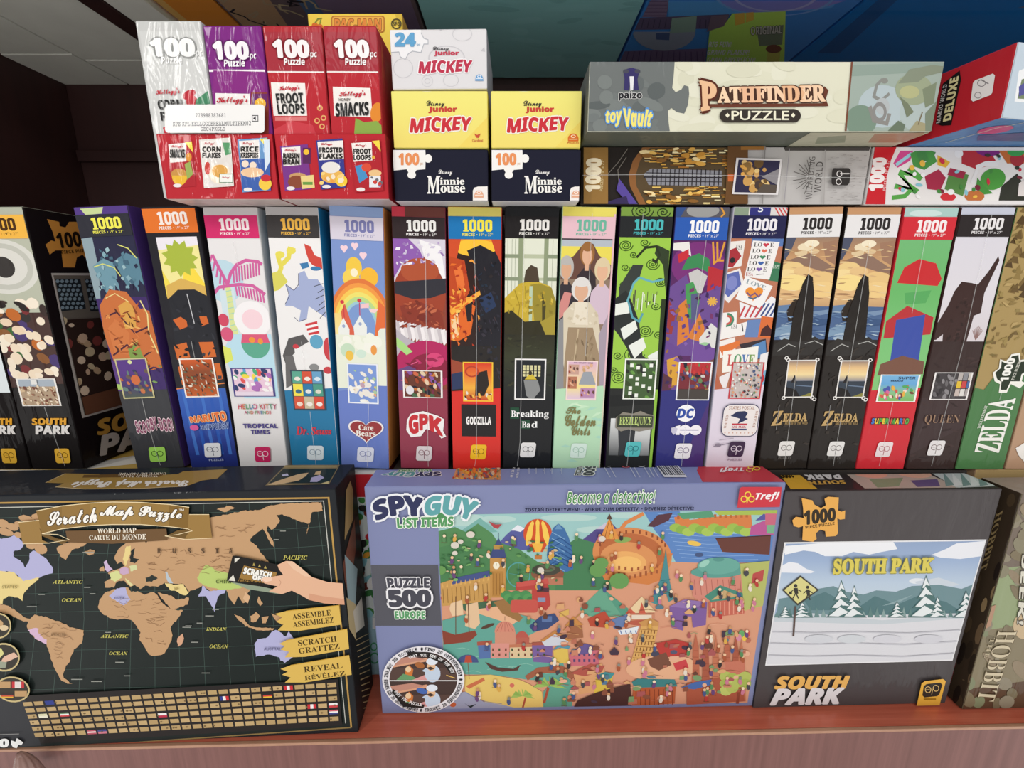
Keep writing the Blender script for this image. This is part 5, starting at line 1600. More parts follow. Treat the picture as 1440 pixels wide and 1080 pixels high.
for i in (0, 1):
    dx = (0, 136.5)[i]
    bx = small_box(('black small puzzle box at the bottom of the three-box stack', 'black small puzzle box at the bottom of the two-box stack')[i],
                   (-.1028, -.0180)[i], (-.0207, .0592)[i], ZT, .5648, {'all': '20202e', 'front': '1f2030', 'bottom': 'd8d8da', 'left': '2a2a34'})

    def f(P):
        q = lambda x, y: (x + dx, y)
        pts = [q(553, 208), q(598, 208)]
        pts += [(x + dx, y) for x, y in P.arcpts(602, 223, 5.5, 6, -130, 130, 10)]
        pts += [q(598, 238), q(586, 239)]
        pts += [(x + dx, y) for x, y in P.arcpts(579, 246, 6, 5.5, -40, 220, 10)]
        pts += [q(572, 238), q(553, 240)]
        P.poly(pts, 'f0eeea')

    k = px_print(bx, 'front', .0002, f, 'count_jigsaw_piece', None, None, 'white jigsaw corner')
    px_print(bx, 'front', .0004, lambda P: P.text('100', (561 + dx, 216, 589 + dx, 232), 'e6915c', 'b', .05).text('-pc', (590 + dx, 229, 595 + dx, 233), 'd8b8a0', 'b'), 'count_lettering', k)

    def f(P):
        P.text('Disney', (617 + dx, 239, 636 + dx, 247), 'e4e2e0', 'c', .03)
        P.text('M', (601 + dx, 248, 619 + dx, 272), 'eeece8', 's', .02)
        P.text('innie', (619 + dx, 250, 653 + dx, 260), 'eeece8', 's', .02)
        P.text('ouse', (620 + dx, 262, 654 + dx, 271), 'eeece8', 's', .02)

    px_print(bx, 'front', .0003, f, 'title_lettering')
    k = px_print(bx, 'front', .0002, lambda P: P.poly([(665 + dx, 292), (665 + dx, 268), (667 + dx, 264), (672 + dx, 262.5), (690 + dx, 262), (690 + dx, 292)], 'efeae6'), 'corner_panel', None, None, 'pale corner panel')
    px_print(bx, 'front', .0004, lambda P: P.poly(P.arcpts(673.5 + dx, 276, 6.5, 8, 180, 360, 12) + [(680 + dx, 278), (667 + dx, 278)], 'e2a98a').ring(673.5 + dx, 271, 3, 2, .35, 'f6f0ea').rect(668 + dx, 274, 679 + dx, 275, 'f3e6dc'), 'maker_badge', k)
    # yellow box above
    bx = small_box(('yellow small puzzle box in the middle of the three-box stack', 'yellow small puzzle box on top of the two-box stack')[i],
                   (-.1012, -.0177)[i], (-.0203, .0586)[i], .5656, .6096, {'all': 'e6d860', 'front': 'eee27a', 'top': 'f0ecd8', 'left': 'd8c850'})
    px_print(bx, 'front', .0001, lambda P: P.grad(549 + dx, 124, 690 + dx, 212, ['eee680', 'ede07a', 'edd872']).poly([(640 + dx, 212), (690 + dx, 160), (690 + dx, 212)], 'ecd468').ell(600 + dx, 126, 12, 3, 'f4f0c8'), 'cover_art')

    def f(P):
        ex = (0, 0)[i]
        P.text('Disney', (600 + dx, 142, 625 + dx, 152), '3a3634', 'c', .03)
        P.text('Junior', (603 + dx, 150, 642 + dx, 159), 'c8443c', 'b', .06)
        P.text('MICKEY', [(579 + dx, 167), (663 + dx, 165), (661 + dx, 183), (577 + dx, 186)], 'c9363f', 'b', .05, 'f0ece0', .07, lambda a: .06 * math.sin(a * 14))

    px_print(bx, 'front', .0004, f, 'title_lettering')
    if i == 0:
        px_print(bx, 'front', .0004, lambda P: P.poly([(667, 188), (671, 190), (676, 188), (673, 194), (670, 194)], 'c8503a').text('Cardinal', (664, 196, 679, 199.5), 'c8704a', 'd', .02), 'maker_badge')
    else:
        px_print(bx, 'front', .0004, lambda P: P.poly(P.arcpts(806, 196, 7.5, 8, 180, 360, 12) + [(813, 199), (799, 199)], 'd8702c').ring(806, 192, 3.4, 2.2, .35, 'f6e6c0').rect(800, 195.5, 812, 196.5, 'f3e0b0').text('PUZZLES', (798, 200, 814, 202), 'c85a2c', 'b'), 'maker_badge')

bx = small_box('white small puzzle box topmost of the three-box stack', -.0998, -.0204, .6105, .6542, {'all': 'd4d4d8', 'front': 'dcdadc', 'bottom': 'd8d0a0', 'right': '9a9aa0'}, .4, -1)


def f(P):
    pts = [(545, 38), (592, 38), (592, 46), (596, 54), (602, 56), (602, 62), (596, 62), (592, 74), (580, 72), (574, 76), (570, 84), (563, 80), (561, 73), (548, 74)]
    P.poly(pts, 'e9e8ea')
    P.line(pts[2:], .0006, 'aeb0b8')
    for x, y, rx, ry in ((567, 96, 14, 14), (601, 114, 8, 8), (634, 113, 11, 9), (628, 82, 26, 18), (650, 48, 14, 10)):
        P.ring(x, y, rx, ry, .07, 'c9c7cb')
    P.poly([(620, 44), (616, 40), (622, 42)], 'c4c2c6').poly([(676, 72), (681, 66), (682, 73)], 'c4c2c6').ring(601, 114, 4, 4, .14, 'c9c7cb')


px_print(bx, 'front', .0001, f, 'cover_art')
px_print(bx, 'front', .0004, lambda P: P.text('24', (556, 47, 584, 65), '5f9fca', 'b', .06).text('-pc', (585, 62, 591, 65), '8fb4d0', 'b'), 'count_lettering')


def f(P):
    P.text('Disney', (609, 66, 631, 73), '4a484a', 'c', .03)
    P.text('Junior', (611, 72, 645, 79), 'c23a52', 'b', .06)
    P.text('MICKEY', [(591, 87), (664, 85), (662, 101), (589, 103)], 'bb3850', 'b', .05, 'f3f0f2', .07, lambda a: .06 * math.sin(a * 14))


px_print(bx, 'front', .0004, f, 'title_lettering')
px_print(bx, 'front', .0004, lambda P: P.poly(P.arcpts(674, 112, 5.5, 7, 180, 360, 12) + [(680, 114), (668, 114)], '6aa0d0').ring(674, 108, 2.6, 1.8, .35, 'eef0f4').rect(669, 110.5, 679, 111.5, 'e6ecf2'), 'maker_badge')

# long flat boxes
bx = Box('flat_puzzle_box', 'dark flat puzzle box with gold arched window picture and pale grey end', 'puzzle box', .1930, .42, ZT + .0005, .260, .26, .0492, {'all': '2a2624', 'front': '2a2420', 'top': '3a3430', 'left': '3a3430'})


def f(P):
    P.rect(810, 200, 1080, 292, '2a2522').rect(1050, 200, 1225, 292, 'b9b6b4').poly([(1100, 204), (1225, 204), (1222, 212), (1104, 212)], '4a4644')
    P.region([(812, 205), (1076, 205), (1076, 288), (812, 288)])
    P.poly([(905, 205), (1030, 205), (1030, 290), (900, 290), (886, 262), (884, 246), (890, 226)], '8f6038')
    P.poly([(914, 208), (1030, 207), (1030, 290), (910, 290), (895, 262), (894, 246), (900, 226)], '5a4a34')
    P.poly([(905, 245), (915, 237), (1015, 240), (1015, 262), (912, 260)], '8a8a92')
    for k in range(16):
        P.line([(918 + k * 6.2, 238), (917 + k * 6.2, 261)], .0009, '2f2c30')
    P.line([(905, 249), (1015, 250)], .0011, '2f2c30').line([(908, 243), (1015, 245)], .0006, '2f2c30').line([(910, 255), (1015, 256)], .0006, '2f2c30')
    rd = random.Random(9)
    for k in range(150):
        x, y = rd.uniform(905, 1022), rd.choice([rd.uniform(209, 236), rd.uniform(262, 288)])
        P.rect(x, y, x + rd.uniform(5, 18), y + rd.uniform(.7, 2), rd.choice(['d8a44c', 'e8c46a', 'f0dc9a', 'b87a34', '7a5228', 'f4e8b8', 'c8923c']))
    for k in range(40):
        P.ell(rd.uniform(905, 985), rd.choice([rd.uniform(210, 232), rd.uniform(266, 286)]), rd.uniform(3, 9), rd.uniform(1.4, 3.4), rd.choice(['dca850', 'e8bc64', 'c8903e', '8a6030', 'f0d8a0']), rd.uniform(-15, 15), 10)
    P.poly([(1022, 207), (1050, 207), (1050, 290), (1018, 290)], '6a4a2c').rect(1022, 246, 1034, 256, 'c8683a').poly([(1040, 206), (1075, 206), (1075, 212), (1040, 212)], '9a6a34')
    P.poly([(870, 252), (896, 288), (884, 289), (866, 268)], '5a4a9a').poly([(854, 284), (880, 276), (884, 290), (850, 290)], '3a3058').line([(850, 250), (868, 230), (882, 210)], .0006, '7a746c').line([(870, 262), (868, 240), (880, 222)], .0006, '7a746c')
    P.region()
    P.line([(1074, 205), (1070, 290)], .001, '8a8684').line([(1108, 210), (1100, 290)], .0006, '98949a').line([(1158, 212), (1156, 290)], .0008, 'a4a09e')
    rd = random.Random(10)
    for k in range(80):
        x, y = rd.uniform(1162, 1212), rd.uniform(216, 284)
        P.rect(x, y, x + 4, y + 1, 'a29e9c')


px_print(bx, 'front', .00006, f, 'cover_art')
k = px_print(bx, 'front', .0005, lambda P: P.rect(820, 209, 854, 288, '94703c'), 'count_band', None, None, 'ochre band')
px_print(bx, 'front', .0007, lambda P: P.text('1000', [(823, 270), (825, 225), (844, 225), (842, 270)], 'ecdfc0', 'b', .09).text('PIECES • 19" x 27"', [(842.5, 270), (845, 226), (849, 226), (846.5, 270)], 'c8b484', 'b'), 'count_lettering', k)


def f(P):
    P.poly([(1033, 223.5), (1097, 225), (1091, 275), (1027, 274)], 'dcd8d8').poly([(1036, 226), (1094, 227.5), (1088, 272.5), (1030, 271.5)], '33304a')
    P.region([(1036, 226), (1094, 227.5), (1088, 272.5), (1030, 271.5)])
    P.dots(R4(1044, 228, 1074, 270), 30, 4, ['c89a58', '8a6a3c', 'e0c080', '6a5030', '4a3c38'], 3, 7).poly([(1068, 250), (1094, 238), (1094, 264)], '8a868a').poly([(1070, 260), (1094, 262), (1088, 273), (1060, 272)], '5a5048').dots(R4(1034, 230, 1046, 250), 5, 2, ['d8a050'], 2, 3)


px_print(bx, 'front', .0005, f, 'preview_picture')


def f(P):
    for k in range(11):
        a = math.radians(112 + k * 14.5)
        P.line([(1137 + 7 * math.cos(a), 251 + 7 * math.sin(a)), (1137 + (20 if k % 2 else 26) * math.cos(a), 251 + (20 if k % 2 else 25) * math.sin(a))], .0006, '56524f')
    P.line([(1133, 250), (1136, 228)], .0007, '56524f')
    P.text('WIZARDING', [(1128, 282), (1134, 222), (1143, 222), (1137, 282)], '4a4644', 'b', -.03)
    P.text('WORLD', [(1140, 272), (1144, 229), (1154, 229), (1150, 272)], '4a4644', 'b', -.02)


px_print(bx, 'front', .0005, f, 'title_emblem')
k = px_print(bx, 'front', .0005, lambda P: P.poly([(1168, 238), (1189, 238), (1192, 241), (1190, 259), (1187, 262), (1167, 262), (1165, 259), (1166, 241)], '33302f'), 'maker_badge')
px_print(bx, 'front', .0006, lambda P: P.ring(1175, 257, 4, 4.4, .25, 'd8d4d2').ring(1176, 246, 4, 4.4, .25, 'd8d4d2').rect(1177, 245, 1190, 246.5, 'd8d4d2'), 'monogram', k)
P = Print(bx, 'front', 'px', .0010)
P.line([(818, 248), (900, 247), (1080, 249), (1218, 252)], .0006, 'ffffff')
P.build('wrap_seam', mat=FILM)

bx = Box('flat_puzzle_box', 'white flat puzzle box with red count band and festive green and red art', 'puzzle box', .4550, .42, ZT + .0005, .2600, .26, .0492, {'all': 'd8d4d2', 'front': 'dfdbda', 'top': 'b8b4b0'})


def f(P):
    P.rect(1210, 200, 1500, 292, 'e2dedd').region([(1228, 212), (1500, 212), (1500, 282), (1216, 282)])
    P.poly([(1216, 212), (1226, 206), (1222, 240), (1216, 250), (1212, 276)], '8a5a34').rect(1262, 210, 1500, 282, 'e6e2df')
    for k, pts in enumerate((((1266, 212), (1284, 212), (1280, 226), (1262, 236), (1256, 230)), ((1284, 214), (1300, 210), (1316, 214), (1310, 226), (1290, 228)))):
        P.poly(pts, ['cf4a8a', '4a8a4a'][k])
    P.line([(1260, 232), (1282, 216)], .003, '9accd8')
    P.line([(1284, 214), (1288, 230), (1300, 234), (1312, 226), (1306, 212)], .0055, '4d9448')
    P.line([(1258, 262), (1290, 270), (1264, 242), (1296, 252), (1278, 236)], .0045, '58a24a').line([(1254, 278), (1272, 276), (1280, 268)], .004, '58a24a')
    P.poly([(1318, 218), (1336, 228), (1330, 236), (1318, 232)], 'e2b23e').poly([(1300, 248), (1320, 238), (1330, 250), (1322, 268), (1304, 266)], 'a8304a').poly([(1336, 238), (1362, 246), (1354, 276), (1328, 266)], '5a8a48').poly([(1336, 236), (1358, 242), (1354, 252), (1332, 246)], 'a03048')
    P.ell(1333, 277, 11, 6, 'd0343c').ell(1337, 270, 5, 4, 'f0efec').poly([(1352, 212), (1392, 212), (1402, 230), (1372, 238), (1352, 230)], 'b2323c').ell(1348, 216, 6, 6, 'eceaea').line([(1372, 236), (1386, 230), (1404, 230)], .004, 'e9e7e6').line([(1366, 258), (1374, 238)], .003, 'e9e7e6')
    P.ell(1390, 208, 20, 12, '7a2a78').poly([(1404, 212), (1440, 210), (1440, 230), (1416, 230)], 'c06a34').ell(1396, 252, 18, 15, '4f9a42', -20).poly([(1374, 250), (1384, 262), (1396, 272), (1380, 274), (1372, 264)], '4a9240').ell(1370, 276, 14, 8, 'c0703c').ell(1430, 224, 10, 10, 'a8343c').poly([(1408, 262), (1430, 244), (1440, 262), (1440, 282), (1404, 282)], '33342c').ell(1428, 214, 12, 6, '3f9a50')
    rd = random.Random(5)
    for k in range(26):
        x, y = rd.uniform(1266, 1440), rd.uniform(212, 282)
        P.ell(x, y, rd.uniform(2, 5), rd.uniform(2, 4), rd.choice(['8ac4d0', 'd0344a', 'e8b84a', '4a8a44', 'f0eeec', '7a2a3a', '3a3a34']), rd.uniform(0, 90), 10)
    P.poly([(1432, 258), (1448, 246), (1448, 276), (1430, 276)], 'd8d0cc')


px_print(bx, 'front', .00006, f, 'cover_art')
k = px_print(bx, 'front', .0006, lambda P: P.poly([(1226, 207), (1260, 207), (1252, 226), (1246, 250), (1244, 289), (1213, 289), (1218, 240)], 'c6262f'), 'count_band', None, None, 'red band')
px_print(bx, 'front', .0008, lambda P: P.text('1000', [(1221, 268), (1227, 223), (1245, 223), (1239, 268)], 'eee6e4', 'b', .09).text('PIECES • 19" x 27"', [(1240.5, 268), (1246, 224), (1250, 224), (1244.5, 268)], 'eab8b8', 'b'), 'count_lettering', k)

bx = Box('flat_puzzle_box', 'long flat cream and grey puzzle box with brown fantasy lettering lying on top', 'puzzle box', .2025, .386, .5736, .282, .085, .0510, {'all': '6a6e68', 'front': 'dcdcc8', 'bottom': '6f7468', 'left': '6a6e6c'}, group=None)


def f(P):
    P.rect(820, 80, 1340, 195, 'dddcc6')
    rd = random.Random(8)
    for k in range(26):
        P.ell(rd.uniform(950, 1200), rd.uniform(88, 186), rd.uniform(10, 30), rd.uniform(6, 14), rd.choice(['dad9c2', 'e0dfcb', 'd6d5be']), rd.uniform(-20, 20), 14)
    P.poly([(815, 80), (949, 80), (947, 108), (945, 124), (950, 130), (958, 126), (962, 120), (968, 122), (969, 132), (967, 148), (962, 160), (952, 158), (944, 152), (939, 156), (940, 172), (943, 195), (815, 195)], '6f7473')
    P.region([(825, 85), (935, 85), (935, 190), (825, 190)])
    for k in range(22):
        P.ell(rd.uniform(826, 935), rd.uniform(86, 188), rd.uniform(8, 22), rd.uniform(5, 12), rd.choice(['7a807e', '656b6b', '737978', '5e6464']), rd.uniform(-40, 40), 14)
    P.region()
    P.poly([(1198, 82), (1340, 82), (1320, 195), (1188, 195)], '9fada4').line([(1198, 82), (1188, 190)], .0014, '7a4a38')
    P.region([(1199, 86), (1335, 86), (1312, 190), (1189, 190)])
    P.poly([(1196, 92), (1330, 88), (1328, 100), (1196, 108)], '8fa096').ell(1240, 150, 34, 30, 'b2c0c4').ell(1290, 160, 26, 26, 'aebcba').ell(1210, 170, 22, 22, '7a9080')
    P.line([(1240, 112), (1232, 120), (1228, 136), (1238, 142), (1250, 132)], .0024, '8a8c88').ell(1243, 114, 5, 4, '8a8c86')
    P.line([(1222, 150), (1228, 170), (1246, 174), (1250, 160)], .0030, '8c8a86').line([(1228, 152), (1236, 146), (1246, 150)], .0022, '93938c').ell(1240, 150, 10, 12, 'b2b8ba').ring(1236, 158, 10, 14, .4, '8b8a88')
    P.ell(1284, 126, 26, 22, '9aa488').poly([(1262, 118), (1278, 98), (1310, 92), (1328, 94), (1324, 102), (1300, 108), (1290, 116)], '868f7c').poly([(1296, 126), (1316, 116), (1312, 146), (1300, 152)], '7f8a72').poly([(1264, 136), (1276, 146), (1284, 158), (1274, 166), (1270, 152)], '767f68').ell(1278, 130, 14, 9, 'b2b486')
    P.poly([(1246, 186), (1262, 170), (1272, 176), (1268, 190)], '6a7866').poly([(1276, 186), (1288, 170), (1306, 176), (1302, 188)], 'a09a7a').line([(1290, 176), (1296, 158)], .001, '7a705a').poly([(1300, 160), (1318, 140), (1314, 188), (1300, 186)], '7c8876')
    P.region()


px_print(bx, 'front', .00006, f, 'cover_art')


def f(P):
    P.poly([(877, 104), (880, 98), (887, 96), (896, 98), (898, 104), (896, 112), (898, 127), (890, 128), (887, 114), (884, 128), (877, 127), (878, 112)], '3a3566', True)
    P.ell(889, 99, 3, 3, '3a3566').ell(880, 101, 4, 3, '4a4a58').ell(896, 101, 4, 3, '4a4a58').poly([(885, 108), (891, 108), (890, 127), (886, 127)], 'e2e2e6')
    P.text('paizo', (870, 129, 902, 142), '26262a', 'b', .04, 'e4e4e2', .04)


px_print(bx, 'front', .0006, f, 'maker_emblem')
px_print(bx, 'front', .0006, lambda P: P.text('toy', [(851, 158), (874, 154), (874, 178), (853, 178)], 'f0e27a', 'bi', .04, '5f92d0', .11).text('Vault', [(876, 152), (918, 156), (915, 178), (880, 178)], 'f0e27a', 'bi', .04, '5f92d0', .11), 'maker_logo')


def f(P):
    P.rect(1001, 123, 1158, 143, '4a342a').poly([(1158, 122), (1164, 128), (1160, 140), (1164, 150), (996, 152), (996, 147), (1156, 146)], '6a3a2c')
    P.text('P', [(984, 116), (1006, 120), (1004, 152), (986, 155)], 'e8bc94', 's', .06, '5a2c20', .07)
    P.text('ATHFINDER', [(1008, 124), (1158, 121), (1159, 143), (1009, 145)], 'ecc6a0', 's', .05, '4a2c24', .05, None, ['f2d2b0', 'e8b894', 'f0ccaa', 'e6b48c', 'f0ccaa'])


px_print(bx, 'front', .0006, f, 'title_lettering')
k = px_print(bx, 'front', .0006, lambda P: P.rrect(1011, 154, 1125, 173, 10, '3a3430', 9.5), 'title_plate', None, None, 'dark rounded plate')
px_print(bx, 'front', .0008, lambda P: P.text('PUZZLE', (1028, 157, 1108, 169.5), 'ece8d0', 'd', .025).poly([(1019, 163), (1022, 159.5), (1025, 163), (1022, 166.5)], 'ece8d0').poly([(1111, 163), (1114, 159.5), (1117, 163), (1114, 166.5)], 'ece8d0'), 'plate_lettering', k)
px_print(bx, 'bottom', .0002, lambda P: P.poly([(1140, 186), (1330, 180), (1330, 210), (1100, 210)], 'cfcdb4').poly([(1230, 188), (1300, 186), (1290, 200), (1220, 200)], 'c09a80').poly([(1150, 193), (1190, 190), (1188, 200), (1146, 202)], 'a4a890'), 'printed_underside')

# red box at the far end, turned
bx = Box('flat_puzzle_box', 'flat red puzzle box turned sideways at the far end, blue underside and white badge', 'puzzle box', .4963, .3820, .5736, .260, .20, .0505, {'all': 'b8242e', 'front': 'c9d4dc', 'left': 'b3242e', 'bottom': '5f8fc8', 'top': 'b8242e'}, yaw=11.0)
px_print(bx, 'front', .0003, lambda P: P.poly([(1410, 50), (1500, 10), (1500, 200), (1400, 165)], 'c2d0dc').poly([(1432, 100), (1500, 70), (1500, 150), (1426, 143)], 'eef0f2').poly([(1436, 112), (1500, 90), (1500, 142), (1430, 139)], '7a8a6a').poly([(1432, 122), (1446, 112), (1446, 130), (1432, 136)], '5a5a9a'), 'cover_art')


def f(P):
    P.poly([(1350, 99), (1352, 112), (1338, 176), (1325, 177), (1316, 174), (1326, 118), (1346, 102)], '1f1a1a')


k = px_print(bx, 'left', .0003, f, 'title_panel', None, None, 'black title panel')
px_print(bx, 'left', .0005, lambda P: P.text('DELUXE', [(1327, 171), (1337, 111), (1349, 107), (1338, 168)], 'd8cf9a', 'b', .04).text('MARIO', [(1317, 174), (1321, 148), (1327, 146), (1323, 172)], 'c8c4c0', 'b').text('WORLD', [(1322, 145), (1327, 120), (1333, 118), (1328, 143)], 'c8c4c0', 'b'), 'title_lettering', k)
k = px_print(bx, 'left', .0004, lambda P: P.poly([(1372, 113), (1397, 103.5), (1400, 106), (1396, 131), (1393, 134), (1369, 143), (1366, 140), (1369, 117)], 'e6e0de'), 'maker_badge')
px_print(bx, 'left', .0006, lambda P: P.ring(1376, 134, 5, 4.5, .2, '8a8486').ring(1381, 117, 6, 5, .2, '8a8486').line([(1380, 112), (1391, 118)], .0006, '8a8486'), 'monogram', k)
px_print(bx, 'bottom', .0003, lambda P: P.ell(1400, 182, 26, 5, 'd85a90', -8).poly([(1376, 190), (1440, 186), (1440, 198), (1374, 197)], '6a6a9a').line([(1330, 200), (1400, 180), (1440, 172)], .001, 'e0e4d0'), 'printed_underside')
# ------------------------------------------------------------------ the big boxes along the shelf front
bx = Box('map_puzzle_box', 'large black puzzle box with gold world map and rows of small flags', 'puzzle box',
         -0.3605, 0.3446, 0.0, 0.404, 0.056, 0.2730, {'all': '20242a', 'front': '23262a', 'top': '2a2e36', 'right': '201f1e'}, yaw=2.62, mat=GLOSS)
TAN, LIL, YEL = 'c39b72', 'b3b2d8', 'e6d08c'


def f(P):
    P.poly([(-120, 716), (463, 703), (496, 1022), (-120, 1062)], '1f2624')
    # gold and silver rules
    P.line([(-120, 709), (462, 700), (494, 1023)], .0016, 'b8924e').line([(494, 1023), (-40, 1060)], .0016, '8a7448').line([(-120, 716), (455, 704.5), (486, 1017)], .0007, 'c8c8c0')
    P.region([(-120, 717), (454, 706), (476, 957), (-120, 985)])
    G = '43564f'
    for k in range(17):
        x = -20 + k * 34
        b = (x - 215) * .12
        P.line([(x + 6 - b * .6, 700), (x, 790), (x - b * .2, 870), (x + b * .5, 985)], .00045, G)
    for k in range(10):
        y = 722 + k * 27
        P.line([(-60, y + 8), (100, y + 3), (260, y), (400, y - 5), (500, y - 12)], .00045, G)
    # North America
    P.rough = 0.9
    P.poly([(0, 757), (12, 756), (21, 751), (25, 750), (29, 759), (34, 766), (31, 770.5), (19, 776), (19, 782), (29, 788), (36, 798), (41, 789), (42, 778), (47, 774), (56, 778), (66, 786), (75, 800), (74, 806), (64, 808.5), (54, 813), (33, 817), (19, 804), (-40, 801), (-60, 760)], LIL)
    P.poly([(-40, 801), (19, 804), (33, 817), (54, 812), (58, 808), (54, 815), (41, 825), (33, 837), (32, 845), (27, 841), (12, 838), (5, 842), (4, 849), (-40, 852)], YEL)
    P.poly([(-10, 850), (6, 850), (20, 856), (32, 866), (42, 870), (44, 876), (30, 872), (14, 864), (-10, 858)], TAN)
    for x, y, rx, ry in ((4, 736, 9, 6), (18, 741, 9, 5), (8, 748, 12, 5), (28, 737, 8, 4), (38, 730, 12, 5), (56, 728, 12, 5), (26, 752, 6, 4), (44, 766, 8, 6), (58, 772, 9, 7), (52, 763, 10, 3)):
        P.ell(x, y, rx, ry, TAN, 15, 11)
    P.poly([(80, 770), (90, 764), (109, 761), (124, 762), (117, 768), (101, 774), (97, 780), (93, 787), (88, 784), (82, 777)], TAN).poly([(119, 775), (127, 772), (134, 774), (132, 779), (126, 781)], TAN)
    # South America
    P.poly([(41, 872), (49, 864), (67, 868), (82, 873), (94, 878), (98, 882), (110, 884), (118, 886), (117, 895), (115, 905), (104, 913), (102, 919), (98, 931), (93, 936), (92, 941), (89, 948), (90, 953), (102, 961), (95, 961), (87, 957), (79, 943), (73, 929), (66, 906), (52, 899), (41, 887), (38, 880)], TAN)
    P.poly([(39, 886), (47, 883), (55, 884), (54, 890), (60, 896), (66, 899), (66, 906), (60, 903), (52, 899)], 'd6b4d0')
    # Eurasia
    P.poly([(161, 784), (165, 776), (169, 770), (179, 762), (194, 757), (206, 763), (214, 758), (233, 754), (262, 744), (295, 728), (324, 722), (342, 718), (356, 718), (365, 717), (372, 714), (381, 712), (391, 716), (400, 722), (389, 724), (394, 732), (388, 741), (382, 745), (377, 739), (375, 746), (384, 760), (386, 770), (380, 763), (374, 750), (369, 743), (358, 752), (351, 759), (361, 767), (366, 776), (377, 788), (379, 792), (368, 788), (362, 792), (360, 800), (352, 806), (345.6, 821), (352, 830), (345, 836), (348, 845), (342, 848), (336, 838), (330, 850), (322, 840), (318, 829), (300, 835), (285, 823), (266, 832), (258, 821), (232, 819), (222, 825), (205, 823), (197, 828), (190, 822), (184, 825), (178, 820), (175, 816), (165, 818), (160, 826), (148, 826), (147, 818), (158, 812), (152, 806), (160, 801), (166, 800), (175, 796), (172, 790), (165, 793)], TAN)
    P.poly([(376, 712), (396, 708), (452, 706), (454, 718), (439, 720), (437, 733), (431, 751), (435, 736), (424, 734), (415, 730), (404, 726), (396, 722)], TAN)
    P.poly([(305, 716), (322, 711), (330, 714), (316, 720)], TAN)
    P.poly([(205, 812), (214, 808), (222, 813), (214, 818), (206, 818)], '27302c').poly([(184, 775), (190, 770), (188, 784), (196, 786), (190, 792), (183, 790)], '1f2624').poly([(232, 803), (236, 805), (240, 813), (244, 820), (238, 820), (234, 812)], 'b8c4cc')
    P.poly([(173, 786), (176, 776), (178, 768), (184, 767), (184, 776), (181, 786), (177, 796)], YEL).poly([(146, 790), (151, 787), (153, 794), (159, 800), (152, 804), (148, 801)], 'cdb4d4').poly([(140, 800), (146, 796), (147, 803), (141, 803)], TAN)
    P.poly([(155, 806), (164, 802), (168, 803), (172, 812), (162, 818), (156, 815)], 'd4d894').poly([(168, 800), (176, 797), (181, 799), (182, 806), (174, 808), (169, 806)], 'c8a8c4').poly([(182, 796), (192, 794), (193, 801), (184, 803)], 'd2d6a0').poly([(176, 812), (182, 816), (188, 823), (184, 824), (178, 817)], 'dcd49a')
    # Africa, Arabia, Iran, India, China
    P.poly([(148, 833), (161, 828), (181, 826), (185, 832), (194, 831), (204, 836), (216, 832), (222, 837), (229, 848), (241, 857), (258, 858), (254, 865), (243, 878), (240, 884), (243, 893), (239, 905), (236, 911), (232, 918), (225, 921), (214, 922), (208, 917), (201, 905), (196, 899), (198, 889), (196, 886), (191, 878), (186, 872), (179, 870), (166, 871), (154.7, 869), (142, 860), (138, 853), (140, 844)], TAN)
    P.poly([(165, 827), (177, 826), (179, 834), (184, 843), (175, 851), (164, 845), (153.6, 837.6), (160, 832)], LIL)
    P.poly([(222, 833), (232, 835), (241, 837), (248, 843), (255, 841.5), (266, 840), (264, 850), (252, 854), (241, 857), (233, 848)], TAN)
    P.poly([(232, 819), (244, 822), (258, 821), (266, 833), (262, 837), (254, 835), (246, 830), (239, 829)], YEL)
    P.poly([(250, 897), (257.6, 890.5), (259, 897), (256, 906), (250.5, 909), (249, 902)], 'd3a282')
    P.poly([(277.5, 812), (283, 803.6), (289, 794), (296, 796), (303, 801.6), (320, 805.5), (330, 806), (345, 812), (346, 822), (338, 827), (324, 829), (310.6, 829), (293, 825), (281, 819)], 'b9cc74')
    P.poly([(285, 823), (295, 831), (308, 829), (318, 829), (316, 834), (308.6, 836.7), (304, 848), (302, 860), (296, 848), (289, 838), (279, 838.6), (284, 830)], LIL)
    P.poly([(345, 832), (352, 838), (349, 848), (342, 842)], 'd8b088')
    for q in ([(329, 863), (338, 866), (350, 878), (346, 881), (336, 872)], [(347, 878), (362, 882), (386, 883), (384, 886), (364, 886), (350, 882)], [(352, 866), (360, 860), (366, 866), (360, 874), (353, 874)], [(368, 868), (378, 866), (374, 876), (369, 876)], [(382, 862), (400, 868), (410, 876), (396, 878), (386, 870)], [(364, 838), (370, 848), (366, 852), (362, 846)], [(352, 786), (360, 792), (354, 800), (350, 794)]):
        P.poly(q, TAN)
    # Australia
    P.poly([(358, 905), (362, 899), (374, 897), (382, 888.5), (388, 885.5), (394, 888.5), (402.5, 894.6), (406.6, 887), (411, 894), (418, 902), (420, 914), (410.7, 925), (400.5, 932), (390, 923), (380, 920), (368, 922), (360, 923)], LIL)
    P.rough = 0
    rd = random.Random(21)
    for (x0, y0, x1, y1, n) in ((156, 842, 226, 868, 22), (203, 868, 230, 905, 14), (205, 770, 330, 806, 36), (56, 876, 100, 902, 14), (76, 902, 92, 935, 6), (300, 735, 350, 756, 10)):
        for k in range(n):
            x, y = rd.uniform(x0, x1), rd.uniform(y0, y1)
            P.line([(x, y), (x + rd.uniform(3, 9), y + rd.uniform(-3, 3)), (x + rd.uniform(8, 14), y + rd.uniform(-4, 4))], .0003, '8f6a4a')


k = px_print(bx, 'front', .00006, f, 'world_map', step=4e-6)


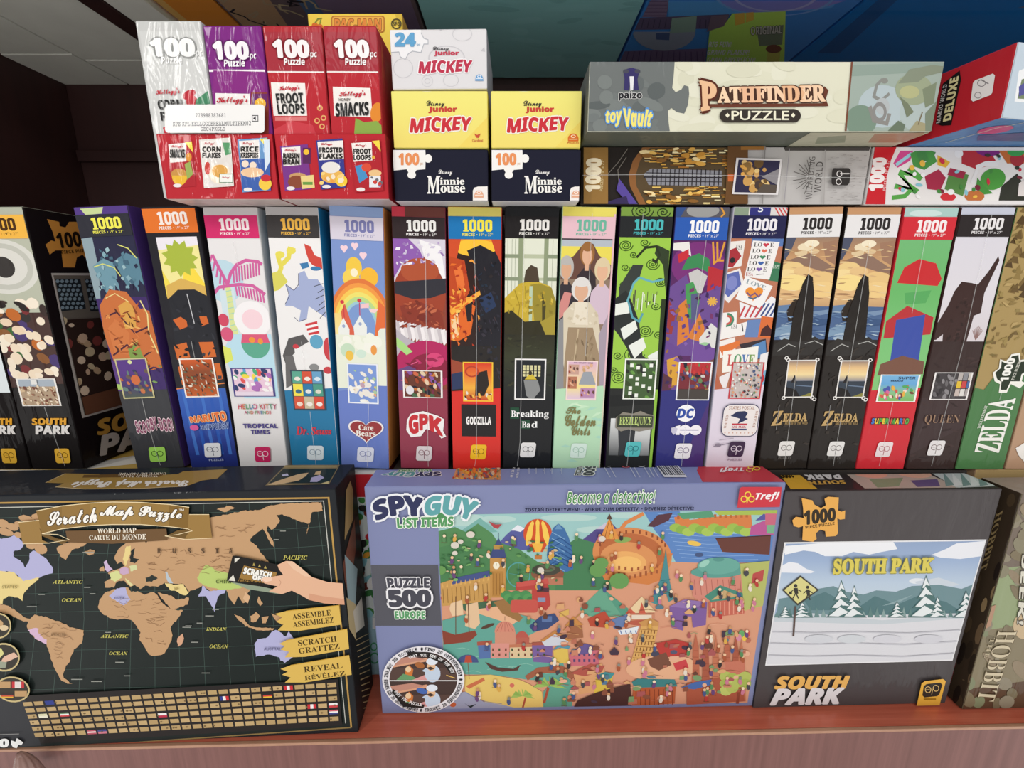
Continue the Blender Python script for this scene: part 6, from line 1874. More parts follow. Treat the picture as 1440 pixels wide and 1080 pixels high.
def f(P):
    for t_, x0, y0, x1, y1 in (('ATLANTIC', 76, 814.5, 118, 819.5), ('OCEAN', 89, 840, 117, 845), ('ATLANTIC', 143, 891, 182, 895.5), ('OCEAN', 155, 915, 181, 919.5), ('INDIAN', 291, 881, 320, 885.5), ('OCEAN', 296, 905, 322, 910), ('PACIFIC', 399, 780, 433, 786)):
        P.text(t_, (x0, y0, x1, y1), 'c8c060', 'i', .01)
    for ch, x in zip('RUSSIA', (223, 244, 265, 284, 304, 323)):
        P.text(ch, (x, 770, x + 5, 777), '5a4430', 'b')
    P.text('CHINA', (305, 814, 330, 819), '5a6a34', 'b').text('AUSTRALIA', (372, 909, 402, 913), '6a688a', 'b').text('BRAZIL', (74, 889, 94, 892.5), '8a6a48', 'b').text('STATES', (5, 822, 26, 826), '9a8a50', 'b').text('ALGERIA', (162, 838, 176, 841), '6a688a', 'b').text('IRAN', (246, 825, 252, 828), '8a7434', 'b')
    for x, y, w_ in ((118, 775, 16), (120, 824, 9), (128, 833, 8), (56, 834, 9), (40, 851, 14), (258, 880, 12), (270, 901, 10), (102, 953, 16), (130, 956, 15), (164, 929, 12), (176, 948, 9), (290, 864, 12), (262, 878, 9), (395, 745, 8), (300, 855, 9), (150, 887, 8), (285, 944, 12), (278, 874, 8), (386, 757, 7)):
        P.rect(x, y, x + w_, y + 1.1, '9a9c94')


px_print(bx, 'front', .0012, f, 'map_lettering', k)


def f(P):
    P.poly([(-120, 985), (40, 976), (476, 953), (482, 1018), (50, 1044), (-120, 1054)], '2a2524')
    P.poly([(-120, 985), (36, 978), (60, 1046), (-120, 1056)], '35363a')
    cols_ = {2: '3f3f8a', 62: 'e8e0c8', 64: 'd8484a', 18: None}
    TL, TR, BR, BL = (33, 985), (475, 957), (479, 1014), (52, 1037)
    rd = random.Random(3)
    fl = {(0, 2): ['33408c', '33408c'], (0, 24): ['d0343c', 'f0ecec', 'd0343c'], (1, 18): ['33408c', 'f0ecec', 'd0343c'], (1, 22): ['2a2a2a', 'd0403c', 'e8b83c'], (2, 1): ['d8d4b0', 'e8e4d0'], (2, 3): ['5a8a5a', 'f0ecec', 'd0484c'], (3, 26): ['d0343c', 'f0ecec', 'd0343c'], (3, 28): ['eeecec', 'd0444c'], (4, 28): ['d0606c', 'eeecec', '4a508c'], (5, 5): ['c05a6a', 'eedcdc', 'c05a6a'], (5, 6): ['4a508c', 'd07a8a'], (3, 12): ['f0ecec', 'c0344c']}
    for r in range(6):
        for c in range(29):
            a0, a1 = (c + .06) / 29, (c + .88) / 29
            b0, b1 = (r + .08) / 6, (r + .72) / 6
            L = lambda a, b: ((TL[0] * (1 - a) + TR[0] * a) * (1 - b) + (BL[0] * (1 - a) + BR[0] * a) * b, (TL[1] * (1 - a) + TR[1] * a) * (1 - b) + (BL[1] * (1 - a) + BR[1] * a) * b)
            F = fl.get((r, c))
            if F:
                n = len(F)
                for i, q in enumerate(F):
                    if (r, c) in ((0, 24), (1, 18), (3, 26)):
                        s0, s1 = a0 + (a1 - a0) * i / n, a0 + (a1 - a0) * (i + 1) / n
                        P.poly([L(s0, b0), L(s1, b0), L(s1, b1), L(s0, b1)], q, False)
                    else:
                        s0, s1 = b0 + (b1 - b0) * i / n, b0 + (b1 - b0) * (i + 1) / n
                        P.poly([L(a0, s0), L(a1, s0), L(a1, s1), L(a0, s1)], q, False)
            else:
                P.poly([L(a0, b0), L(a1, b0), L(a1, b1), L(a0, b1)], rd.choice(['bda06f', 'c4a778', 'b89b6c']), False)
    P.z += P.step
    for k in range(60):
        a, b = rd.random(), (rd.randrange(6) + .4) / 6
        x, y = L(a, b)
        P.ell(x, y, 1.6, 1.2, '7a6444', 0, 7)


px_print(bx, 'front', .0013, f, 'flag_table', step=4e-6)


def f(P):
    # ribbon
    P.poly([(29, 733), (60, 730), (62, 758), (72, 762), (35, 763)], '9c7a42').poly([(266, 722), (296, 722), (300, 755), (262, 757)], '9c7a42').poly([(58, 740), (64, 748), (84, 756), (100, 758), (90, 764), (62, 752)], '6f5428').poly([(236, 752), (252, 744), (270, 742), (262, 756)], '6f5428')
    P.poly([(95, 745), (236, 742), (238, 758), (160, 763), (98, 761)], '6f5232')
    top = [(54, 717), (90, 710), (130, 706), (160, 704.5), (200, 705), (240, 708), (268, 712)]
    bot = [(62, 749), (90, 742), (130, 737.5), (160, 736), (200, 736), (240, 739), (266, 742)]
    for i in range(6):
        P.poly([top[i], top[i + 1], bot[i + 1], bot[i]], ['8a6a34', '94733c', 'a08044', 'a3834a', '987840', '84642e'][i], False)
    P.z += P.step
    P.line(top, .0007, 'f0dcb0').line([(x, y) for x, y in bot], .0007, 'f0dcb0').line([(29, 733), (58, 730)], .0006, 'f0dcb0').line([(35, 763), (72, 762), (100, 757), (84, 750), (62, 749)], .0006, 'f0dcb0').line([(266, 742), (272, 745), (252, 750), (234, 752), (262, 757), (300, 755)], .0006, 'f0dcb0').line([(268, 722), (296, 722)], .0006, 'f0dcb0')


k = px_print(bx, 'front', .0014, f, 'title_ribbon', None, None, 'bronze ribbon banner')


def f(P):
    P.text('Scratch', [(69, 720), (138, 712), (139, 732), (70, 737)], 'f6f3ec', 'c', .035, '4a3820', .04)
    P.text('Map', [(143, 710), (190, 710), (190, 729), (144, 729)], 'f6f3ec', 'c', .035, '4a3820', .04)
    P.text('Puzzle', [(198, 710), (258, 715), (257, 733), (198, 730)], 'f6f3ec', 'c', .035, '4a3820', .04)
    P.text('WORLD MAP', [(140, 742), (194, 740.5), (194, 747.5), (140, 748.5)], 'efe6d4', 's', .01)
    P.text('CARTE DU MONDE', [(128, 751), (208, 749), (208, 756.5), (129, 758)], 'efe6d4', 's', .01)
    P.text('™', (254, 714, 261, 717), 'f0e8d8', 'd')


px_print(bx, 'front', .0016, f, 'ribbon_lettering', k)


def f(P):
    for q in ([(388, 861), (404, 857), (478, 849), (481, 876), (420, 885), (392, 884), (400, 876), (390, 872), (398, 866)], [(394, 903), (404, 898), (490, 882), (493, 910), (430, 921), (402, 922), (408, 914), (396, 911), (402, 906)], [(396, 938), (410, 933), (492, 919), (496, 946), (430, 957), (402, 957), (410, 950), (398, 946), (406, 942)]):
        P.poly(q, 'dcb75c')
        P.line([q[1], q[2]], .0008, 'c89c3c')


k = px_print(bx, 'front', .0018, f, 'gold_brush_strip')


def f(P):
    for t1, t2, y, x in (('ASSEMBLE', 'ASSEMBLEZ', 858, 412), ('SCRATCH', 'GRATTEZ', 895, 420), ('REVEAL', 'RÉVÉLEZ', 932, 428)):
        P.text(t1, [(x, y + 3), (x + 54, y - 3), (x + 55, y + 5), (x + 1, y + 11)], '4a3a1c', 's')
        P.text(t2, [(x + 1, y + 14), (x + 58, y + 7), (x + 59, y + 15), (x + 2, y + 22)], '4a3a1c', 's')


px_print(bx, 'front', .0020, f, 'strip_lettering', k)


def f(P):
    P.poly([(392, 792), (404, 786.5), (413, 787), (425, 796), (440, 809), (462, 816), (486, 818), (488, 848), (458, 846), (436, 841), (424, 834), (412, 828), (398, 833), (380, 829), (392, 822), (374, 818), (368, 812), (382, 809), (400, 806), (394, 798)], 'e3b494')
    P.poly([(404, 786.5), (413, 787), (425, 796), (440, 809), (430, 808), (414, 798)], 'eac2a4').poly([(436, 841), (458, 846), (488, 848), (487, 840), (456, 836), (436, 832)], 'd69f80').poly([(368, 812), (374, 809), (384, 809.5), (384, 814), (376, 816)], 'f0cdb4').line([(394, 812), (397, 816), (395, 821)], .0004, 'c08a70')


def c_(P):
    P.poly([(329, 779.5), (333, 779), (398, 793), (403, 800), (400, 812), (380, 824), (330, 818), (321, 814), (322, 808)], '1d1b19').poly([(345, 793), (391, 803), (388, 815), (380, 818), (337, 815)], 'a07a3c').poly([(332, 783), (340, 782), (332, 790)], 'e0dcd0').poly([(323, 814), (330, 806), (333, 815)], 'e0dcd0').poly([(326, 816), (372, 823), (398, 829), (394, 833), (350, 826)], '8f9c86')


k = px_print(bx, 'front', .0016, c_, 'pictured_card', None, None, 'black scratcher card')
px_print(bx, 'front', .00175, lambda P: P.text('SCRATCH', [(346, 796), (384, 803), (382, 810), (344, 804)], 'f4f2ea', 'b', .08, '2a2418', .06).text('OFF', [(358, 806), (374, 809), (373, 815), (357, 812)], 'f4f2ea', 'b', .08, '2a2418', .06).text('PUZZLE DE', [(339, 811), (370, 817), (369, 821), (338, 815)], '2a2010', 'b', .03).poly([(357, 793), (359, 789), (361, 793.5)], 'b8a45a').poly([(365, 795), (367, 791), (369, 795.5)], 'b8a45a').poly([(373, 797), (375, 793), (377, 797.5)], 'b8a45a'), 'card_lettering', k)
px_print(bx, 'front', .0019, f, 'pictured_hand', None, None, 'pale hand picture')


def f(P):
    for cx, cy, rx, ry in ((2, 877, 18, 18), (10, 921, 22, 20), (22, 966, 24, 18)):
        P.ell(cx, cy, rx, ry, 'cbb884', 8).ell(cx, cy, rx * .9, ry * .88, '38342c', 8)
    P.ell(0, 874, 9, 6, 'c8a478').ell(10, 880, 6, 4, 'e0c8a0')
    P.poly([(-6, 912), (6, 908), (10, 916), (4, 922), (-6, 924)], 'd8d48c').poly([(10, 920), (24, 914), (30, 920), (18, 926), (4, 930)], 'e0b8a0').poly([(0, 926), (14, 928), (12, 936), (-4, 936)], '9aa08c')
    P.rect(4, 955, 19, 964, 'c09a6c').rect(21, 955, 38, 964, 'e0d8d4').rect(21, 955, 25, 964, 'c8343c').rect(34, 955, 38, 964, 'c8343c').rect(6, 971, 23, 974, '3a2a2a').rect(6, 974, 23, 976, 'c8503c').rect(6, 976, 23, 978, 'e0b03c').rect(25, 968, 42, 976, 'c09a6c')


px_print(bx, 'front', .0020, f, 'round_picture')


def f(P):
    P.text('1000', [(-36, 1038), (16, 1035), (16, 1046), (-36, 1049)], 'f0f0ee', 'b', .06)
    P.poly([(20, 1037), (26, 1039), (28, 1034), (33, 1037), (37, 1040), (34, 1044), (30, 1043), (28, 1048), (23, 1047), (20, 1043)], 'f0f0ee')
    P.line([(2, 1029), (31, 1028)], .0006, '9a9a98')


px_print(bx, 'front', .0015, f, 'count_lettering')


def f(P):
    P.poly([(64, 679), (92, 666), (140, 667), (138, 672), (250, 667), (258, 663), (320, 660), (306, 673), (284, 676), (262, 684), (200, 687), (120, 688), (78, 685), (90, 680)], 'a98a4a')
    P.line([(78, 685), (120, 688), (200, 687), (262, 684)], .0007, 'f0d8a8').line([(64, 679), (92, 666)], .0006, 'f0d8a8').poly([(118, 668), (234, 666), (224, 671), (116, 672)], '6f5430')


k = px_print(bx, 'top', .0002, f, 'title_ribbon')
px_print(bx, 'top', .0004, lambda P: P.text('Scratch Map Puzzle', [(268, 684), (96, 686), (110, 675), (262, 673)], 'f4f0e8', 'c', .06).text('WORLD MAP', [(222, 671.5), (170, 672), (172, 669), (222, 668.5)], 'efe6d4', 's').text('CARTE DU MONDE', [(234, 668), (166, 669), (168, 665.5), (234, 665)], 'efe6d4', 's'), 'ribbon_lettering', k)


def f(P):
    P.poly([(373, 683), (402, 654), (478, 654), (463, 681)], '8a7a58').poly([(378, 680), (398, 660), (474, 659), (462, 680)], '24302e')
    P.poly([(376, 682), (392, 676), (404, 672), (420, 667), (434, 665), (430, 670), (420, 676), (400, 680), (388, 682)], 'd8b88a').poly([(438, 672), (450, 668), (456, 672), (446, 678), (436, 678)], 'b9b4d8').poly([(444, 664), (452, 662), (450, 668), (442, 668)], 'd8b88a').poly([(396, 668), (404, 666), (406, 669), (398, 670)], 'c4c4e0').poly([(452, 680), (462, 677), (462, 681)], 'd8c890').rect(400, 655, 474, 658, 'a89264')


px_print(bx, 'top', .0002, f, 'small_map_picture')


def f(P):
    for k in range(14):
        P.line([(500 + k * .9, 900 + k * 8), (520, 890 + k * 8.6)], .0009, 'b09a70')
    P.poly([(486, 690), (492, 676), (496, 690), (496, 730), (484, 760)], 'a88a5c').poly([(480, 800), (498, 730), (500, 770), (490, 840)], '7a4a3a').poly([(484, 780), (502, 800), (498, 870), (490, 860)], '9ab0b4').poly([(486, 840), (500, 850), (500, 900), (488, 880)], 'c8b488')
    P.poly([(496, 860), (508, 840), (512, 880), (500, 890)], 'd8d0c0')


px_print(bx, 'right', .0003, f, 'side_picture')

# ------------------------------------------------------------------ the blue find-the-item box
bx = Box('picture_puzzle_box', 'blue-grey puzzle box with crowded city cartoon, balloon and round inset picture', 'puzzle box',
         0.06255, 0.37795, 0.0, 0.4055, 0.040, 0.2653, {'all': '8089ae', 'front': '8289b0', 'top': '929cd0', 'left': '7680a8', 'right': '767ea6'}, yaw=1.25, mat=GLOSS)  # top ink lighter than the front: light from above put into the colour


def f(P):
    P.poly([(505, 794.5), (616, 794), (621, 880), (505, 880)], '5a5a62')


px_print(bx, 'front', .0001, f, 'grey_panel')
QUAD = [(616, 723.8), (1093, 717), (1051, 988), (626, 996)]


def f(P):
    P.region(QUAD).poly(QUAD, 'd69a7c')
    P.poly([(610, 715), (1100, 710), (1100, 790), (610, 790)], '9cc6c4')
    for x, y, r in ((650, 735, 30), (700, 730, 26), (800, 728, 40), (840, 745, 30), (660, 728, 20), (880, 724, 24)):
        P.ell(x, y, r, 5, 'b4d2cc', 0, 16)
    P.poly([(640, 752), (675, 728), (700, 748)], '7ab0a8').poly([(690, 776), (712, 752), (728, 738), (740, 744), (756, 772)], '5a5f9c').poly([(718, 746), (728, 738), (738, 743), (732, 748), (724, 746)], 'e4e6ee')
    P.poly([(815, 762), (838, 744), (858, 733), (874, 750), (880, 770)], '564c86').poly([(838, 744), (850, 736), (858, 733), (852, 744)], 'c8c0d0')
    # hills
    P.poly([(616, 747), (640, 741), (655, 748), (672, 736), (692, 750), (700, 762), (730, 772), (756, 790), (790, 800), (790, 830), (617, 830)], '578a58').poly([(616, 770), (660, 760), (700, 775), (740, 800), (700, 830), (616, 830)], '4f8254')
    P.poly([(790, 770), (812, 756), (838, 764), (856, 760), (860, 830), (780, 830)], '4b8058')
    # river upper part
    P.poly([(905, 719), (955, 716), (960, 735), (1000, 750), (1100, 752), (1100, 790), (1000, 792), (950, 790), (940, 770), (920, 745)], '5f86c0')
    for k in range(12):
        y = 722 + k * 5.6
        P.line([(925 + k * 3, y), (960 + k * 5, y + 4), (1000 + k * 6, y + 3)], .0005, '8fb0dc')
    # fortress and bushes
    P.poly([(948, 727), (965, 725), (970, 731), (1000, 727), (1040, 724), (1056, 722), (1058, 742), (1000, 744), (950, 740)], 'd4804a')
    for k in range(14):
        P.rect(952 + k * 7.4, 724.5 - k * .2, 955.5 + k * 7.4, 730 - k * .2, 'b8683c')
    P.poly([(952, 722), (1000, 718), (1005, 727), (960, 730)], '5a9a78').poly([(1002, 716), (1095, 714), (1095, 724), (1010, 724)], 'a8bc58')
    for k in range(12):
        P.ell(950 + k * 9, 742 + (k % 3) * 3, 9, 6, ['9cbc54', '8ab050', 'a8c45c'][k % 3], 0, 12)
    P.poly([(1056, 740), (1074, 732), (1092, 735), (1090, 752), (1054, 752)], 'b85a94').poly([(1062, 732), (1074, 722), (1086, 730)], '5a5a9c').rect(1076, 722, 1095, 738, 'c86a80').rect(1078, 738, 1094, 750, '7ab08a')
    P.poly([(1006, 757), (1084, 752), (1082, 780), (1016, 776)], '6a4038').line([(1006, 757), (1084, 753)], .001, '4a2a28')
    P.poly([(910, 740), (925, 724), (946, 721), (940, 732), (920, 741)], '5a3a44').ell(976, 764, 10, 3.5, 'e8c05a', 10).ell(983, 780, 6, 3, '4a5a80')
    # colosseum
    P.line([(870, 748), (880, 735), (905, 722)], .004, 'd8854e')
    P.ell(889, 780, 56, 38, 'd68a54', 8, 36).poly([(834, 782), (946, 778), (930, 815), (912, 822), (850, 815)], 'd08048').ell(888, 778, 46, 28, 'b96a40', 6, 34).ell(884, 786, 40, 24, 'd8925c', 6, 34).ell(881, 790, 28, 15, 'e8ac68', 4, 30).ell(882, 792, 20, 10, 'f0bc70', 0, 24)
    for k in range(13):
        a = math.radians(205 + k * 11)
        P.rect(888 + 50 * math.cos(a), 776 + 31 * math.sin(a), 890.5 + 50 * math.cos(a), 781 + 31 * math.sin(a), '8a4a30')
    for k in range(11):
        P.rect(846 + k * 7.6, 808 + (k % 5 - 2) * -.6 + abs(k - 5) * -1.6, 849 + k * 7.6, 814 + abs(k - 5) * -1.6, 'a05a38')
        P.rect(842 + k * 9, 798 - abs(k - 5) * 1.2, 845 + k * 9, 803 - abs(k - 5) * 1.2, 'a05a38')
    P.ell(876, 759, 12, 4, '8aa85c', -6)
    # tipi, tents
    P.poly([(843, 758), (857, 728), (871, 758)], 'e0954a').line([(850, 758), (857, 730)], .0005, '7a4a2c').line([(864, 758), (858, 730)], .0005, '7a4a2c').poly([(853, 730), (857, 722), (861, 730)], '5a4238')
    P.poly([(815, 856), (846, 826), (884, 856), (876, 868), (822, 866)], '6aa58a').poly([(846, 826), (884, 856), (876, 868)], '5a9880')
    # balloon
    P.ell(756, 750, 20, 20.5, 'd0542f', 0, 30).poly([(737, 756), (775, 756), (763, 776), (750, 776)], 'd0542f').ell(745, 750, 4.2, 18, 'f2c95a', 14, 18).ell(767, 750, 4.2, 18, 'f2c95a', -14, 18).ell(756, 750, 4.4, 20, 'f2c95a', 0, 18).ell(751, 752, 2.4, 19, 'd0542f', 4, 16).ell(761, 752, 2.4, 19, 'd0542f', -4, 16).poly([(748, 764), (764, 764), (760, 776), (753, 776)], 'eeb84e').rect(752, 780, 762, 786, 'c07a44')
    # bulb tower
    P.poly([(785, 736), (793, 742), (800, 756), (805, 776), (806, 800), (797, 804), (772, 802), (769, 780), (772, 758), (778, 742)], '4470a4')
    for k in range(6):
        P.line([(771, 764 + k * 8), (788, 756 + k * 7), (804, 768 + k * 6)], .0012, '2f5488').line([(776, 748 + k * 9), (794, 758 + k * 9)], .0008, '7fa8cc')
    P.poly([(780, 744), (785, 736), (791, 744)], '6a96bc')
    # wheel, rotunda
    P.ring(729, 808, 17, 18, .1, '5aa09a').line([(716, 806), (742, 810)], .0004, '5aa09a').line([(729, 792), (729, 824)], .0004, '5aa09a')
    P.ell(770, 807, 23, 10, '8a5a44').ell(768, 801, 20, 8, '4a4a40').ell(768, 799, 13, 5, '6a6a58').rect(752, 812, 792, 822, 'b87a60')
    # parliament and clock tower
    P.poly([(619, 820), (634, 815), (690, 810), (690, 846), (622, 852)], 'c89a58').poly([(634, 822), (690, 810), (688, 802), (640, 812)], '4a5688')
    for k in range(11):
        P.line([(623 + k * 6.2, 828 - k * .8), (624 + k * 6.2, 848 - k * .6)], .0006, '8a6434')
        P.poly([(621 + k * 6.4, 826 - k), (622.5 + k * 6.4, 819 - k), (624 + k * 6.4, 826 - k)], 'd8aa62')
    P.rect(689, 783, 711, 840, 'c29050').rect(692, 803, 708, 838, 'b58344').poly([(688, 784), (693, 772), (701, 756), (709, 772), (712, 784)], '44507e').line([(701, 757), (701, 749)], .0005, '3a4468').rect(694, 766, 708, 772, 'b8904c').ell(698, 795, 4.6, 5, 'f0e8d0').ell(708.5, 794, 2.4, 4.6, 'e8dcc0').line([(698, 795), (698, 791.5)], .0004, '3a3028')
    for k in range(4):
        P.line([(694 + k * 4.4, 806), (694 + k * 4.4, 836)], .0005, '8a5f2c')
    # teal water
    P.poly([(622, 872), (660, 862), (700, 856), (740, 866), (770, 880), (730, 900), (700, 915), (790, 925), (800, 960), (740, 955), (690, 948), (655, 948), (624, 930)], '65a496').poly([(640, 850), (720, 842), (745, 845), (700, 856), (660, 862)], '4a6a50')
    for k in range(16):
        x, y = 640 + (k * 37) % 140, 912 + (k * 13) % 36
        P.line([(x, y), (x + 10, y - 1.5), (x + 20, y + 1)], .0004, '9accb8')
    P.poly([(660, 858), (700, 852), (735, 868), (720, 878), (690, 868)], 'e4b28c').poly([(694, 846), (710, 842), (735, 868), (730, 874), (706, 862)], '9c7448')
    # ship
    P.poly([(634, 848), (650, 843), (652, 864), (636, 866), (632, 856)], 'e6c6a0').poly([(656, 850), (672, 846), (675, 876), (668, 884), (654, 880)], 'e2c09a').line([(641, 838), (641, 892)], .0008, '6a4430').line([(658, 836), (660, 892)], .0008, '6a4430').poly([(622, 886), (640, 892), (668, 886), (671, 892), (660, 902), (624, 906)], '8a4638').ell(686, 880, 10, 2.5, '5a4438', -20)
    # big foliage, buses, cars
    for k in range(9):
        P.ell(712 + k * 4.5, 836 + (k % 3) * 4, 8, 6, ['4f8f58', '5a9a5c', '447f50'][k % 3], 0, 12)
    P.poly([(725, 822), (770, 816), (774, 850), (768, 858), (748, 852), (748, 828), (726, 830)], 'b94a44').poly([(726, 818), (770, 813), (772, 820), (727, 825)], 'c85a52').rect(755, 826, 772, 832, '5a3a44').rect(756, 840, 767, 846, '8a94b0').rrect(718, 843, 756, 861, 4, 'c65a50', 4)
    P.poly([(744, 880), (760, 866), (780, 862), (786, 872), (770, 884), (750, 888)], '3f4f7a').rect(762, 866, 776, 874, '5f76a4').poly([(788, 860), (800, 856), (800, 864), (786, 868)], 'd8b060')
    # domed church and houses
    P.ell(710, 889, 14.5, 16, 'd28a76', 0, 26, 180, 360).rect(696, 888, 725, 906, 'd09078').line([(710, 872), (710, 866)], .0005, '8a5a48')
    for k in range(5):
        P.line([(698 + k * 6, 888), (706 + k * 2, 874)], .0004, 'a8604e')
    P.ell(734, 897, 9, 10, 'b85c50', 0, 22, 180, 360).rect(726, 896, 744, 908, 'b86454').poly([(672, 906), (689, 905), (690, 925), (674, 926)], '5a74a8').poly([(671, 902), (692, 900), (692, 906), (671, 907)], 'a85a4a').rect(690, 904, 716, 925, 'd89488').rect(717, 908, 748, 925, 'dcc29a').poly([(716, 906), (750, 904), (750, 909), (716, 910)], 'c07a5c').poly([(748, 906), (777, 904), (776, 932), (750, 930)], '7a629a').poly([(748, 903), (790, 900), (790, 906), (748, 907)], 'a85a4c').poly([(778, 914), (798, 908), (800, 932), (780, 932)], 'dcbc5c').poly([(776, 914), (788, 904), (802, 908), (800, 912), (786, 910)], '5a92a4').poly([(762, 902), (780, 888), (800, 900), (796, 906), (766, 908)], 'ccd0d8').poly([(760, 900), (780, 886), (804, 898), (800, 902), (780, 891), (764, 902)], 'c2854c')
    for k in range(18):
        P.rect(692 + (k % 9) * 9, 911 + (k // 9) * 7, 694.5 + (k % 9) * 9, 915 + (k // 9) * 7, ['7a4a3c', '4a5a3c'][k % 2])
    P.poly([(682, 930), (700, 938), (722, 940), (732, 934), (728, 942), (706, 944), (690, 940)], '5a3f38')
    # bridge and lower right bank
    P.poly([(738, 950), (756, 938), (790, 935), (812, 950), (812, 960), (790, 946), (760, 946), (742, 956)], 'a06048')
    # beach
    P.poly([(652, 950), (690, 948), (730, 955), (742, 960), (762, 972), (764, 994), (700, 996), (680, 985), (655, 976)], 'e2c470').poly([(626, 976), (655, 972), (680, 986), (706, 990), (730, 996), (626, 998)], '9ca0b8').line([(655, 973), (668, 980), (684, 986), (706, 989)], .0006, '6a7a9a')
    P.poly([(764, 972), (790, 945), (806, 960), (804, 994), (764, 994)], '62a08c')
    P.poly(P.arcpts(658, 931, 15, 11, 180, 360, 12), '4a5684').poly([(653, 931), (655, 921), (662, 921), (664, 931)], 'b8503c').line([(658, 931), (660, 954)], .0006, '7a5a3c').poly([(655, 964), (680, 952), (682, 956), (660, 968)], 'c8704c').ell(720, 963, 3.4, 3, 'd07060').ell(637, 990, 4.5, 3.5, 'c0603c').poly([(653, 988), (660, 992), (670, 989), (662, 995)], '2c3438')
    for tx, ty in ((735, 978), (773, 964)):
        P.line([(tx + (4 if tx < 760 else -2), ty + 2), (tx + (-2 if tx < 760 else -8), ty + 24)], .0028 if tx > 760 else .002, 'a8503c')
        for k in range(7):
            a = math.radians(190 + k * 28)
            r = 17 if tx < 760 else 24
            P.poly([(tx, ty), (tx + r * .6 * math.cos(a) - 2, ty + r * .5 * math.sin(a) - 2), (tx + r * math.cos(a), ty + r * .55 * math.sin(a) + 4), (tx + r * .5 * math.cos(a), ty + r * .3 * math.sin(a) + 3)], ['9cbc62', '8ab058'][k % 2])
    # centre: windmill house, carousel
    P.poly([(796, 878), (818, 876), (820, 896), (798, 898)], 'a0684a').poly([(794, 880), (806, 866), (820, 878)], 'c88a4c').line([(786, 860), (818, 884)], .0012, 'b88a50').line([(816, 862), (792, 886)], .0012, 'b88a50')
    P.poly([(880, 862), (902, 838), (922, 860)], 'e6cba0').poly([(880, 862), (886, 855), (894, 862)], 'c8604c').poly([(898, 862), (902, 846), (908, 862)], 'c8604c').rect(884, 862, 920, 874, 'c8886a').rect(888, 864, 916, 870, 'e4d4c0').ell(902, 875, 20, 4, 'b8604c').poly([(868, 886), (898, 880), (895, 890), (872, 892)], 'dfe4e8')
    for k in range(4):
        P.line([(872 + k * 7, 886), (874 + k * 7, 891)], .0010, '5a74a8')
    P.poly([(826, 870), (850, 858), (862, 876), (850, 882), (830, 880)], 'b8503c').poly([(856, 872), (884, 862), (880, 880), (864, 884)], '6a80ac')
    # tower, pavilion, temple, arch
    P.poly([(936, 771), (938, 790), (941, 815), (947, 842), (940, 846), (936, 832), (932, 832), (924, 850), (914, 846), (928, 815), (933, 790)], '4e8c90').line([(924, 836), (944, 832)], .001, '3a7478').line([(929, 816), (942, 814)], .001, '3a7478')
    P.poly([(970, 806), (1048, 803), (1046, 838), (984, 846), (974, 838)], 'd08878').ell(1009, 803, 38, 9, '5f9c90', -2, 28).ell(1010, 795, 30, 12, '6ba89a', -2, 28).ell(1010, 786, 8, 3, '5a948a').ell(990, 792, 8, 4, '9accbc', -30)
    for k in range(9):
        P.line([(976 + k * 8, 814), (978 + k * 8, 836)], .0006, 'aa6458')
    P.poly([(990, 838), (1012, 822), (1046, 834), (1048, 840), (1000, 846)], '4e8a78').poly([(1000, 843), (1018, 829), (1040, 838)], 'c8a878').poly([(996, 846), (1048, 840), (1046, 862), (996, 868)], 'c46a58')
    for k in range(8):
        P.line([(1000 + k * 6.2, 847 - k * .6), (1000 + k * 6.2, 866 - k * .6)], .0010, 'e09a84')
    P.poly([(941, 852), (962, 842), (994, 846), (992, 878), (974, 882), (972, 866), (962, 866), (960, 886), (944, 882)], '80609c').poly([(941, 852), (962, 842), (994, 846), (974, 856)], '9274ac')
    P.poly([(1040, 792), (1082, 788), (1076, 850), (1046, 858)], 'b4b86a').poly([(1058, 806), (1074, 800), (1072, 816), (1056, 820)], 'b8504c')
    # left middle houses, leaning tower
    P.poly([(800, 920), (822, 906), (842, 912), (842, 934), (802, 936)], 'c86c78').poly([(800, 918), (822, 904), (844, 910), (822, 920)], '6a5a90').poly([(806, 944), (846, 932), (852, 948), (850, 970), (812, 976)], 'd8a070').poly([(802, 946), (830, 932), (850, 936), (846, 944), (822, 950)], 'b0584c')
    for k in range(10):
        P.rect(806 + (k % 5) * 7, 918 + (k // 5) * 8, 809 + (k % 5) * 7, 922 + (k // 5) * 8, '5a4a70')
    P.poly([(838, 950), (862, 946), (858, 978), (834, 982)], 'd8b84c').poly([(836, 950), (850, 944), (864, 946), (858, 954)], '4a9096').rect(846, 956, 854, 962, '5a7a9a')
    P.poly([(902, 876), (926, 878), (912, 938), (886, 934)], 'd8a864')
    for r in range(7):
        y = 884 + r * 8
        P.line([(900 - r * 2.1, y), (924 - r * 1.9, y + 1.6)], .0007, '9a6a38')
        for k in range(5):
            P.line([(902 - r * 2.1 + k * 4.6, y + 1.6), (901.4 - r * 2.1 + k * 4.6, y + 6)], .0009, '7a5030')
    P.poly([(898, 874), (914, 868), (926, 874), (924, 880), (902, 880)], 'c89458')
    # bull ring, arena, spires, hall
    P.ell(930, 938, 50, 18, 'e2ae8a', -3, 28).poly([(920, 904), (950, 898), (970, 904), (968, 920), (930, 924)], 'b8423c').ell(921, 919, 6, 4, '4a4a5c').ell(947, 916, 5, 3, '5a5a70').poly([(910, 926), (936, 916), (944, 934), (926, 942), (914, 936)], '7a5040').poly([(946, 932), (964, 926), (968, 938), (950, 942)], 'c8484c')
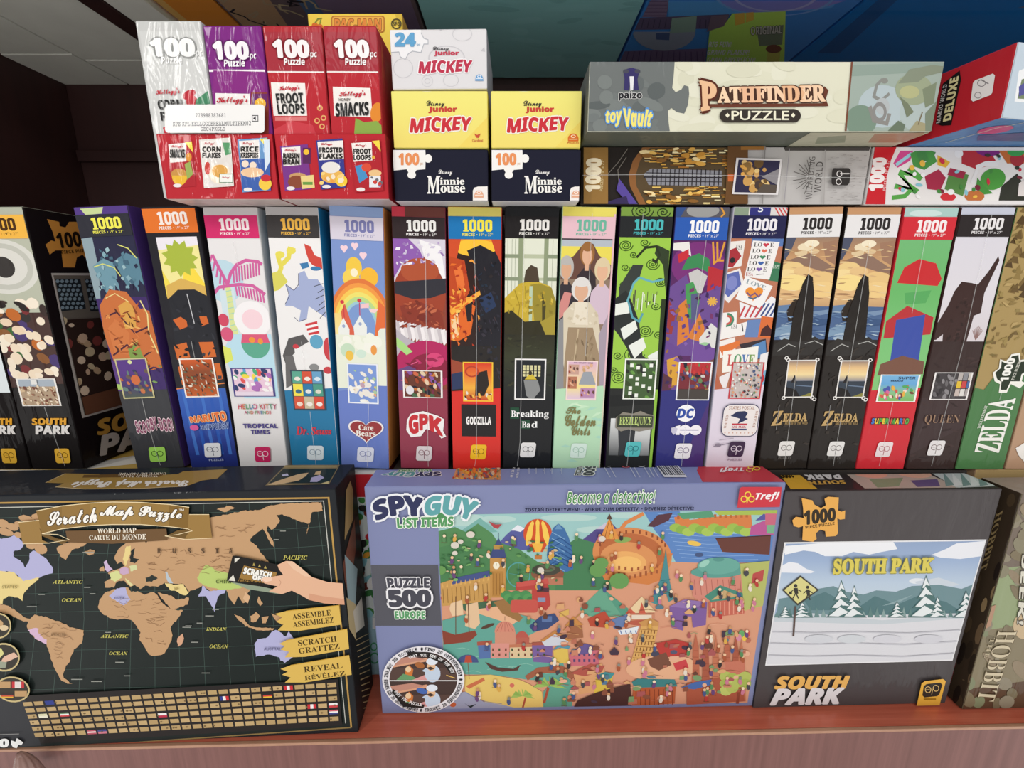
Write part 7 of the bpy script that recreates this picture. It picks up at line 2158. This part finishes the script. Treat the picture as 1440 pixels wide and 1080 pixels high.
    for k, x in enumerate((978, 992, 1006, 1022, 1034, 1042)):
        P.poly([(x - 6, 985), (x - 4, 910 + (k % 3) * 6), (x, 890 + (k % 2) * 8), (x + 4, 910 + (k % 3) * 6), (x + 6, 985)], ['b86a50', 'a85c46', 'c07658'][k % 3])
        for j in range(8):
            P.line([(x - 3.6, 914 + j * 9), (x + 3.6, 914 + j * 9)], .0005, '8a4434')
    P.poly([(965, 960), (1045, 945), (1046, 985), (965, 990)], 'a85842').poly([(1010, 930), (1046, 928), (1046, 950), (1012, 952)], 'c47660')
    P.poly([(888, 958), (896, 953), (948, 954), (952, 964), (892, 966)], '3f7f80').poly([(890, 966), (950, 964), (948, 988), (888, 992)], 'b05a38').poly([(840, 972), (886, 960), (888, 992), (806, 994), (812, 984)], '4a2f2c')
    for k in range(9):
        P.line([(894 + k * 6.4, 968), (894 + k * 6.4, 990)], .0008, '7a3a28')
    P.poly([(956, 966), (976, 958), (1000, 954), (998, 962), (976, 968)], '4a6aa8')
    for k in range(10):
        P.ell(1020 + (k % 4) * 9, 950 + (k // 4) * 8 + (k % 3) * 2, 9, 7, ['b2bc62', 'a4b256', 'bcc66c'][k % 3], 0, 12)
    P.line([(1038, 972), (1036, 990)], .003, '8a4434')
    for k, c in enumerate(('d05a4a', 'e8c050', '6aa86a', 'd08aa0')):
        P.ell(1050 - k * 4, 890 + (k % 2) * 5, 4, 5, c)
    # stalls, carts, bushes and paving
    rd = random.Random(35)
    for k in range(150):
        a, b = rd.random(), rd.random()
        x, y = 770 + a * 290 - b * 20, 838 + b * 148
        if 985 < x and y < 862 or 885 < x < 930 and 870 < y < 940:
            continue
        c, q = rd.choice(['b8705a', 'c8846a', '8a5440', 'e2ae90', '6a4438', 'd8a474', '5a7a8a', '7a9a6a', 'a85a5a', '4a3a48']), rd.randrange(4)
        w_, h_ = rd.uniform(2.5, 7), rd.uniform(1.6, 4.5)
        if q == 0:
            P.ell(x, y, w_, h_, c, rd.uniform(-25, 25), 9)
        elif q == 1:
            P.poly([(x - w_, y + h_), (x - w_ * .8, y - h_), (x + w_, y - h_ * 1.2), (x + w_ * 1.1, y + h_ * .8)], c)
        elif q == 2:
            P.line([(x - w_ * 2, y + 1), (x, y - 1), (x + w_ * 2, y + 1)], .0005, c)
        else:
            P.poly([(x - w_, y), (x, y - h_ * 1.6), (x + w_, y), (x + w_ * .8, y + h_), (x - w_ * .8, y + h_)], c)
    for k in range(60):
        x, y = rd.uniform(622, 790), rd.uniform(756, 815)
        P.ell(x, y, rd.uniform(1.5, 4), rd.uniform(1, 2.2), rd.choice(['6a9c5c', '467a4c', '7ab068', '3f6f48', 'c8b890']), rd.uniform(-20, 20), 8)
    # figures all over
    rd = random.Random(33)
    for k in range(190):
        a, b = rd.random(), rd.random()
        x = 622 + a * 455 - b * 25
        y = 752 + b * 236
        if 640 < x < 760 and 910 < y < 948 or 940 < x and y < 800 or 620 < x < 650 and y > 970:
            continue
        c = rd.choice(['b8403c', '4a5a88', '5a8a5a', 'd8a850', '6a4a78', 'e4d8c8', '3a3434', 'a85a3c', '4a4a50', 'c87a90'])
        P.ell(x, y, 2.6, 4.2, c, rd.uniform(-20, 20), 10).ell(x + .4, y - 5.2, 2.2, 2.2, rd.choice(['e8c09a', 'e0b890', 'f0d8b8', 'c89468', '8a8a80']), 0, 9)
        if k % 3 == 0:
            P.line([(x - 4, y + 4), (x + 4, y + 4.5)], .0006, '6a4434')
    for x, y, r in ((640, 765, 6), (648, 760, 4), (846, 756, 5), (640, 776, 4), (662, 750, 6), (760, 800, 5), (620, 800, 8), (840, 800, 12), (870, 815, 14), (845, 790, 10)):
        P.ell(x, y, r, r * .8, '6a9a58' if r > 6 else 'd8d0c4', 0, 10)
    P.poly([(687, 731), (697, 736), (706, 735), (700, 742), (694, 740)], 'b0484c')
    # red line frame
    P.region()


px_print(bx, 'front', .00012, f, 'city_picture', step=1.6e-6)


def f(P):
    P.text('SPY', [(524, 702), (594, 696), (594, 723), (530, 726)], '34385c', 'b', .07, 'eceef2', .09, lambda a: .25 * (.5 - a) ** 2 * 4 - .1)
    P.text('GUY', [(599, 696), (674, 702), (664, 727), (599, 720)], '62a4a8', 'b', .07, 'eceef2', .09, lambda a: .25 * (a - .5) ** 2 * 4 - .1)
    P.text('L?ST ITEMS', [(559, 727), (638, 725), (637, 738), (560, 740)], '5a9a62', 'b', .05, 'eef4e8', .09)
    P.poly([(613, 727), (617, 721), (621, 719), (625, 722), (629, 726)], '4f8f5a')


px_print(bx, 'front', .0020, f, 'title_lettering')


def f(P):
    P.text('PUZZLE', [(545, 811), (604, 811), (604, 824), (547, 824)], '4c4c56', 'b', .06, 'ecebee', .08)
    P.text('500', [(547, 828), (605, 828), (605, 849), (550, 850)], '4c4c56', 'b', .08, 'ecebee', .08)
    P.text('EUROPE', [(556, 857), (598, 857), (598, 867), (557, 867)], '5c9a68', 'b', .05, 'e8f2e4', .1)


px_print(bx, 'front', .0012, f, 'count_lettering')
px_print(bx, 'front', .0012, lambda P: P.text('Become a detective!', [(797, 689), (921, 686), (919, 706), (796, 707)], '4a8a4c', 'bi', -.01, 'eef4ea', .07), 'slogan_lettering')
px_print(bx, 'front', .0012, lambda P: P.text('ZOSTAŃ DETEKTYWEM! • WERDE ZUM DETEKTIV! • DEVENEZ DÉTECTIVE!', [(738, 711.5), (974, 709.5), (974, 715), (738, 717.5)], '262a44', 'b', .02), 'subtitle_lettering')
k = px_print(bx, 'front', .0012, lambda P: P.poly([(1038, 685), (1041, 683), (1097, 683), (1094, 711), (1034.5, 712)], 'cc3c48'), 'maker_badge', None, None, 'red maker badge')


def f(P):
    for x, y in ((1049.5, 694), (1044, 700), (1054.5, 700)):
        P.ring(x, y, 4.6, 4.6, .28, 'f0d44a')
    P.line([(1049.5, 698), (1048, 706)], .001, 'f0d44a')
    P.text('Trefl', [(1061, 691), (1094, 690), (1092, 703), (1059, 704)], 'f6f2f2', 'bi', .01)


px_print(bx, 'front', .0014, f, 'badge_lettering', k)


def f(P):
    cx, cy = 596, 952
    P.ell(cx, cy, 57.5, 46.5, 'e9e6ea', 0, 48).ell(cx, cy, 47.5, 38.5, '4a3a36', 0, 44)
    P.region(P.arcpts(cx, cy, 47.5, 38.5, 0, 360, 24))
    for dy in (0, 37):
        P.poly([(540, 934 + dy), (600, 922 + dy), (606, 926 + dy), (540, 938 + dy)], 'd8a080').poly([(545, 925 + dy), (580, 920 + dy), (600, 924 + dy), (550, 934 + dy)], 'c08a78').rect(540, 936 + dy, 660, 953 + dy, '5a4640')
        P.poly([(571, 940 + dy), (576, 932 + dy), (582, 938 + dy), (580, 950 + dy), (570, 948 + dy)], 'd07a3c').ell(575, 938 + dy, 4, 4, 'e8c8a0').poly([(558, 953 + dy), (568, 944 + dy), (582, 948 + dy), (590, 953 + dy)], '6a9a6a').poly([(580, 953 + dy), (600, 945 + dy), (612, 953 + dy)], 'd89a98')
        P.ell(609, 944 + dy, 11, 12, 'c4d2e4').ell(607, 934 + dy, 6, 6, 'e4b890').ell(608, 927 + dy, 8, 5, 'dfe6f0').poly([(600, 936 + dy), (606, 934 + dy), (612, 937 + dy), (606, 939 + dy)], '4a3a34').poly([(594, 940 + dy), (600, 936 + dy), (604, 944 + dy)], 'c4d2e4')
        P.line([(628, 946 + dy), (640, 950 + dy)], .0012, 'd8b060')
    P.ell(591, 932, 7, 4, 'a8683c', 15).ell(594, 968, 8, 4, '4a6ab0', 15)
    P.region().line([(549, 953.5), (643, 953.5)], .0012, 'efeaea')
    P.poly([(574, 913), (606, 914), (632, 930), (640, 944), (634, 944), (624, 930), (600, 920), (574, 918)], '2a2624').poly([(554, 965), (572, 984), (598, 987), (596, 992), (568, 990), (552, 970)], '2a2624')


k = px_print(bx, 'front', .0022, f, 'round_inset_picture')


def f(P):
    P.arctext('FIND 20 DIFFERENCES! •', 596, 952, 49.5, 40.5, -88, 2, .11, '2a2a30')
    P.arctext('ZNAJDŹ 20 RÓŻNIC! •', 596, 952, 49.5, 40.5, -176, -90, .11, '2a2a30')
    P.arctext('TROUVEZ 20 DIFFÉRENCES!', 596, 952, 49.5, 40.5, 88, 6, .11, '2a2a30', 'b', 0, True)
    P.arctext('FINDEN SIE 20 UNTERSCHIEDE! •', 596, 952, 49.5, 40.5, 180, 92, .11, '2a2a30', 'b', 0, True)
    P.arctext('WHAT YOU SEE ON THE BOX', 596, 952, 40.5, 32.5, -118, -16, .13, 'f0eeee')
    P.arctext('WHAT YOU PUZZLE', 596, 952, 40.5, 32.5, 154, 92, .13, 'f0eeee', 'b', 0, True)


px_print(bx, 'front', .0026, f, 'ring_lettering', k)

# its top side, read from behind
px_print(bx, 'top', .0002, lambda P: P.poly([(985, 649), (1072, 648), (1110, 678), (988, 678), (980, 662)], 'd04652'), 'red_panel', None, None, 'red panel')
px_print(bx, 'top', .0003, lambda P: P.text('SPY', [(620, 669), (582, 670), (588, 664), (618, 664)], '34385c', 'b', .07, 'eceef2', .08).text('GUY', [(580, 671), (538, 668), (548, 664), (584, 664)], '62a4a8', 'b', .07, 'eceef2', .08).text('LOST ITEMS', [(607, 663.5), (558, 664), (562, 661), (606, 660.5)], '5a9a62', 'b', .05, 'eef4e8', .08), 'title_lettering')
px_print(bx, 'top', .0002, lambda P: P.poly([(636, 674), (643, 656), (704, 655), (704, 675)], 'd8a070').region([(636, 674), (643, 656), (704, 655), (704, 675)]).dots([(640, 656), (704, 656), (704, 675), (637, 675)], 110, 5, ['d8603c', 'e8b04a', '6a9a7a', 'e0c8a8', '8a5a70', 'c84a3c', 'f0d890', '5a80a0', 'e8883c'], 1.5, 3.4, .6), 'small_city_picture')


def f(P):
    P.text('48 x 34 cm', [(717, 673), (721, 657), (725, 657), (721, 673)], 'f0f0f4', 'b').text('18,9 x 13,4 in', [(725, 674), (728, 656), (732, 656), (729, 674)], 'f0f0f4', 'b')
    P.text('500', [(838, 656), (834, 670), (820, 670), (824, 656)], '4c4c56', 'b', .07, 'f0eff2', .09).text('PUZZLE', [(820, 656), (816, 670), (808, 670), (813, 656)], '4c4c56', 'b', .05, 'f0eff2', .09)
    for x in (742, 752, 764, 774, 788):
        P.line([(x, 664), (x + 2, 660), (x + 2, 668)], .0005, 'dfe2f0')
    for x in (850, 858, 886, 892, 906, 912, 918):
        P.line([(x, 659), (x + 8, 673)], .0006, 'dfe2f0')
    P.ring(880, 657, 6, 2.6, .3, 'd8606c').ring(902, 656, 6, 2.6, .3, 'e8eaf4').ring(856, 656, 4, 2, .3, 'e8eaf4')
    P.poly([(920, 653), (950, 652), (966, 673), (934, 673)], 'e9eaf0')
    for k in range(9):
        P.line([(923 + k * 3.1, 654), (936 + k * 3.3, 670)], .0012 if k % 3 else .002, '55585f')


px_print(bx, 'top', .0003, f, 'printed_symbols')
px_print(bx, 'top', .0004, lambda P: P.text('Trefl', [(1046, 665), (1012, 666), (1012, 659), (1044, 658)], 'f4eef0', 'bi', .02).ring(1054, 663, 5, 2.6, .3, 'f0d44a').ring(1064, 661, 5, 2.6, .3, 'f0d44a').ring(1056, 659, 5, 2.4, .3, 'f0d44a'), 'maker_lettering')

# ------------------------------------------------------------------ the black mountain puzzle
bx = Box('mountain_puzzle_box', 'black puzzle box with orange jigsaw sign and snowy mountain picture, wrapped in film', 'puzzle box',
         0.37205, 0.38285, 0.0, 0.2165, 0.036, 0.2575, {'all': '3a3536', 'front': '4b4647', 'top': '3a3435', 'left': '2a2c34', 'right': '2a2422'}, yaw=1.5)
QP = [(1105, 764.5), (1385, 760.5), (1338, 927), (1078, 934)]


def f(P):
    P.poly([(1103, 762.5), (1387, 758.5), (1339.5, 929), (1076, 936)], 'e4e4e6').poly(QP, '9aaecb')
    P.region(QP)
    P.grad(1070, 758, 1395, 850, ['8fa3c4', '9db2d2', 'b9cadc', 'c4d2dc'])
    P.poly([(1100, 768), (1150, 764), (1256, 762), (1262, 772), (1240, 776), (1222, 780), (1200, 776), (1184, 782), (1160, 782), (1146, 776), (1130, 774), (1104, 780)], 'eceef2').poly([(1310, 780), (1330, 772), (1345, 764), (1392, 760), (1380, 782), (1350, 786), (1322, 784)], 'e8eaf0').poly([(1098, 796), (1110, 790), (1122, 792), (1134, 800), (1146, 804), (1140, 806), (1096, 805)], 'e8eaf0').ell(1290, 817, 12, 4, 'dfe4ea').poly([(1286, 818), (1320, 812), (1350, 822), (1340, 824), (1290, 822)], 'c9d2dc')
    P.poly([(1095, 842), (1120, 838), (1150, 828), (1172, 824), (1190, 832), (1214, 836), (1232, 830), (1260, 832), (1282, 824), (1320, 822), (1352, 828), (1372, 820), (1372, 872), (1090, 876)], '6d8c92').poly([(1130, 844), (1160, 832), (1186, 846), (1176, 858), (1140, 858)], '55787c').poly([(1204, 856), (1230, 838), (1262, 850), (1290, 838), (1330, 846), (1352, 860), (1340, 872), (1190, 874)], '4f7478').poly([(1240, 852), (1284, 836), (1262, 848)], '8aa4a8')
    P.poly([(1078, 868), (1370, 862), (1340, 935), (1070, 940)], 'd9d9de').poly([(1078, 868), (1140, 862), (1240, 872), (1370, 862), (1368, 868), (1240, 878), (1090, 874)], 'c4ccd2')
    for k in range(30):
        x = 1092 + k * 9.4
        h = 8 + (k * 7) % 9
        P.poly([(x - 4, 868), (x, 868 - h), (x + 4, 868)], ['6a8a88', '87a09e', '5d7f7c'][k % 3])
    for tx, ty, s in ((1183, 815, 1.0), (1201, 822, .8), (1302, 808, 1.15), (1318, 838, .6), (1128, 846, .7), (1261, 845, .6), (1358, 830, .9), (1104, 852, .5)):
        hgt = (868 - ty)
        for j in range(4):
            y0 = ty + hgt * j * .22
            w_ = (6 + j * 5.4) * s
            P.poly([(tx - w_, y0 + hgt * .34), (tx, y0), (tx + w_, y0 + hgt * .34)], '4a6e6c')
            P.poly([(tx - w_ * .8, y0 + hgt * .3), (tx - w_ * .1, y0 + hgt * .06), (tx + w_ * .7, y0 + hgt * .26), (tx + w_ * .2, y0 + hgt * .24), (tx - w_ * .2, y0 + hgt * .31)], 'e4e9ea')
    for y, x0, x1 in ((888, 1086, 1358), (904, 1082, 1350), (921, 1078, 1342)):
        P.line([(x0, y), (x0 + 60, y + 1.5), (x0 + 120, y), (x0 + 190, y + 2), (x1, y - 3)], .0014, 'c3c3ca')
    # plain drifts along the road
    for x, c in ((1151, 'd0d2d8'), (1197, 'cfd3d8'), (1247, 'd2d2d9'), (1305, 'd0d0d7')):
        P.ell(x, 898, 20, 6, c, 0, 22)
    # crossing sign
    P.line([(1118, 852), (1115, 894)], .0020, '5c4a44').poly([(1099, 829), (1125, 808.5), (1151, 829), (1121, 851)], '3f3c34').poly([(1102, 829), (1125, 811), (1148, 829), (1121, 848)], 'd8d08a')
    for x, y, s in ((1118, 823, 1), (1135, 825, .85)):
        P.ell(x, y, 2.6 * s, 2.6 * s, '33302c').poly([(x - 3 * s, y + 3), (x + 3 * s, y + 3), (x + 4 * s, y + 11), (x - 1, y + 12)], '33302c').line([(x, y + 11), (x - 4 * s, y + 18)], .0012, '33302c').line([(x + 1, y + 11), (x + 4 * s, y + 18)], .0012, '33302c').line([(x - 2, y + 5), (x - 7 * s, y + 9)], .001, '33302c').line([(x + 2, y + 5), (x + 8 * s, y + 8)], .001, '33302c')
    P.rect(1109, 831, 1113, 835, '33302c')
    P.region()


k = px_print(bx, 'front', .0001, f, 'mountain_picture', step=6e-6)
px_print(bx, 'front', .0022, lambda P: P.text('SOUTH PARK', [(1171, 785), (1311, 783), (1308, 803), (1170, 805)], 'd9c95a', 's', .05, '8f8a3c', .03), 'picture_lettering', k)


def f(P):
    P.poly([(1125, 699), (1140, 702), (1143, 708), (1152, 713), (1159, 709), (1157, 700), (1162, 697), (1177, 698), (1176, 716), (1181, 718), (1186, 716), (1185.5, 728), (1179, 729), (1175, 727), (1176, 748), (1173, 752), (1159, 753), (1158, 745), (1151, 743), (1145, 748), (1146, 756), (1141, 760), (1126, 758), (1127, 738), (1121, 740), (1114, 738), (1112, 730), (1117, 725), (1124, 726), (1128, 727), (1127, 712)], 'e6aa52')


k = px_print(bx, 'front', .0008, f, 'count_jigsaw_piece', None, None, 'orange jigsaw piece')
P = Print(bx, 'front', 'px', .0010)
P.text('1000', [(1129, 717), (1172, 713), (1172, 730), (1129, 736)], '2e2416', 'b', .06)
P.text('PIECE PUZZLE', [(1130, 738), (1171, 732), (1171, 736), (1131, 742)], '5a3f18', 'b', .02)
P.build('count_lettering', k)
px_print(bx, 'front', .0008, lambda P: P.text('SOUTH', [(1091, 949), (1192, 948), (1190, 965), (1088, 966)], 'e2ad5c', 'bi', .06).text('PARK', [(1087, 967), (1184, 965), (1182, 986), (1082, 988)], 'd9d4d6', 'bi', .06), 'title_lettering')
k = px_print(bx, 'front', .0008, lambda P: P.poly([(1286, 990), (1293, 958), (1298, 955), (1323, 952), (1327, 955), (1318, 989)], 'e4ae42'), 'maker_tab', None, None, 'orange corner tab')
k2 = px_print(bx, 'front', .0010, lambda P: P.poly([(1296, 962), (1300, 959), (1319, 957), (1322, 960), (1318, 973), (1315, 976), (1297, 978), (1294, 975)], '2e2a24').ring(1302, 967, 4.4, 4.6, .2, 'e4c07a').ring(1313, 965, 4.4, 4.6, .2, 'e4c07a').line([(1309, 965), (1307, 974)], .0005, 'e4c07a').line([(1298, 967), (1306, 966)], .0004, 'e4c07a').rect(1296, 979, 1313, 981.5, '9a701c'), 'monogram', k)


def f(P):
    P.poly([(1090, 659), (1112, 658), (1150, 688), (1112, 688)], 'e6b23e').poly([(1176, 656), (1292, 655), (1290, 660), (1350, 686), (1216, 687)], 'c2b4a8').poly([(1292, 655), (1350, 655), (1400, 684), (1345, 686)], 'd0d8d8').ell(1222, 666, 26, 6, 'e8b09a', 6).ell(1284, 666, 26, 6, 'eab8a0', 6).poly([(1222, 674), (1270, 672), (1264, 684), (1234, 686)], '8aa080').poly([(1280, 676), (1318, 674), (1322, 684), (1290, 685)], '6a5a88')
    for k in range(5):
        P.poly([(1330 + k * 12, 684), (1326 + k * 12, 664), (1342 + k * 12, 682)], ['7f9a98', 'e4e8e8'][k % 2])


px_print(bx, 'top', .0002, f, 'printed_picture')
px_print(bx, 'top', .0005, lambda P: P.text('PARK', [(1182, 668), (1130, 669), (1136, 676), (1186, 675)][::-1] if False else [(1184, 674), (1136, 675), (1128, 667), (1178, 666)], 'ece8e8', 'b', .05).text('SOUTH', [(1190, 681), (1140, 682), (1136, 677), (1186, 676)], 'd8a850', 'b', .05).text('1000', [(1118, 672), (1100, 673), (1094, 667), (1112, 666)], '3a2a10', 'b', .05), 'title_lettering')
px_print(bx, 'left', .0002, lambda P: P.poly([(1102, 700), (1109, 694), (1082, 900), (1074, 930)], '3f5580'), 'side_picture')

# ------------------------------------------------------------------ the brown book-style box at the end
bx = Box('story_puzzle_box', 'mossy brown puzzle box with pale lettering running down its front', 'puzzle box',
         0.6010, 0.3815, 0.0, 0.220, 0.036, 0.2560, {'all': '4a4034', 'front': '7a7058', 'top': 'a8988c', 'left': '3a2f24'}, yaw=1.5)


def f(P):
    P.poly([(1340, 690), (1500, 690), (1500, 1010), (1330, 1010)], '857a60').poly([(1400, 690), (1500, 690), (1500, 830), (1404, 846)], '75685c').poly([(1396, 800), (1500, 790), (1500, 870), (1386, 886)], '93a078').poly([(1340, 1000), (1500, 1000), (1500, 950), (1348, 970)], '5a4230')
    rd = random.Random(14)
    for k in range(60):
        P.ell(rd.uniform(1345, 1450), rd.uniform(700, 995), rd.uniform(5, 16), rd.uniform(4, 12), rd.choice(['857c64', '7d7158', '8d8470', '766c54', '88826a', '7f8566', '908068']), rd.uniform(0, 90), 12)
    P.ell(1438, 880, 14, 18, 'c8b08c').poly([(1368, 860), (1400, 850), (1392, 880), (1374, 890)], 'b08a70')


px_print(bx, 'front', .0001, f, 'cover_art')
px_print(bx, 'front', .0008, lambda P: P.text('HOBBIT', [(1430, 886), (1397, 986), (1372, 984), (1402, 886)], 'cfc2a4', 's', -.01, '6a5a40', .03).text('THE', [(1398, 896), (1388, 926), (1382, 925), (1392, 896)], 'b8aa8c', 's').text('PUZZLE BOOK', [(1386, 880), (1372, 930), (1368, 928), (1381, 880)], 'a8987c', 's'), 'title_lettering')
px_print(bx, 'front', .0008, lambda P: P.text('SEEK!', [(1446, 780), (1438, 878), (1429, 876), (1436, 780)], 'd8d4c4', 'b', .02, '4a443a', .05), 'slogan_lettering')


def f(P):
    rd = random.Random(15)
    for k in range(50):
        P.ell(rd.uniform(1330, 1425), rd.uniform(700, 990), rd.uniform(3, 7), rd.uniform(8, 20), rd.choice(['2f261e', '4a3c2c', '6a5640', '3a2e24', '8a7454', '241c18']), 15, 10)


px_print(bx, 'left', .0001, f, 'side_art')
px_print(bx, 'left', .0007, lambda P: P.text('HOBBIT', [(1412, 716), (1388, 800), (1378, 806), (1402, 722)], '9a845c', 's').text('CONTEST', [(1358, 880), (1338, 960), (1332, 962), (1350, 882)], '8a3038', 's', .03), 'side_lettering')

# ------------------------------------------------------------------ crumpled clear wrapper hanging on the fascia
pr = at_y(30, 1066, 0.322)
bm = bmesh.new()
NS, NR = 40, 9
rings = []
for r in range(NR):
    t_ = r / (NR - 1)
    z = 0.0065 - t_ * .034
    rad = .0022 + .0118 * (t_ ** .75)
    ring = []
    for k in range(NS):
        a = 2 * math.pi * k / NS
        q = rad * (1 + .12 * math.cos(a * 10 + t_ * 2) * min(1, t_ * 3))
        ring.append(bm.verts.new((q * math.cos(a) + .0015 * math.sin(t_ * 5), q * .8 * math.sin(a), z)))
    rings.append(ring)
for r in range(NR - 1):
    for k in range(NS):
        bm.faces.new((rings[r][k], rings[r][(k + 1) % NS], rings[r + 1][(k + 1) % NS], rings[r + 1][k]))
bm.faces.new(rings[0])
bmesh.ops.recalc_face_normals(bm, faces=bm.faces[:])
for fc in bm.faces:
    fc.smooth = True
me = bpy.data.meshes.new('plastic_wrapper')
bm.to_mesh(me)
bm.free()
m_, n_, l_, b_ = material('brown_clear_plastic')
b_.inputs['Base Color'].default_value = lin('9c7a70')
b_.inputs['Roughness'].default_value = 0.22
b_.inputs['Alpha'].default_value = 0.7
me.materials.append(m_)
wr = link(bpy.data.objects.new('plastic_wrapper', me))
wr.location = (pr.x, pr.y, pr.z)
tag(wr, 'twisted brown plastic wrapper tip against the fascia under the map box', 'wrapper')

bpy.data.objects.remove(_to)
bpy.data.curves.remove(_tc)
